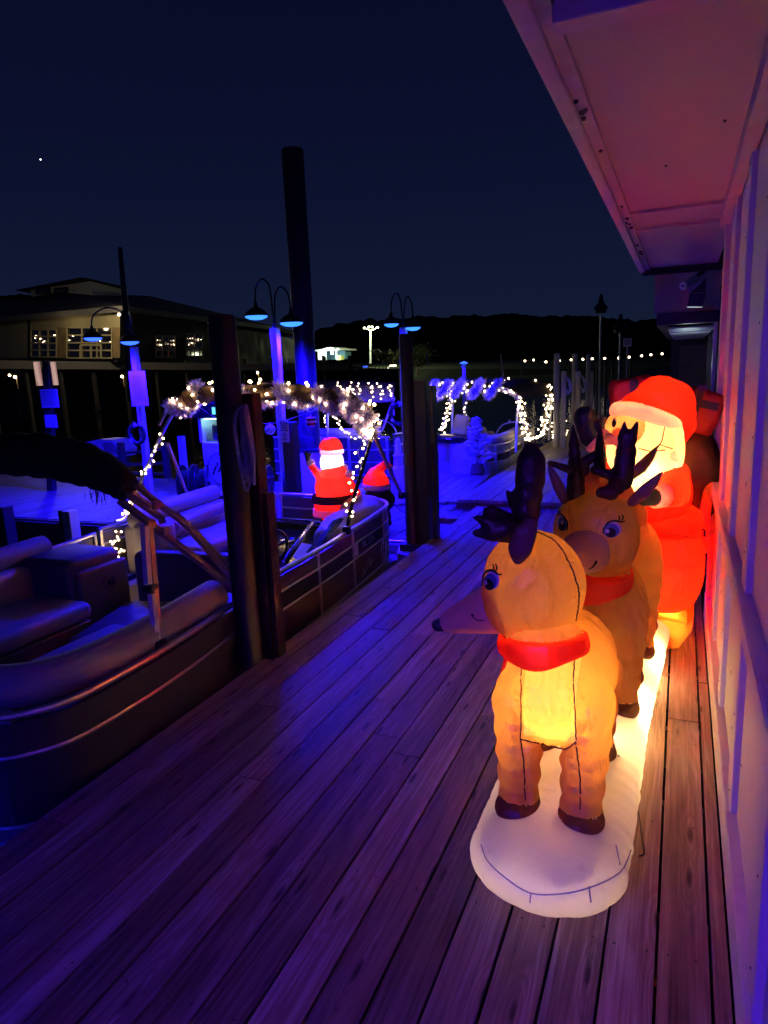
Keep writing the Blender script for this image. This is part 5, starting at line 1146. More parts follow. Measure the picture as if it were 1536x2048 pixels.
# boat D
for k, (xa, ya, xb, yb) in enumerate(((672, 766, 690, 790), (701, 766, 706, 796), (716, 766, 722, 792), (738, 766, 748, 794), (756, 766, 764, 796), (777, 766, 780, 796))):
    lights(['first', 'second', 'third', 'fourth', 'fifth', 'sixth'][k] + ' column of warm dots from the left on the brown canopy behind the santa', [cp(xa, ya, 11.4), cp((xa + xb) / 2 + 2, (ya + yb) / 2, 10.8), cp(xb, yb, 10.25)], .20, seed=110 + k, r=.013, mt='bulb_far', jit=.03)
lights('warm light string draped in a curve behind the standing santa', smoothpath([cp(655, 812, 10.1), cp(672, 835, 10.1), cp(688, 860, 10.1), cp(705, 874, 10.1), cp(725, 878, 10.1), cp(740, 879, 10.1)], 8), .034, seed=12, r=.012, mt='bulb_far', jit=.03)
lights('column of glowing bulbs added as white reflections in the slip behind the boats', [cp(651, 830, 14), cp(650, 860, 14)], .06, seed=13, r=.014, mt='bulb_far', jit=.03)  # no real string: glowing bulbs stand in for reflections in the slip
lights('short column of small lights right of the tinsel', [cp(760, 828, 14), cp(762, 850, 14)], .09, seed=14, r=.016, mt='bulb_far', jit=.05)
# boat C
rg = random.Random(33)
def zig(pa, pb, n, amp, Y, Y2=None):
    o_ = []
    for i in range(n + 1):
        f_ = i / n; x = pa[0] + (pb[0] - pa[0]) * f_; y = pa[1] + (pb[1] - pa[1]) * f_ + (amp if i % 2 else -amp); o_.append(WY(x, y, Y + ((Y2 or Y) - Y) * f_ + (-.08 if i % 2 else .1)))
    return o_
lights('warm light string zigzagging over the front edge of the far canopy', zig((846, 775), (1000, 772), 16, 9, 10.95), .115, seed=15, r=.014, mt='bulb_far', jit=.03)
lights('lower scalloped light string under the front of the far canopy', smoothpath([cp(858, 795, 10.9), cp(878, 793, 10.9), cp(893, 791, 10.9), cp(905, 784, 10.9), cp(920, 786, 10.9), cp(932, 782, 10.9)], 5), .055, seed=16, r=.012, mt='bulb_far', jit=.02)
lights('warm light string over the right half of the far canopy', zig((1005, 768), (1100, 775), 12, 10, 11.6, 13.8), .15, seed=17, r=.016, mt='bulb_far', jit=.04)
lights('warm light string curving along the arched right edge of the far canopy', smoothpath([cp(990, 778, 11), cp(1008, 780, 11), cp(1028, 786, 11), cp(1038, 797, 11.2), cp(1042, 815, 11.3)], 6), .045, seed=18, r=.013, mt='bulb_far', jit=.03)
lights('bright warm light string wound down the front right leg of the far canopy', helix([cp(1040, 800, 11.3), cp(1045, 830, 11.4), cp(1050, 860, 11.5), cp(1058, 880, 11.6)], .05, 0, 1, 7, 0, 60), .05, seed=19, r=.013, mt='bulb_far', jit=.03)
lights('bright warm light string wound down the rear right leg of the far canopy', helix([cp(1103, 778, 13.9), cp(1098, 810, 13.8), cp(1090, 840, 13.6), cp(1083, 865, 13.4)], .06, 0, 1, 7, 0, 60), .06, seed=20, r=.016, mt='bulb_far', jit=.04)
lights('warm light string wound down the left leg of the far canopy', helix([cp(905, 798, 11.4), cp(897, 820, 11.3), cp(890, 845, 11.1), cp(883, 864, 10.9)], .035, 0, 1, 6, 0, 50), .045, seed=21, r=.012, mt='bulb_far', jit=.03)
lights('warm light string lying along the curved bow bolster of the far boat', smoothpath([cp(1052, 876, 11.8), cp(1065, 877, 12), cp(1080, 872, 12.6), cp(1088, 862, 13)], 6), .05, seed=22, r=.012, mt='bulb_far', jit=.02)
lights('small light column beside the blue post on the far boat', [cp(930, 805, 12), cp(930, 832, 12)], .05, seed=23, r=.012, mt='bulb_far', jit=.02)
mb = MB(); mb.box((cp(930, 850, 12).x - .03, 11.98, cp(930, 865, 12).z), (cp(930, 850, 12).x + .03, 12.02, cp(930, 828, 12).z)); tag(mb.build('blue_pole', M['white_metal'], smooth=False), 'slim blue lit pole rising from the seats of the far boat', 'pole')
lights('glowing dots added as reflected light low in the dark slip right of the far boat', [cp(1103, 842, 15), cp(1104, 878, 15)], .055, seed=24, r=.012, mt='bulb_far', jit=.03)  # reflected dots are made as small emitting bulbs, not a hung string
lights('glowing dots added as reflections left of the walkway beyond the pale piles', [cp(1133, 842, 16), cp(1133, 875, 16)], .055, seed=25, r=.012, mt='bulb_far', jit=.04)  # again a reflection built from glowing bulbs
for i, (xa, xb) in enumerate(((846, 872), (878, 900), (905, 925), (942, 962), (975, 998))):
    lb = ['leftmost', 'second', 'third', 'fourth', 'rightmost'][i]
    tinsel(lb + ' of the blue lit tinsel clumps on the far canopy', [cp(xa, 792, 10.9), cp((xa + xb) / 2, 780, 10.8), cp(xb, 764, 10.95)], 0.115, 1100, 60 + i, 'blue lit tinsel clumps on the far canopy')
tinsel('silver tinsel along the arched right edge of the far canopy', [cp(1000, 778, 11), cp(1020, 784, 11), cp(1036, 796, 11.1)], .06, 500, 70, 'blue lit tinsel clumps on the far canopy')
# row of festoon lights on the far shore
rg = random.Random(12)
lights('row of distant festoon bulbs across the dark cove', [WY(x, y, 60) for x, y in ((1040, 720), (1096, 723), (1140, 720), (1180, 717), (1240, 715), (1330, 708))], .85, seed=30, r=.085, mt='bulb_far', jit=.06, wire=.008)

# ================================================================== BACKGROUND BUILDINGS AND SHORE
M['pierwood'] = mat('dim_dock_wood', (.10, .095, .11), .8, vary=.3, vscale=2)
bd = thing('lakeside_restaurant', 'stone and stucco lakeside building with gridded windows, dark hip roof and a lantern cupola', 'building', (-27, 30, 2))
C0 = WY(236, 718, 27); L0_ = WY(-160, 712, 34); R0_ = WY(545, 720, 52)
zt = WY(240, 618, 27).z; zf = C0.z - .05
def wallface(A, Bp, za0, za1, zb0, zb1, off=0): return [V((A.x, A.y - off, za0)), V((Bp.x, Bp.y - off, zb0)), V((Bp.x, Bp.y - off, zb1)), V((A.x, A.y - off, za1))]
def onL(px, py, off=0.0):   # point on the left facade
    r = ray(px, py); n = V((-(C0.y - L0_.y), C0.x - L0_.x, 0)); a = L0_ + V((0, -off, 0)); return O + r * (n.dot(a - O) / n.dot(r))
def onR(px, py, off=0.0):
    r = ray(px, py); n = V((-(R0_.y - C0.y), R0_.x - C0.x, 0)); a = C0 + V((off * 2, 0, 0)); return O + r * (n.dot(a - O) / n.dot(r))
def quad(mb, f, x0, y0, x1, y1, off=0.0, x2=None, x3=None): return mb.add([f(x0, y1, off), f(x1, y1, off), f(x1 if x2 is None else x2, y0, off), f(x0 if x3 is None else x3, y0, off)], [(0, 1, 2, 3)])
bk = V((-6, 16, 0))
mb = MB(); A, Bq, Cq = onL(-160, 715), C0, R0_
poly = [V((A.x, A.y, 0)), V((C0.x, C0.y, 0)), V((R0_.x, R0_.y, 0)), V((R0_.x, R0_.y, 0)) + bk, V((A.x, A.y, 0)) + bk]
mb.prism([V((p.x, p.y, zf - .1)) for p in poly], (0, 0, zt - zf + .15)); mb.build('wall', M['darkwall'], bd, smooth=False)
mb = MB(); quad(mb, onL, 60, 628, 240, 660, .06); quad(mb, onL, -150, 632, 55, 716, .05); mb.build('stucco_band', M['stucco'], bd, smooth=False)
mb = MB()
for (a_, b_) in ((113, 132), (226, 240)): mb = MB(); quad(mb, onL, a_, 655, b_, 716, .12); mb.build('stone_pier', M['stone'], bd, smooth=False)
def window(f, x0, y0, x1, y1, nx_, ny_, glow=True, door=False):
    mb = MB(); quad(mb, f, x0, y0, x1, y1, .10); w_ = mb.build('window', M['glass_dk'], bd, smooth=False); ORG[w_.name] = ORG[bd.name]
    mb = MB(); tw = .9
    for i in range(nx_ + 1): x = x0 + (x1 - x0) * i / nx_; mb.bar(f(x, y0, .16), f(x, y1, .16), .07, .05, up=(1, 0, 0))
    for j in range(ny_ + 1): y = y0 + (y1 - y0) * j / ny_; mb.bar(f(x0, y, .17), f(x1, y, .17), .07, .05)
    mb.build('frame', M['stucco'], w_, smooth=False)
    if glow:
        mb = MB(); rg2 = random.Random(x0)
        for k in range(10): q = f(rg2.uniform(x0 + 2, x1 - 2), rg2.uniform(y0 + (y1 - y0) * .15, y0 + (y1 - y0) * .5), .14); mb.ball(q, .022, 6, 5)
        mb.build('room_lights', M['bulb_far'], w_)
window(onL, 62, 659, 113, 714, 3, 4); window(onL, 134, 655, 224, 716, 3, 4); window(onR, 312, 672, 350, 714, 3, 3); window(onR, 372, 668, 406, 712, 2, 3); window(onR, 424, 672, 440, 712, 1, 3)
mb = MB(); mb.bar(onL(161, 690, .22), onL(161, 716, .22), .1, .05, up=(1, 0, 0)); mb.bar(onL(182, 690, .22), onL(182, 716, .22), .1, .05, up=(1, 0, 0)); mb.bar(onL(161, 690, .22), onL(202, 690, .22), .1, .05); mb.bar(onL(202, 690, .22), onL(202, 716, .22), .1, .05, up=(1, 0, 0)); mb.build('door_frame', M['stucco'], bd, smooth=False)
# roof with eaves, cupola
def up(p, z): return V((p.x, p.y, z))
mb = MB(); eo = V((.4, -1.1, 0)); E1 = onL(-160, 640); e1 = up(E1 + V((0, -1, 0)), WY(0, 630, 32).z); e2 = WY(246, 612, 26.2); e3 = WY(560, 655, 52); rg_ = WY(120, 583, 34); rgr = WY(300, 592, 42)
mb.add([e1, e2, e3, rgr, rg_, up(rg_ + V((-14, 2, 0)), rg_.z), up(e1 + bk, e1.z), up(e3 + bk, e3.z)], [(0, 1, 4, 5), (1, 2, 3, 4), (3, 2, 7), (5, 4, 3, 7, 6)])
mb.build('roof', M['roof'], bd, smooth=False)
mb = MB(); mb.bar(e1 - V((0, .02, .12)), e2 - V((0, .02, .12)), .28, .06); mb.bar(e2 - V((0, .02, .12)), e3 - V((0, .02, .12)), .28, .06); mb.build('eave_fascia', M['fascia'], bd, smooth=False)
Yq = 33.5
mb = MB(); a, b, c_, d_ = WY(63, 592, Yq + .6), WY(184, 584, Yq), WY(244, 592, Yq + 4), WY(63, 570, Yq + .6)
mb.prism([up(a, rg_.z - .6), up(b, rg_.z - .6), up(c_, rg_.z - .6), up(c_ + V((-7, 2.5, 0)), rg_.z - .6)], (0, 0, WY(184, 562, Yq).z - rg_.z + .6)); cu = mb.build('cupola', mat('cupola_siding', (.5, .48, .52), .7), bd, smooth=False); ORG[cu.name] = ORG[bd.name]
mb = MB(); zz = WY(184, 562, Yq).z; ap = WY(175, 556, Yq + 3); mb.add([up(a, zz) + V((-.8, -.6, 0)), up(b, zz) + V((.2, -1.0, .1)), up(c_, zz) + V((.9, -.3, 0)), up(c_ + V((-7, 2.5, 0)), zz), ap], [(0, 1, 4), (1, 2, 4), (2, 3, 4), (3, 0, 4), (3, 2, 1, 0)]); mb.build('cupola_roof', M['roof'], cu, smooth=False)
for x0_, x1_ in ((74, 101), (110, 137), (146, 172)):
    a, b = WY(x0_, 590 - (x0_ - 74) * .07, Yq + .25), WY(x1_, 575 - (x0_ - 74) * .05, Yq + .25); mb = MB(); mb.box((a.x, a.y - .05, a.z), (b.x, a.y, b.z)); mb.build('cupola_window', M['glass_dk'], cu, smooth=False)
    mb = MB(); mb.bar(V((a.x + .1, a.y - .08, a.z + .1)), V((b.x - .1, a.y - .08, a.z + .13)), .05, .02); mb.build('sill_light', M['fascia'], cu, smooth=False)
for (px, py) in ((238, 629),):
    mb = MB(); mb.ball(onL(px, py, .5), (.08, .07, .07), 8, 6); mb.build('wall_lantern', M['bulb_far'], bd)
lamp_pt(onL(150, 652, 3.0) + V((0, 0, 1.2)), (1, .8, .42), 320, .2, bd); lamp_pt(onL(236, 652, 1.6), (1, .78, .4), 30, .1, bd); lamp_pt(onL(90, 654, 1.8), (1, .78, .4), 30, .1, bd)
# boathouse terrace in front of it, with dark slips beneath
th_ = thing('boathouse_terrace', 'long flat grey boathouse terrace with a row of dark open slips beneath', 'building', (-20, 24, 0))
t0, t1 = WY(-120, 719, 22), WY(690, 730, 36)
mb = MB(); za, zb_ = WY(-120, 737, 22).z, WY(690, 742, 36).z
mb.prism([V((t0.x, t0.y, za)), V((t1.x, t1.y, zb_)), V((t1.x, t1.y, t1.z)), V((t0.x, t0.y, t0.z))], (-3, 9, 0)); mb.build('terrace_slab', M['fascia'], th_, smooth=False)
mb = MB(); 
for k in range(14):
    f_ = k / 13; p = t0.lerp(t1, f_); mb.box((p.x, p.y + .4, -1), (p.x + .16, p.y + .56, za)); 
mb.build('slip_post', M['darkwall'], th_, smooth=False)
mb = MB(); mb.prism([V((t0.x - 1, t0.y + 8, -1)), V((t1.x, t1.y + 8, -1)), V((t1.x, t1.y + 8, zb_)), V((t0.x - 1, t0.y + 8, za))], (0, .2, 0)); mb.build('rear_wall', M['darkwall'], th_, smooth=False)
mb = MB()
for k in range(60):
    p = WY(565 + k * 3.6, 748 + k * .12, 36 + k * .1)
    if k % 2 == 0: mb.bar(p, p + V((0, 0, .9)), .03, .03, up=(1, 0, 0))
mb.bar(WY(565, 745, 36), WY(780, 758, 42), .06, .04); mb.bar(WY(565, 725 + 18, 36) + V((0, 0, .5)), WY(780, 755, 42) + V((0, 0, .5)), .06, .04); mb.build('gangway_rail', M['pierwood'], th_, smooth=False)
for i, (px, py, s_) in enumerate(((30, 754, 1.0), (244, 753, .8), (515, 745, .8), (470, 655, .3))):
    p = WY(px, py, 21 if i < 2 else 27); t = thing('slip_lantern', ['pair of warm lanterns under the terrace at the far left', 'warm lantern under the terrace beside the blue notice board', 'warm lantern above the near pile tinsel', 'tiny lamp under the eave end of the restaurant'][i], 'lamp', p)
    mb = MB(); mb.ball(p, (.07 * s_, .05, .06 * s_), 8, 6)
    if i == 0: mb.ball(p + V((-.3, 0, .08)), .05, 8, 6)
    mb.build('globe', M['bulb'], t); mb = MB(); mb.box((p.x - .02, p.y + .05, p.z - .5 * s_), (p.x + .02, p.y + .09, p.z)); mb.build('bracket', M['stucco'], t, smooth=False); lamp_pt(p + V((0, -.1, .05)), (1, .75, .35), 2.5 * s_, .04, t)
for i, (px, py) in enumerate(((395, 690), (455, 690), (472, 707))):
    p = WY(px, py, 48); t = thing('far_lamp', ['distant warm lamp in the dark right wing of the restaurant', 'second distant warm lamp in the dark right wing', 'distant pale lamp stem right of the near pile top'][i], 'lamp', p); mb = MB(); mb.ball(p, .1, 8, 6); mb.build('globe', M['bulb_far'], t); mb = MB(); mb.box((p.x - .05, p.y, p.z - 1.0), (p.x + .05, p.y + .08, p.z - .1)); mb.build('stem', M['stucco'], t, smooth=False)
# folded canopy frames of boats in the dark slips (thin pale A frames)
for i, (px, py, h) in enumerate(((45, 810, 40), (208, 808, 30), (190, 812, 28))):
    t = thing('folded_canopy_frame', ['pale folded canopy frame standing in the slip at far left', 'pale folded canopy frame in the slip beside the notices', 'short pale frame leg left of the notice board'][i], 'canopy frame', WY(px, py + h, 18))
    mb = MB(); mb.bar(WY(px, py, 18), WY(px - 18, py + h, 18), .03, .03); mb.bar(WY(px + 1, py + 6, 18), WY(px - 14, py + h, 18), .02, .02); mb.bar(WY(px + 3, py + 2, 18), WY(px + 9, py + h, 18), .03, .03); mb.build('struts', M['pierwood'], t, smooth=False)
mb = MB(); mb.bar(WY(30, 790, 16), WY(240, 786, 16), .02, .02); 
# park pavilion, floodlight mast, parking lot posts on the bank
pv = thing('park_pavilion', 'small brightly lit pavilion with blue wall on the far grass bank', 'building', WY(660, 718, 92))
Yp = 92; f = lambda x, y, d=0: WY(x, y, Yp + d)
mb = MB(); a, b = f(634, 720), f(678, 701); mb.box((a.x, Yp + 2, a.z), (b.x, Yp + 4, b.z)); mb.build('wall', mat('pavilion_blue', (.10, .22, .30), .7), pv, smooth=False)
mb = MB(); a, b = f(632, 703), f(684, 699); mb.box((a.x, Yp - 1, a.z), (b.x, Yp + 5, b.z + .15)); mb.prism([f(640, 699, -1), f(676, 699, -1), f(660, 694, -1)], (0, 5, 0)); mb.build('roof', M['white_metal'], pv, smooth=False)
mb = MB()
for x in (636, 640, 650, 672): mb = MB(); a = f(x, 720, -1); mb.box((a.x, Yp - 1, a.z), (a.x + .2, Yp - .8, f(x, 701).z)); mb.build('post', M['white_metal'], pv, smooth=False)
mb = MB(); a, b = f(681, 720), f(688, 711); mb.box((a.x, Yp - 1, a.z), (b.x, Yp, b.z)); mb.build('bin_box', mat('yellow_box', (.5, .5, .15), .7), pv, smooth=False)
mb = MB(); mb.ball(f(645, 706, -1.5), .30, 10, 8); mb.ball(f(664, 706, -1.5), .22, 10, 8); mb.build('lamp_globe', emit('cool_lamp', (.8, 1, .9), 14), pv)
lamp_pt(f(645, 706, -2.2), (.8, 1, .85), 500, .3, pv); lamp_pt(f(664, 706, -2.2), (.8, 1, .85), 350, .3, pv)
fm = thing('floodlight_mast', 'tall mast with four greenish floodlights on the far bank', 'lamp', WY(741, 726, 90))
mb = MB(); mb.tube([WY(741, 727, 90), WY(741, 660, 90)], [.16, .09], 8); mb.tube([WY(729, 656, 90), WY(741, 662, 90), WY(754, 656, 90)], .06, 6); mb.build('mast', M['white_metal'], fm)
mb = MB()
for x, y in ((729, 656), (738, 654), (744, 654), (755, 655)): mb.ball(WY(x, y, 89.8), (.2, .2, .13), 8, 6)
mb.build('flood_head', emit('flood_head_light', (.85, 1, .45), 12), fm); lamp_pt(WY(741, 655, 88.5), (.85, 1, .5), 2600, .4, fm)
for i, (px, a, b) in enumerate(((672, 735, 754), (719, 736, 758), (776, 734, 756), (540, 706, 716), (692, 744, 752))):
    p, q = WY(px, a, 70), WY(px, b, 70); t = thing('boat_lift_post', ['white lit post below the grass bank, the leftmost', 'white lit post below the floodlight mast', 'white lit post left of the second blue lamp', 'tiny lit post on the far road', 'short lit ledge below the pavilion'][i], 'post', q)
    mb = MB(); mb.box((p.x - .07, 70, q.z), (p.x + .07, 70.1, p.z)) if i != 4 else mb.box((p.x - 1.0, 70, p.z - .3), (p.x + .9, 70.1, p.z - .12)); mb.build('post', M['bulb_dim'] if 'bulb_dim' in M else M['white_metal'], t, smooth=False)
    if i < 3:
        mb = MB(); mb.box((p.x + .3, 69.8, p.z + .05), (p.x + .95, 70, p.z + .18)); mb.build('light_strip', M['bulb_far'] if i != 1 else M['lens_far'], t, smooth=False); lamp_pt(p + V((.4, -.8, -.2)), (.95, .95, .7), 60, .1, t)
mb = MB()
for k in range(10): a = WY(640 + k * 16, 738, 75); mb.bar(a, WY(640 + k * 16, 765, 75), .06, .06, up=(1, 0, 0))
mb.bar(WY(630, 738, 75), WY(800, 748, 75), .08, .06); tag(mb.build('boat_lift', M['pierwood'], smooth=False), 'dim open boat lift frame below the far grass bank', 'boat lift')
# trees on the bank
def tree(label, px, pyb, pyt, Y, w_, seed, lit=True):
    rg = random.Random(seed); a, b = WY(px, pyb, Y), WY(px, pyt, Y); H_ = b.z - a.z; t = thing('tree', label, 'tree', a, 'trees on the far bank')
    mb = MB(); fo = MB(); top = a + V((rg.uniform(-.2, .2), 0, H_ * .55)); mb.tube(smoothpath([a, a + V((.1, 0, H_ * .2)), a + V((-.1, 0, H_ * .4)), top], 4), [.16 * (1 - i / 16) for i in range(13)], 7)
    tips = []
    for k in range(7):
        s = a.lerp(top, rg.uniform(.45, 1)); e_ = s + V((rg.uniform(-1, 1) * w_, rg.uniform(-1, 1) * w_, rg.uniform(.1, .45) * H_)); mb.tube([s, s.lerp(e_, .5) + V((0, 0, .1)), e_], [.07, .05, .02], 5); tips.append(e_); tips.append(s.lerp(e_, .6))
    for e_ in tips:
        for q in range(130):
            c = e_ + V((rg.gauss(0, 1) * w_ * .3, rg.gauss(0, 1) * w_ * .3, rg.gauss(0, 1) * H_ * .07)); d = V((rg.gauss(0, 1), rg.gauss(0, 1), rg.gauss(0, 1))).normalized() * .16; s = d.orthogonal().normalized() * .07; fo.add([c - d, c + s, c + d, c - s], [(0, 1, 2, 3)])
    mb.build('trunk', M['bark'], t); fo.build('crown', M['foliage'], t, smooth=False)
tree('lit thin tree on the far bank right of the second mooring pile', 833, 752, 682, 72, 1.6, 1); tree('dim small tree on the bank below the floodlight mast', 766, 728, 700, 86, 1.0, 2)
tree('small tree on the bank between the mast and the second blue lamp', 790, 732, 708, 80, .9, 3)
lamp_pt(WY(845, 690, 66), (.9, 1, .6), 90, .3, None, 'bank_lamp_light')
t = thing('leaning_pole', 'thin pale leaning pole right of the lit tree', 'pole', WY(856, 730, 60)); mb = MB(); mb.bar(WY(852, 704, 60), WY(856, 732, 60), .1, .08, up=(1, 0, 0)); mb.build('shaft', M['white_metal'], t, smooth=False)
for i, (xa, ya, xb, yb, Y, lb) in enumerate(((1001, 708, 1007, 756, 16, 'pale leaning whip pole above the far canopy'), (1043, 718, 1043, 760, 30, 'thin dim pole right of the whip pole'))):
    mb = MB(); mb.bar(WY(xa, ya, Y), WY(xb, yb, Y), .03, .03, up=(1, 0, 0)); tag(mb.build('whip_pole', M['pvc'], smooth=False), lb, 'pole')
mb = MB(); mb.tube([WY(240, 495, 13), WY(255, 660, 13), G(285, 900, -.6).lerp(WY(262, 800, 13), .98)], [.05, .08, .09], 12); tag(mb.build('thin_steel_pile', M['pile']), 'slim tall dark pile rising behind the left blue lamp', 'pile')
mb = MB(); p = WY(81, 319, 900); mb.ball(p, 1.1, 8, 6); tag(mb.build('star', emit('star_light', (1, .95, .9), 5)), 'single bright star in the upper left sky', 'star')

# ================================================================== THE LIT SLEIGH INFLATABLE BY THE WALL
sl = thing('inflatable_sleigh', 'glowing inflatable santa in red sleigh with three reindeer on white snow base', 'decoration', (-.3, 2.6, 0))
TAN = (.70, .36, .09); CREAM = (.86, .66, .36)
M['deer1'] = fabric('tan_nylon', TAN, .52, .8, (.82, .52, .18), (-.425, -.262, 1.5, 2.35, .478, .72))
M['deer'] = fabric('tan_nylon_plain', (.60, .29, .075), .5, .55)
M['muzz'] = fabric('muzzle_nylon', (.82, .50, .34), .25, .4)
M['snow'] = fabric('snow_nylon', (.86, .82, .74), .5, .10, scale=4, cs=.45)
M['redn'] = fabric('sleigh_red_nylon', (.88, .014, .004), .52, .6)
M['redc'] = fabric('collar_red_nylon', (.9, .035, .012), .6, .4)
M['brown'] = fabric('dark_brown_nylon', (.055, .018, .02), .3, .4)
M['hoof'] = fabric('hoof_brown_nylon', (.20, .07, .03), .42, .5)
M['ear'] = fabric('ear_nylon', (.24, .10, .09), .3, .4)
M['gold'] = fabric('gold_nylon', (.90, .42, .05), .5, .4)
M['skin'] = fabric('peach_nylon', (.90, .40, .14), .52, .3)
M['beard'] = fabric('beard_nylon', (.90, .70, .40), .55, .7)
M['trim'] = fabric('trim_nylon', (.75, .50, .45), .45, .5)
M['mitt'] = fabric('mitten_nylon', (.03, .06, .055), .35, .4)
M['sack'] = fabric('sack_nylon', (.10, .045, .015), .4, .4)
M['gift'] = fabric('gift_nylon', (.45, .015, .03), .4, .3)
M['eye_w'] = mat('eye_white_print', (.75, .68, .78), .6); M['eye_b'] = mat('eye_blue_print', (.10, .16, .42), .6); M['eye_k'] = mat('eye_black_print', (.006, .006, .008), .6)
SUB = {}
def part(mb, name, m_, parent=None, **k):
    p = parent if parent is not None else sl
    o = mb.build(name, m_, p, **k); ORG[o.name] = ORG[p.name]; return o

# snow base, a long soft cushion with gathered seams
mb = MB(); path = [(-.335, 1.98, .25), (-.33, 2.4, .255), (-.31, 2.9, .24), (-.28, 3.5, .245), (-.26, 4.1, .26), (-.25, 4.6, .25)]
for i in range(len(path) - 1):
    a, b = path[i], path[i + 1]
    for k in range(7):
        f_ = k / 7; x = a[0] + (b[0] - a[0]) * f_; y = a[1] + (b[1] - a[1]) * f_; w_ = a[2] + (b[2] - a[2]) * f_; mb.ball((x, y, .104), (w_ * 1.0, .22, .112), 30, 18, pw=.96)
snow = union(mb, .012, 5)
for i, q in enumerate(snow.v):      # puckers gathered at the rim, running up over the top
    c = V((-.33, 2.02, .09)) if q.y < 2.02 else V((-.3, q.y, .09)); d = q - c; d.z *= .6
    a = math.atan2(d.y, d.x) * 1.0 if q.y < 2.02 else q.y * 4.6 * (1 if q.x > c.x else -1)
    edge = max(0, 1 - abs(q.z - .075) / .13); rd = d.length
    ph = a * 10 + noise.noise(V((a * 3, 0, 1))) * 4 + noise.noise(q * 5) * 1.2
    rip = (abs(math.sin(ph * .5)) ** .6 - .6) * (.25 + .75 * edge) * min(1, rd / .16)
    snow.v[i] = q + (d.normalized() if d.length > 1e-6 else V((0, 0, 1))) * .006 * rip
    snow.v[i].z = max(.004, snow.v[i].z)
crease(snow, [[p_ for p_ in [hit(bvh(snow), x, y, 0) for x, y in ((962, 1690), (975, 1722), (1010, 1755), (1060, 1786), (1120, 1788), (1180, 1775), (1240, 1745), (1262, 1700))] if p_ is not None]], .005, .010, .002)
st = bvh(snow); part(snow, 'snow_base', M['snow'])
mb = MB()
for pts in ([(962, 1690), (975, 1722), (1010, 1755), (1060, 1786), (1120, 1788), (1180, 1775), (1240, 1745), (1262, 1700)], [(1178, 1772), (1182, 1805)], [(1240, 1730), (1232, 1690)], [(1062, 1786), (1060, 1806)]):
    p = seam(st, pts, jit=.0)
    if len(p) > 2: mb.tube([q + V((0, -.001, .001)) for q in p], .0022, 5)
part(mb, 'seam', mat('pale_seam', (.35, .3, .5), .8))

def deer(cx, y0, y1, nx, material, lab, bodyz=.50, nz=.66, hx=None, extra=None, seed=0, creases=None):
    """body, four legs and neck melted into one skin"""
    mb = MB(); xm = cx
    mb.ball((xm, (y0 + y1) / 2 + .02, bodyz + .095), (.188, (y1 - y0) / 2 + .13, .170), 22, 14); mb.ball((xm, y0 + .07, bodyz + .065), (.200, .135, .150), 22, 14); mb.ball((xm - .005, y1 - .02, bodyz + .09), (.18, .15, .18), 20, 12)
    mb.ball((xm, y0 + .03, bodyz + .01), (.175, .085, .085), 16, 10)
    for s in (-1, 1):
        mb.capsule((xm + s * .112, y0 + .03, .55), (xm + s * .102, y0, .232), .090, .072); mb.capsule((xm + s * .112, y1, .52), (xm + s * .102, y1 + .02, .232), .086, .068)
    mb.capsule((xm, y0 + .12, .56), nx, .15, .132, 18)
    body = union(mb, .0105, 5, 'b')
    tr = bvh(body); hv = []
    for s in (-1, 1):
        for y in (y0, y1 + .02):
            h = MB(); h.ball((xm + s * .102, y - .018, .196), (.079, .092, .050), 18, 10); h.ball((xm + s * .102, y, .226), (.070, .074, .03), 16, 8); hv.append(union(h, .009, 3))
    hd_, co_ = extra
    if creases:
        L1_ = [seam(tr, p_, sub=12) for p_ in creases[0]]; crease(body, [l for l in L1_ if len(l) > 1])
        L2_ = [seam(bvh(hd_), p_, sub=12) for p_ in creases[1]]; crease(hd_, [l for l in L2_ if len(l) > 1])
    ruffle(body); ruffle(hd_, .0018)
    if creases: creases.append(bvh(body)); creases.append(bvh(hd_))
    melt([body, hd_] + ([co_] if co_ else []) + hv)
    o = part(body, lab, material)
    for h in hv: part(h, 'hoof', M['hoof'], o)
    return o, tr
def puck(c, rot, r, h, dip=0):
    mb = MB(); n = 48; vs = []
    prof = [(r * .90, h), (r * .97, h * .8), (r, h * .2), (r * 1.01, -h * .5), (r * .98, -h)]
    for r_, z_ in prof: vs += [c + rot @ V((r_ * math.cos(2 * math.pi * k / n), r_ * 1.03 * math.sin(2 * math.pi * k / n), z_ - (dip * max(0, math.sin(-2 * math.pi * k / n)) ** 5 if z_ < -h * .4 else 0))) for k in range(n)]
    m_ = len(prof); vs += [c + rot @ V((0, 0, h)), c + rot @ V((0, 0, -h * .8))]
    fs = [(i * n + k, i * n + (k + 1) % n, (i + 1) * n + (k + 1) % n, (i + 1) * n + k) for i in range(m_ - 1) for k in range(n)]
    fs += [(m_ * n, k, (k + 1) % n) for k in range(n)] + [(m_ * n + 1, (m_ - 1) * n + (k + 1) % n, (m_ - 1) * n + k) for k in range(n)]
    mb.add(vs, fs); m2 = MB(); 
    bm = bmesh.new(); me = bpy.data.meshes.new('t'); me.from_pydata([tuple(q) for q in mb.v], [], mb.f); bm.from_mesh(me); bmesh.ops.subdivide_edges(bm, edges=list(bm.edges), cuts=2, use_grid_fill=True); m2.add([q.co.copy() for q in bm.verts], [tuple(l.index for l in f.verts) for f in bm.faces]); bm.free(); bpy.data.meshes.remove(me)
    return m2
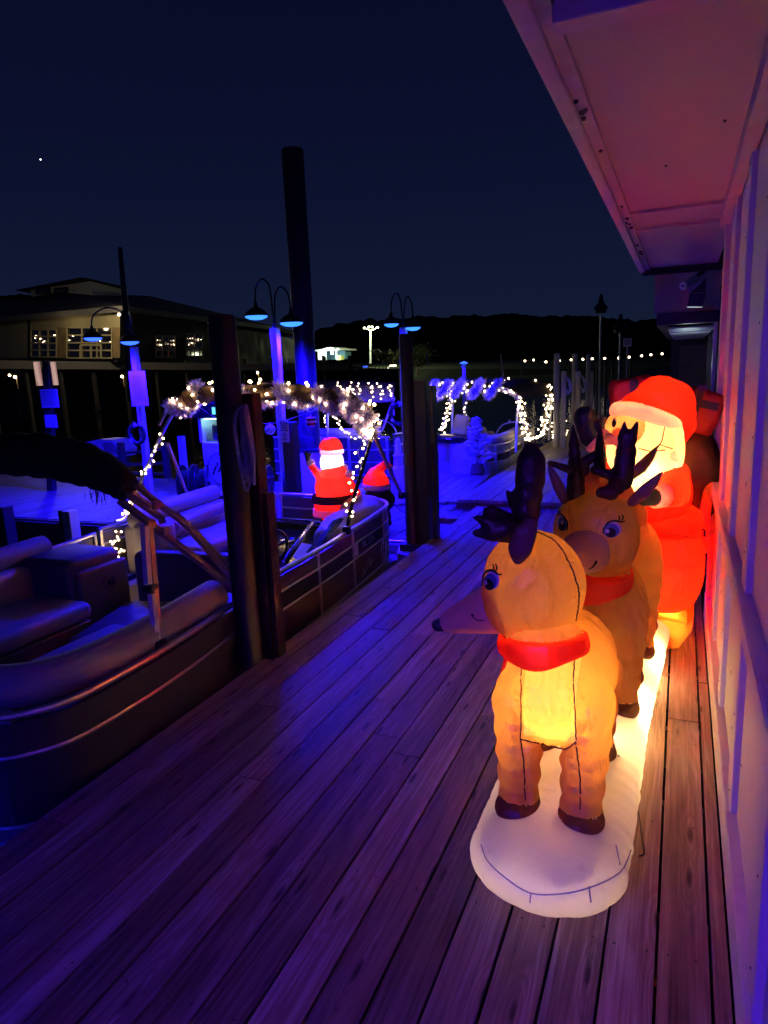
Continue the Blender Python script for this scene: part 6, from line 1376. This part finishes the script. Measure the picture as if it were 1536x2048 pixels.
def headmesh(c, yaw, pitch, s=1.0, mz=1.0):
    rm = Matrix.Rotation(yaw, 3, 'Z') @ Matrix.Rotation(pitch, 3, 'X'); c = V(c); mb = MB()
    mb.ball(c, (.163 * s, .165 * s, .178 * s), 28, 18, rm); mb.ball(c + rm @ V((0, -.07 * s, -.045 * s)), (.135 * s, .12 * s, .125 * s), 22, 14, rm)
    mb2 = MB(); a = c + rm @ V((0, -.12 * s, -.055 * s)); b = c + rm @ V((0, -.335 * s * mz, -.075 * s)); n = 9
    for i in range(n + 1): f_ = i / n; mb2.ball(a.lerp(b, f_), (.094 * s) * (1 - f_) + .042 * s * f_, 18, 12)
    return mb, rm, b, mb2
def puffy(name, segs, m_, parent, vox=.008):
    mb = MB()
    for a, b, ra, rb in segs: mb.capsule(a, b, ra, rb, 12)
    return part(union(mb, vox, 3), name, m_, parent)
def flatfin(name, pts, th, m_, parent, vox=.007):
    """leaf shaped puffy ear: outline points plus their half width"""
    mb = MB()
    for (a, ra), (b, rb) in zip(pts[:-1], pts[1:]):
        n = max(3, int((V(b) - V(a)).length / .008))
        for i in range(n + 1): f_ = i / n; r = ra + (rb - ra) * f_; mb.ball(V(a).lerp(V(b), f_), (r, th * (r / .035) ** .5 if r > .004 else r, r), 12, 8)
    return part(union(mb, vox, 3), name, m_, parent)
def eye(tree, parent, white, iris, pupil, glint, lid, lashes, lw=3.2):
    part(patch(tree, white, .0022), 'eye', M['eye_w'], parent); part(patch(tree, iris, .0032), 'eye', M['eye_b'], parent); part(patch(tree, pupil, .0042), 'eye', M['eye_k'], parent); part(patch(tree, glint, .0052, 3), 'eye', M['eye_w'], parent)
    mb = MB()
    for pts, w_ in [(lid, lw)] + [(l, lw * .8) for l in lashes]:
        q = [(p.x, p.y) for p in smoothpath([(x, y, 0) for x, y in pts], 4)]; n = len(q); Lp = []; Rp = []
        for i in range(n):
            t_ = V((q[min(i + 1, n - 1)][0] - q[max(i - 1, 0)][0], q[min(i + 1, n - 1)][1] - q[max(i - 1, 0)][1])).normalized(); nn_ = V((-t_.y, t_.x)) * w_ * (.55 + .45 * math.sin(math.pi * (i + 1) / (n + 1)))
            a = hit(tree, q[i][0] + nn_.x, q[i][1] + nn_.y, .005); b = hit(tree, q[i][0] - nn_.x, q[i][1] - nn_.y, .005)
            if a is not None and b is not None: Lp.append(a); Rp.append(b)
        m_ = len(Lp)
        if m_ > 1: mb.add(Lp + Rp, [(i, i + 1, m_ + i + 1, m_ + i) for i in range(m_ - 1)])
    part(mb, 'lashes', M['eye_k'], parent, recalc=False)

# ---- first reindeer, head turned to the left
hc = WY(1068, 1166, 2.24)
mb, rm, tip, mzb = headmesh(hc, math.radians(-84), math.radians(15), 1.03, .92)
h1 = union(mb, .009, 4); ht = bvh(h1)
col1 = puck(V((-.395, 2.21, .738)), Matrix.Rotation(-.08, 3, 'Y') @ Matrix.Rotation(-.12, 3, 'X'), .152, .028, .030)
CR = [[[(1150, 1312), (1147, 1360), (1150, 1430), (1152, 1480)], [(1044, 1300), (1042, 1360), (1042, 1430), (1041, 1478)], [(1041, 1478), (1048, 1530), (1050, 1600)], [(1152, 1485), (1160, 1560), (1160, 1620)], [(1041, 1478), (1080, 1488), (1128, 1498), (1152, 1484)]], [[(1062, 1064), (1080, 1066), (1110, 1082), (1133, 1115), (1150, 1155), (1158, 1190), (1155, 1225), (1148, 1255), (1140, 1274)], [(968, 1108), (978, 1092), (1000, 1074), (1018, 1066)]]]
d1, t1_ = deer(-.348, 2.09, 2.50, (-.400, 2.22, .74), M['deer1'], 'reindeer', extra=(h1, col1), creases=CR); t1_, ht = CR[2], CR[3]
d1['label'] = 'front reindeer with its head turned to the left'
part(h1, 'head', M['deer1'], d1); mzu = union(mzb, .008, 4); ruffle(mzu, .0015); mzt = bvh(mzu); part(mzu, 'muzzle', M['muzz'], d1); part(col1, 'collar', M['redc'], d1)
mb = MB(); q = rm @ V((0, -1, -.1)); mb.ball(tip + q * .045, (.030, .030, .024), 14, 10); mb.ball(tip + q * .03, .026, 14, 10); part(union(mb, .007, 3), 'nose', M['mitt'], d1)
mb = MB()
for pts, r in (([(1062, 1064), (1080, 1066), (1110, 1082), (1133, 1115), (1150, 1155), (1158, 1190), (1155, 1225), (1148, 1255), (1140, 1274)], .0030), ([(968, 1108), (978, 1092), (1000, 1074), (1018, 1066)], .0026)):
    p = seam(ht, pts, jit=.9)
    if len(p) > 2: mb.tube(p, r, 5)
for pts in ([(1150, 1312), (1147, 1360), (1150, 1430), (1152, 1480)], [(1044, 1300), (1042, 1360), (1042, 1430), (1041, 1478)], [(1041, 1478), (1048, 1530), (1050, 1600)], [(1152, 1485), (1160, 1560), (1160, 1620)], [(1041, 1478), (1080, 1488), (1128, 1498), (1152, 1484)]):
    p = seam(t1_, pts, jit=.7)
    if len(p) > 2: mb.tube(p, .0024, 5)
part(mb, 'seam', M['seam'], d1)
eye(ht, d1, oval(985, 1161, 14.5, 18.5, .12), oval(982, 1164, 12.5, 16.5, .1), oval(980.5, 1169, 8.5, 11.5, -.2), oval(974.5, 1165, 3, 4.6, -.3, 14),
    [(968, 1172), (968, 1156), (973, 1145), (982, 1141), (992, 1144), (999, 1149), (1006, 1149)], [[(988, 1141), (990, 1136), (988, 1129)], [(993, 1143), (996, 1136), (993, 1128)]], 2.3)
p = seam(mzt, [(944, 1230), (949, 1237), (958, 1241), (968, 1240)], sub=5); q = []
mb = MB()
if len(p) > 2: mb.tube(p, [.004] + [.002] * (len(p) - 1), 5)
q = hit(mzt, 945, 1231, 0)
if q: mb.ball(q, (.006, .004, .005), 8, 6)
part(mb, 'mouth', M['eye_k'], d1)
mb = MB(); q0 = [WY(x, y, 2.25) for x, y in ((1024, 1272), (1015, 1290), (1000, 1345), (996, 1378), (1003, 1386), (1010, 1345), (1024, 1300), (1034, 1284))]; mb.prism(q0, (0, .012, 0)); part(mb, 'collar_ribbon', M['redc'], d1, smooth=False)
# antlers and ear
W2 = lambda x, y, Y=2.26: WY(x, y, Y)
puffy('antler', [(W2(1050, 1072), W2(1052, 1020), .030, .050), (W2(1052, 1020), W2(1060, 960), .050, .052), (W2(1060, 960), W2(1062, 925), .052, .050), (W2(1062, 925), W2(1062, 902), .048, .030), (W2(1048, 1030), W2(1028, 1005), .030, .022), (W2(1028, 1005), W2(1010, 976), .022, .005)], M['brown'], d1)
puffy('antler', [(W2(1042, 1068, 2.2), W2(1010, 1058, 2.18), .036, .046), (W2(1010, 1058, 2.18), W2(985, 1066, 2.16), .042, .030), (W2(985, 1068, 2.16), W2(952, 1066, 2.15), .026, .014), (W2(1005, 1050, 2.18), W2(975, 1044, 2.16), .032, .024), (W2(975, 1044, 2.16), W2(948, 1034, 2.15), .022, .008), (W2(1015, 1040, 2.2), W2(985, 1022, 2.18), .028, .02), (W2(985, 1022, 2.18), W2(970, 1022, 2.18), .02, .012)], M['brown'], d1)
flatfin('ear', [(W2(1036, 1116, 2.10), .022), (W2(1040, 1096, 2.09), .040), (W2(1050, 1070, 2.09), .038), (W2(1060, 1050, 2.10), .026), (W2(1068, 1036, 2.12), .006)], .022, M['ear'], d1)

# ---- second reindeer, looking toward the viewer
mb = MB(); hc2 = WY(1192, 1068, 2.98); rm2 = Matrix.Rotation(math.radians(-14), 3, 'Z') @ Matrix.Rotation(math.radians(12), 3, 'X')
mb.ball(hc2, (.176, .15, .178), 28, 18, rm2, pw=.82); mz = WY(1167, 1102, 2.80); mzb = MB(); mzb.ball(mz, (.102, .11, .080), 22, 14, rm2); mzb.ball(WY(1172, 1112, 2.79), (.095, .10, .064), 20, 12, rm2); mb.ball(hc2 + V((.02, 0, -.10)), (.135, .12, .08), 20, 12)
h2 = union(mb, .009, 4); ht2 = bvh(h2)
col2 = puck(WY(1190, 1148, 2.98), Matrix.Rotation(.10, 3, 'Y') @ Matrix.Rotation(.15, 3, 'X'), .158, .034, .05)
d2, t2_ = deer(-.285, 2.92, 3.22, (-.29, 3.0, .84), M['deer'], 'reindeer', bodyz=.52, extra=(h2, col2))
d2['label'] = 'middle reindeer looking forward with wide eyes'
part(h2, 'head', M['deer'], d2); mzu = union(mzb, .008, 4); mzt2 = bvh(mzu); part(mzu, 'muzzle', M['muzz'], d2); part(col2, 'collar', M['redc'], d2)
eye(ht2, d2, oval(1224, 1058, 18, 15, .1), oval(1222, 1061, 16, 14, .1), oval(1221, 1065, 10.5, 9.5, .1), oval(1214.5, 1062, 4, 4, 0, 14),
    [(1206, 1067), (1208, 1056), (1216, 1046), (1228, 1042), (1240, 1044), (1249, 1043)], [[(1236, 1042), (1238, 1037), (1236, 1032)], [(1241, 1042), (1245, 1036), (1242, 1030)]], 2.0)
eye(ht2, d2, oval(1125, 1046, 10.5, 15.5, -.15), oval(1126, 1048, 9, 13.5, -.15), oval(1125, 1053, 6.5, 8.5, 0), oval(1126, 1045.5, 2.2, 3.4, 0, 14),
    [(1115, 1029), (1124, 1030), (1131, 1036), (1136, 1046), (1136, 1056), (1134, 1061)], [[(1119, 1029), (1118, 1023), (1120, 1017)], [(1122, 1028), (1121, 1023), (1123, 1020)]], 1.8)
q = WY(1146, 1117, 2.70); mb = MB(); mb.ball(q, (.018, .02, .028), 12, 8); part(mb, 'nose', M['eye_k'], d2)
mb = MB(); p = seam(mzt2, [(1193, 1122), (1189, 1129), (1184, 1135), (1176, 1139)], sub=5)
if len(p) > 2: mb.tube(p, [.006 - .0045 * i / (len(p) - 1) for i in range(len(p))], 6)
part(mb, 'mouth', M['eye_k'], d2)
mb = MB()
for pts in ([(1138, 1010), (1140, 1040), (1145, 1062)], [(1218, 1010), (1205, 1030), (1192, 1062)]):
    p = seam(ht2, pts, jit=.5)
    if len(p) > 2: mb.tube(p, .0012, 5)
part(mb, 'seam', M['ear'], d2)
W3 = lambda x, y, Y=2.98: WY(x, y, Y)
puffy('antler', [(W3(1152, 1042), W3(1150, 1012), .030, .042), (W3(1150, 1012), W3(1152, 960), .045, .040), (W3(1152, 960), W3(1148, 890), .036, .026), (W3(1148, 890), W3(1146, 842), .024, .004), (W3(1142, 940, 2.93), W3(1100, 926, 2.9), .020, .014)], M['brown'], d2)
puffy('antler', [(W3(1202, 985, 2.9), W3(1222, 985, 2.92), .024, .032), (W3(1222, 985, 2.92), W3(1244, 960), .034, .044), (W3(1244, 960), W3(1252, 905), .046, .044), (W3(1252, 905), W3(1252, 872), .042, .026), (W3(1246, 875), W3(1250, 838), .024, .004), (W3(1262, 880), W3(1279, 834), .026, .004), (W3(1236, 955), W3(1190, 940), .026, .022)], M['brown'], d2)
flatfin('ear', [(W3(1128, 998, 2.94), .022), (W3(1116, 970, 2.93), .026), (W3(1104, 945, 2.93), .018), (W3(1094, 918, 2.93), .003)], .016, M['ear'], d2)
flatfin('ear', [(W3(1264, 1004, 2.93), .022), (W3(1286, 986, 2.92), .030), (W3(1306, 966, 2.92), .022), (W3(1330, 938, 2.92), .003)], .016, M['ear'], d2)
# ---- third reindeer, mostly hidden
mb = MB(); hc3 = WY(1205, 1000, 3.62); mb.ball(hc3, (.16, .15, .16), 22, 14); mb.ball(WY(1200, 1010, 3.45), .09, 16, 10); h3 = union(mb, .012, 3)
d3, t3_ = deer(-.245, 3.57, 3.93, (-.26, 3.7, .86), M['deer'], 'reindeer', bodyz=.56, extra=(h3, None))
d3['label'] = 'rear reindeer, mostly hidden behind the middle one'
part(h3, 'head', M['deer'], d3)
W4 = lambda x, y, Y=3.6: WY(x, y, Y)
puffy('antler', [(W4(1200, 980), W4(1200, 920), .034, .034), (W4(1200, 920), W4(1200, 835), .036, .004)], M['brown'], d3); puffy('antler', [(W4(1165, 980), W4(1170, 925), .034, .03), (W4(1170, 925), W4(1196, 905), .03, .02)], M['brown'], d3)
flatfin('ear', [(W4(1258, 955), .022), (W4(1282, 935), .032), (W4(1302, 912), .022), (W4(1319, 888), .003)], .018, M['ear'], d3)

# ---- sleigh
mb = MB(); Ys_ = 4.35
mb.ball((-.06, 4.38, .46), (.225, .34, .30), 28, 18, pw=.72); mb.ball((-.05, 4.15, .50), (.215, .15, .26), 24, 14, pw=.8); mb.ball((-.05, 4.25, .74), (.20, .30, .08), 24, 12, pw=.8); mb.ball((.0, 4.6, .62), (.18, .22, .3), 20, 12)
sb = union(mb, .013, 6); stt = bvh(sb); PM = []
class Later:
    pass
S1 = bpy.data.objects.new('sleigh', bpy.data.meshes.new('sleigh')); COL.objects.link(S1); S1.parent = sl; ORG[S1.name] = ORG[sl.name]
SA = bpy.data.objects.new('santa_body', bpy.data.meshes.new('santa_body')); COL.objects.link(SA); SA.parent = sl; ORG[SA.name] = ORG[sl.name]; SA['label'] = 'santa figure sitting in the red sleigh, waving a dark green mitten'
PM.append((sb, 'sleigh', 'redn', S1, 1))
def late(m_, name, mt, own=0): PM.append((m_, name, mt, SA, own))
mb = MB()
for pts in ([(1290, 1060), (1320, 1064), (1360, 1071), (1402, 1077)], [(1408, 1082), (1400, 1100), (1387, 1130), (1382, 1170), (1381, 1205), (1372, 1240)], [(1311, 1122), (1335, 1133), (1370, 1137), (1395, 1128), (1406, 1110)]):
    p = seam(stt, pts, jit=.5)
    if len(p) > 2: mb.tube(p, .0032, 5)
part(mb, 'seam', M['seam'], S1)
mb = MB(); mb.prism([WY(x, y, 4.08) for x, y in ((1300, 1232), (1330, 1240), (1374, 1248), (1388, 1230), (1383, 1262), (1357, 1296), (1336, 1298), (1330, 1290), (1344, 1276), (1310, 1258))], (0, .28, 0)); part(mb, 'runner', M['gold'], S1, smooth=False)
mb = MB(); mb.tube(smoothpath([WY(1433, 905, 4.6), WY(1424, 950, 4.5), WY(1414, 1000, 4.4), WY(1407, 1050, 4.3), WY(1404, 1062, 4.25), WY(1408, 1090, 4.2), WY(1406, 1104, 4.2)], 5), [.02 + .012 * math.sin(i / 31 * math.pi) for i in range(31)], 10); part(mb, 'gold_scroll', M['gold'], S1)
mb = MB(); mb.tube([WY(1398, 1064, 4.2), WY(1403, 1058, 4.2), WY(1409, 1061, 4.2), WY(1409, 1073, 4.2)], .006, 6); part(mb, 'valve_strap', M['eye_k'], S1)
# ---- santa in the sleigh
W5 = lambda x, y, Y=4.0: WY(x, y, Y)
mb = MB(); mb.ball(W5(1328, 985, 4.1), (.15, .14, .19), 22, 14); mb.ball(W5(1300, 1020, 4.1), (.16, .14, .10), 20, 12); mb.capsule(W5(1350, 950, 3.98), W5(1345, 975, 3.86), .080, .085); mb.capsule(W5(1352, 985, 3.86), W5(1318, 996, 3.74), .078, .055); mb.capsule(W5(1240, 950, 4.1), W5(1205, 905, 4.02), .07, .05)
late(union(mb, .012, 5), 'santa_body', 'redn', 1)
hs = W5(1300, 872, 4.0)
mb = MB(); mb.ball(hs, (.175, .165, .185), 26, 18, pw=.9); mb.ball(W5(1252, 905, 3.93), (.105, .10, .13), 20, 14); mb.ball(W5(1330, 900, 3.98), (.10, .12, .17), 20, 14, pw=.85); mb.ball(W5(1290, 945, 3.96), (.12, .11, .12), 20, 12)
sh = union(mb, .010, 4); sht = bvh(sh); late(sh, 'beard', 'beard')
mb = MB(); mb.ball(W5(1258, 856, 3.955), (.125, .15, .10), 24, 16, pw=.9); fc = union(mb, .009, 3); fct = bvh(fc); late(fc, 'face', 'skin')
part(patch(fct, oval(1229, 846, 4.4, 8.5, .15), .003), 'eye', M['eye_k'], SA); part(patch(fct, oval(1231, 841, 1.3, 2.2, 0, 12), .004, 3), 'eye', M['eye_w'], SA)
mb = MB(); mb.ball(W5(1234, 864, 3.80), (.026, .028, .024), 14, 10); late(union(mb, .008, 2), 'nose', 'skin')
mb = MB(); mb.ball(W5(1221, 878, 3.80), (.042, .04, .032), 14, 10); mb.ball(W5(1206, 868, 3.84), (.035, .03, .028), 14, 10); mb.ball(W5(1240, 888, 3.81), (.03, .03, .022), 12, 8); late(union(mb, .008, 3), 'moustache', 'trim')
mb = MB()
for pts in ([(1330, 848), (1324, 880), (1312, 900)], [(1276, 896), (1300, 902), (1330, 900)], [(1318, 888), (1345, 898)]):
    p = seam(sht, pts, jit=.4)
    if len(p) > 2: mb.tube(p, .0028, 5)
part(mb, 'seam', M['seam'], SA)
mb = MB()
bp_ = smoothpath([W5(1236, 822, 3.90), W5(1255, 818, 3.865), W5(1290, 826, 3.845), (W5(1325, 838, 3.87)), W5(1348, 849, 3.94), W5(1352, 848, 4.05)], 6); mb.tube([bp_[0] + V((-.01, .03, 0))] + bp_, .042, 14); mb.tube(smoothpath([W5(1233, 820, 3.86), W5(1236, 815, 4.0), W5(1270, 812, 4.13), W5(1354, 846, 4.05)], 4), .034, 10); late(union(mb, .009, 3), 'hat_trim', 'trim')
mb = MB(); mb.ball(W5(1300, 818, 3.99), (.155, .15, .085), 28, 18, Matrix.Rotation(.30, 3, 'Y')); mb.capsule(W5(1262, 822, 3.98), W5(1318, 800, 4.0), .070, .130, 24); mb.capsule(W5(1318, 800, 4.0), W5(1346, 802, 4.0), .130, .108, 24); mb.capsule(W5(1352, 808, 4.0), W5(1362, 850, 4.02), .100, .078, 20); mb.capsule(W5(1362, 850, 4.02), W5(1350, 898, 3.98), .074, .032)
late(union(mb, .011, 5), 'hat', 'redn')
mb = MB(); mb.ball(W5(1347, 910, 3.90), (.040, .040, .036), 16, 12, pw=.8); late(union(mb, .009, 2), 'pompom', 'trim')
mb = MB(); mb.tube([W5(1326, 990, 3.74), W5(1308, 994, 3.66)], [.064, .060], 18); late(union(mb, .009, 2), 'cuff', 'trim')
mb = MB(); mb.capsule(W5(1306, 994, 3.66), W5(1290, 996, 3.60), .046, .042); mb.capsule(W5(1300, 985, 3.6), W5(1288, 975, 3.57), .022, .016); late(union(mb, .009, 3), 'mitten', 'mitt')
mb = MB(); mb.tube([W5(1204, 902, 4.0), W5(1183, 884, 4.0)], [.050, .055], 16); mb.tube([W5(1212, 880, 4.0), W5(1200, 862, 4.0)], [.018, .02], 10); late(union(mb, .009, 2), 'cuff', 'trim')
mb = MB(); mb.capsule(W5(1180, 872, 4.02), W5(1170, 836, 4.05), .062, .068); mb.capsule(W5(1192, 866, 4.0), W5(1205, 838, 4.0), .028, .022); late(union(mb, .01, 4), 'mitten', 'mitt')
melt([q[0] for q in PM])
for m_, nm, mt, ob, own in PM:
    if own:
        base = ORG[ob.name]; me = ob.data; me.from_pydata([tuple(q - base) for q in m_.v], [], m_.f); me.materials.append(M[mt])
        bm = bmesh.new(); bm.from_mesh(me); bmesh.ops.recalc_face_normals(bm, faces=bm.faces); bm.to_mesh(me); bm.free(); me.polygons.foreach_set('use_smooth', [True] * len(me.polygons)); me.update()
    else: part(m_, nm, M[mt], SA)
# ---- sack and gifts
mb = MB(); mb.ball(WY(1388, 960, 4.6), (.17, .18, .26), 22, 16, pw=.85); mb.ball(WY(1385, 905, 4.6), (.14, .16, .14), 20, 12, pw=.85); part(union(mb, .014, 4), 'sack', M['sack'])
def gift(name, c, sx, sy, sz, ry, m_):
    mb = MB(); mb.box((c.x - sx, c.y - sy, c.z - sz), (c.x + sx, c.y + sy, c.z + sz), rot=Matrix.Rotation(ry, 3, 'Y'), c=c, bev=.035); return part(union(mb, .012, 3), name, M[m_])
g1 = gift('gift', WY(1266, 800, 4.55), .13, .12, .14, -.15, 'gift'); g2 = gift('gift', WY(1400, 822, 4.62), .11, .12, .13, .35, 'gift')
M['ribb'] = fabric('ribbon_nylon', (.02, .02, .06), .3, .3)
mb = MB(); c = WY(1268, 770, 4.42); mb.bar(c + V((-.0, 0, .03)), c + V((.02, 0, -.25)), .05, .02, up=(1, 0, 0)); part(mb, 'ribbon', M['ribb'], g1, smooth=False)
mb = MB(); c = WY(1392, 815, 4.50); mb.bar(c + V((.03, 0, .13)), c + V((-.035, 0, -.12)), .045, .03, up=(1, 0, 0)); mb.bar(c + V((-.08, -.002, .05)), c + V((.12, -.002, .0)), .045, .03); part(mb, 'ribbon', M['ribb'], g2, smooth=False)
# tether cords
mb = MB(); mb.tube(smoothpath([hit(st, 1236, 1512, .004) or G(1236, 1512, .15), G(1262, 1560, .10), G(1276, 1620, .02), G(1284, 1680, .006), G(1288, 1706, .006), G(1278, 1712, .01)], 6), .0028, 5); part(mb, 'tether', M['eye_k'])
mb = MB(); mb.tube(smoothpath([G(960, 1655, .08), G(952, 1668, .02), G(947, 1684, .006), G(950, 1676, .02)], 5), .0028, 5); part(mb, 'tether', M['eye_k'])
# the bulbs inside
WARM = (1, .57, .17)
for loc, wv in (((-.335, 2.12, .57), 2.9), ((-.34, 2.30, .50), 2.2), ((-.40, 2.26, .88), .9), ((-.33, 2.12, .11), .25), ((-.27, 2.62, .11), 3.4), ((-.20, 3.02, .12), 26), ((-.13, 3.6, .12), 32), ((-.26, 3.1, .55), .4), ((-.28, 2.96, .98), .12), ((-.22, 3.75, .6), 1.0), ((-.03, 4.25, .38), 15), ((-.02, 4.3, .62), 8), ((-.02, 4.2, .14), 5)):
    lamp_pt(loc, (1, .68, .25) if loc[2] < .2 and wv > 4.2 else (1, .6, .28) if loc[2] < .2 else WARM, wv, .025, sl)
lamp_pt(W5(1290, 935, 3.97), (1, .66, .27), 9, .03, sl); lamp_pt(W5(1338, 980, 3.88), (1, .6, .25), 5, .03, sl); lamp_pt(W5(1320, 805, 4.0), (1, .6, .3), 4, .03, sl)
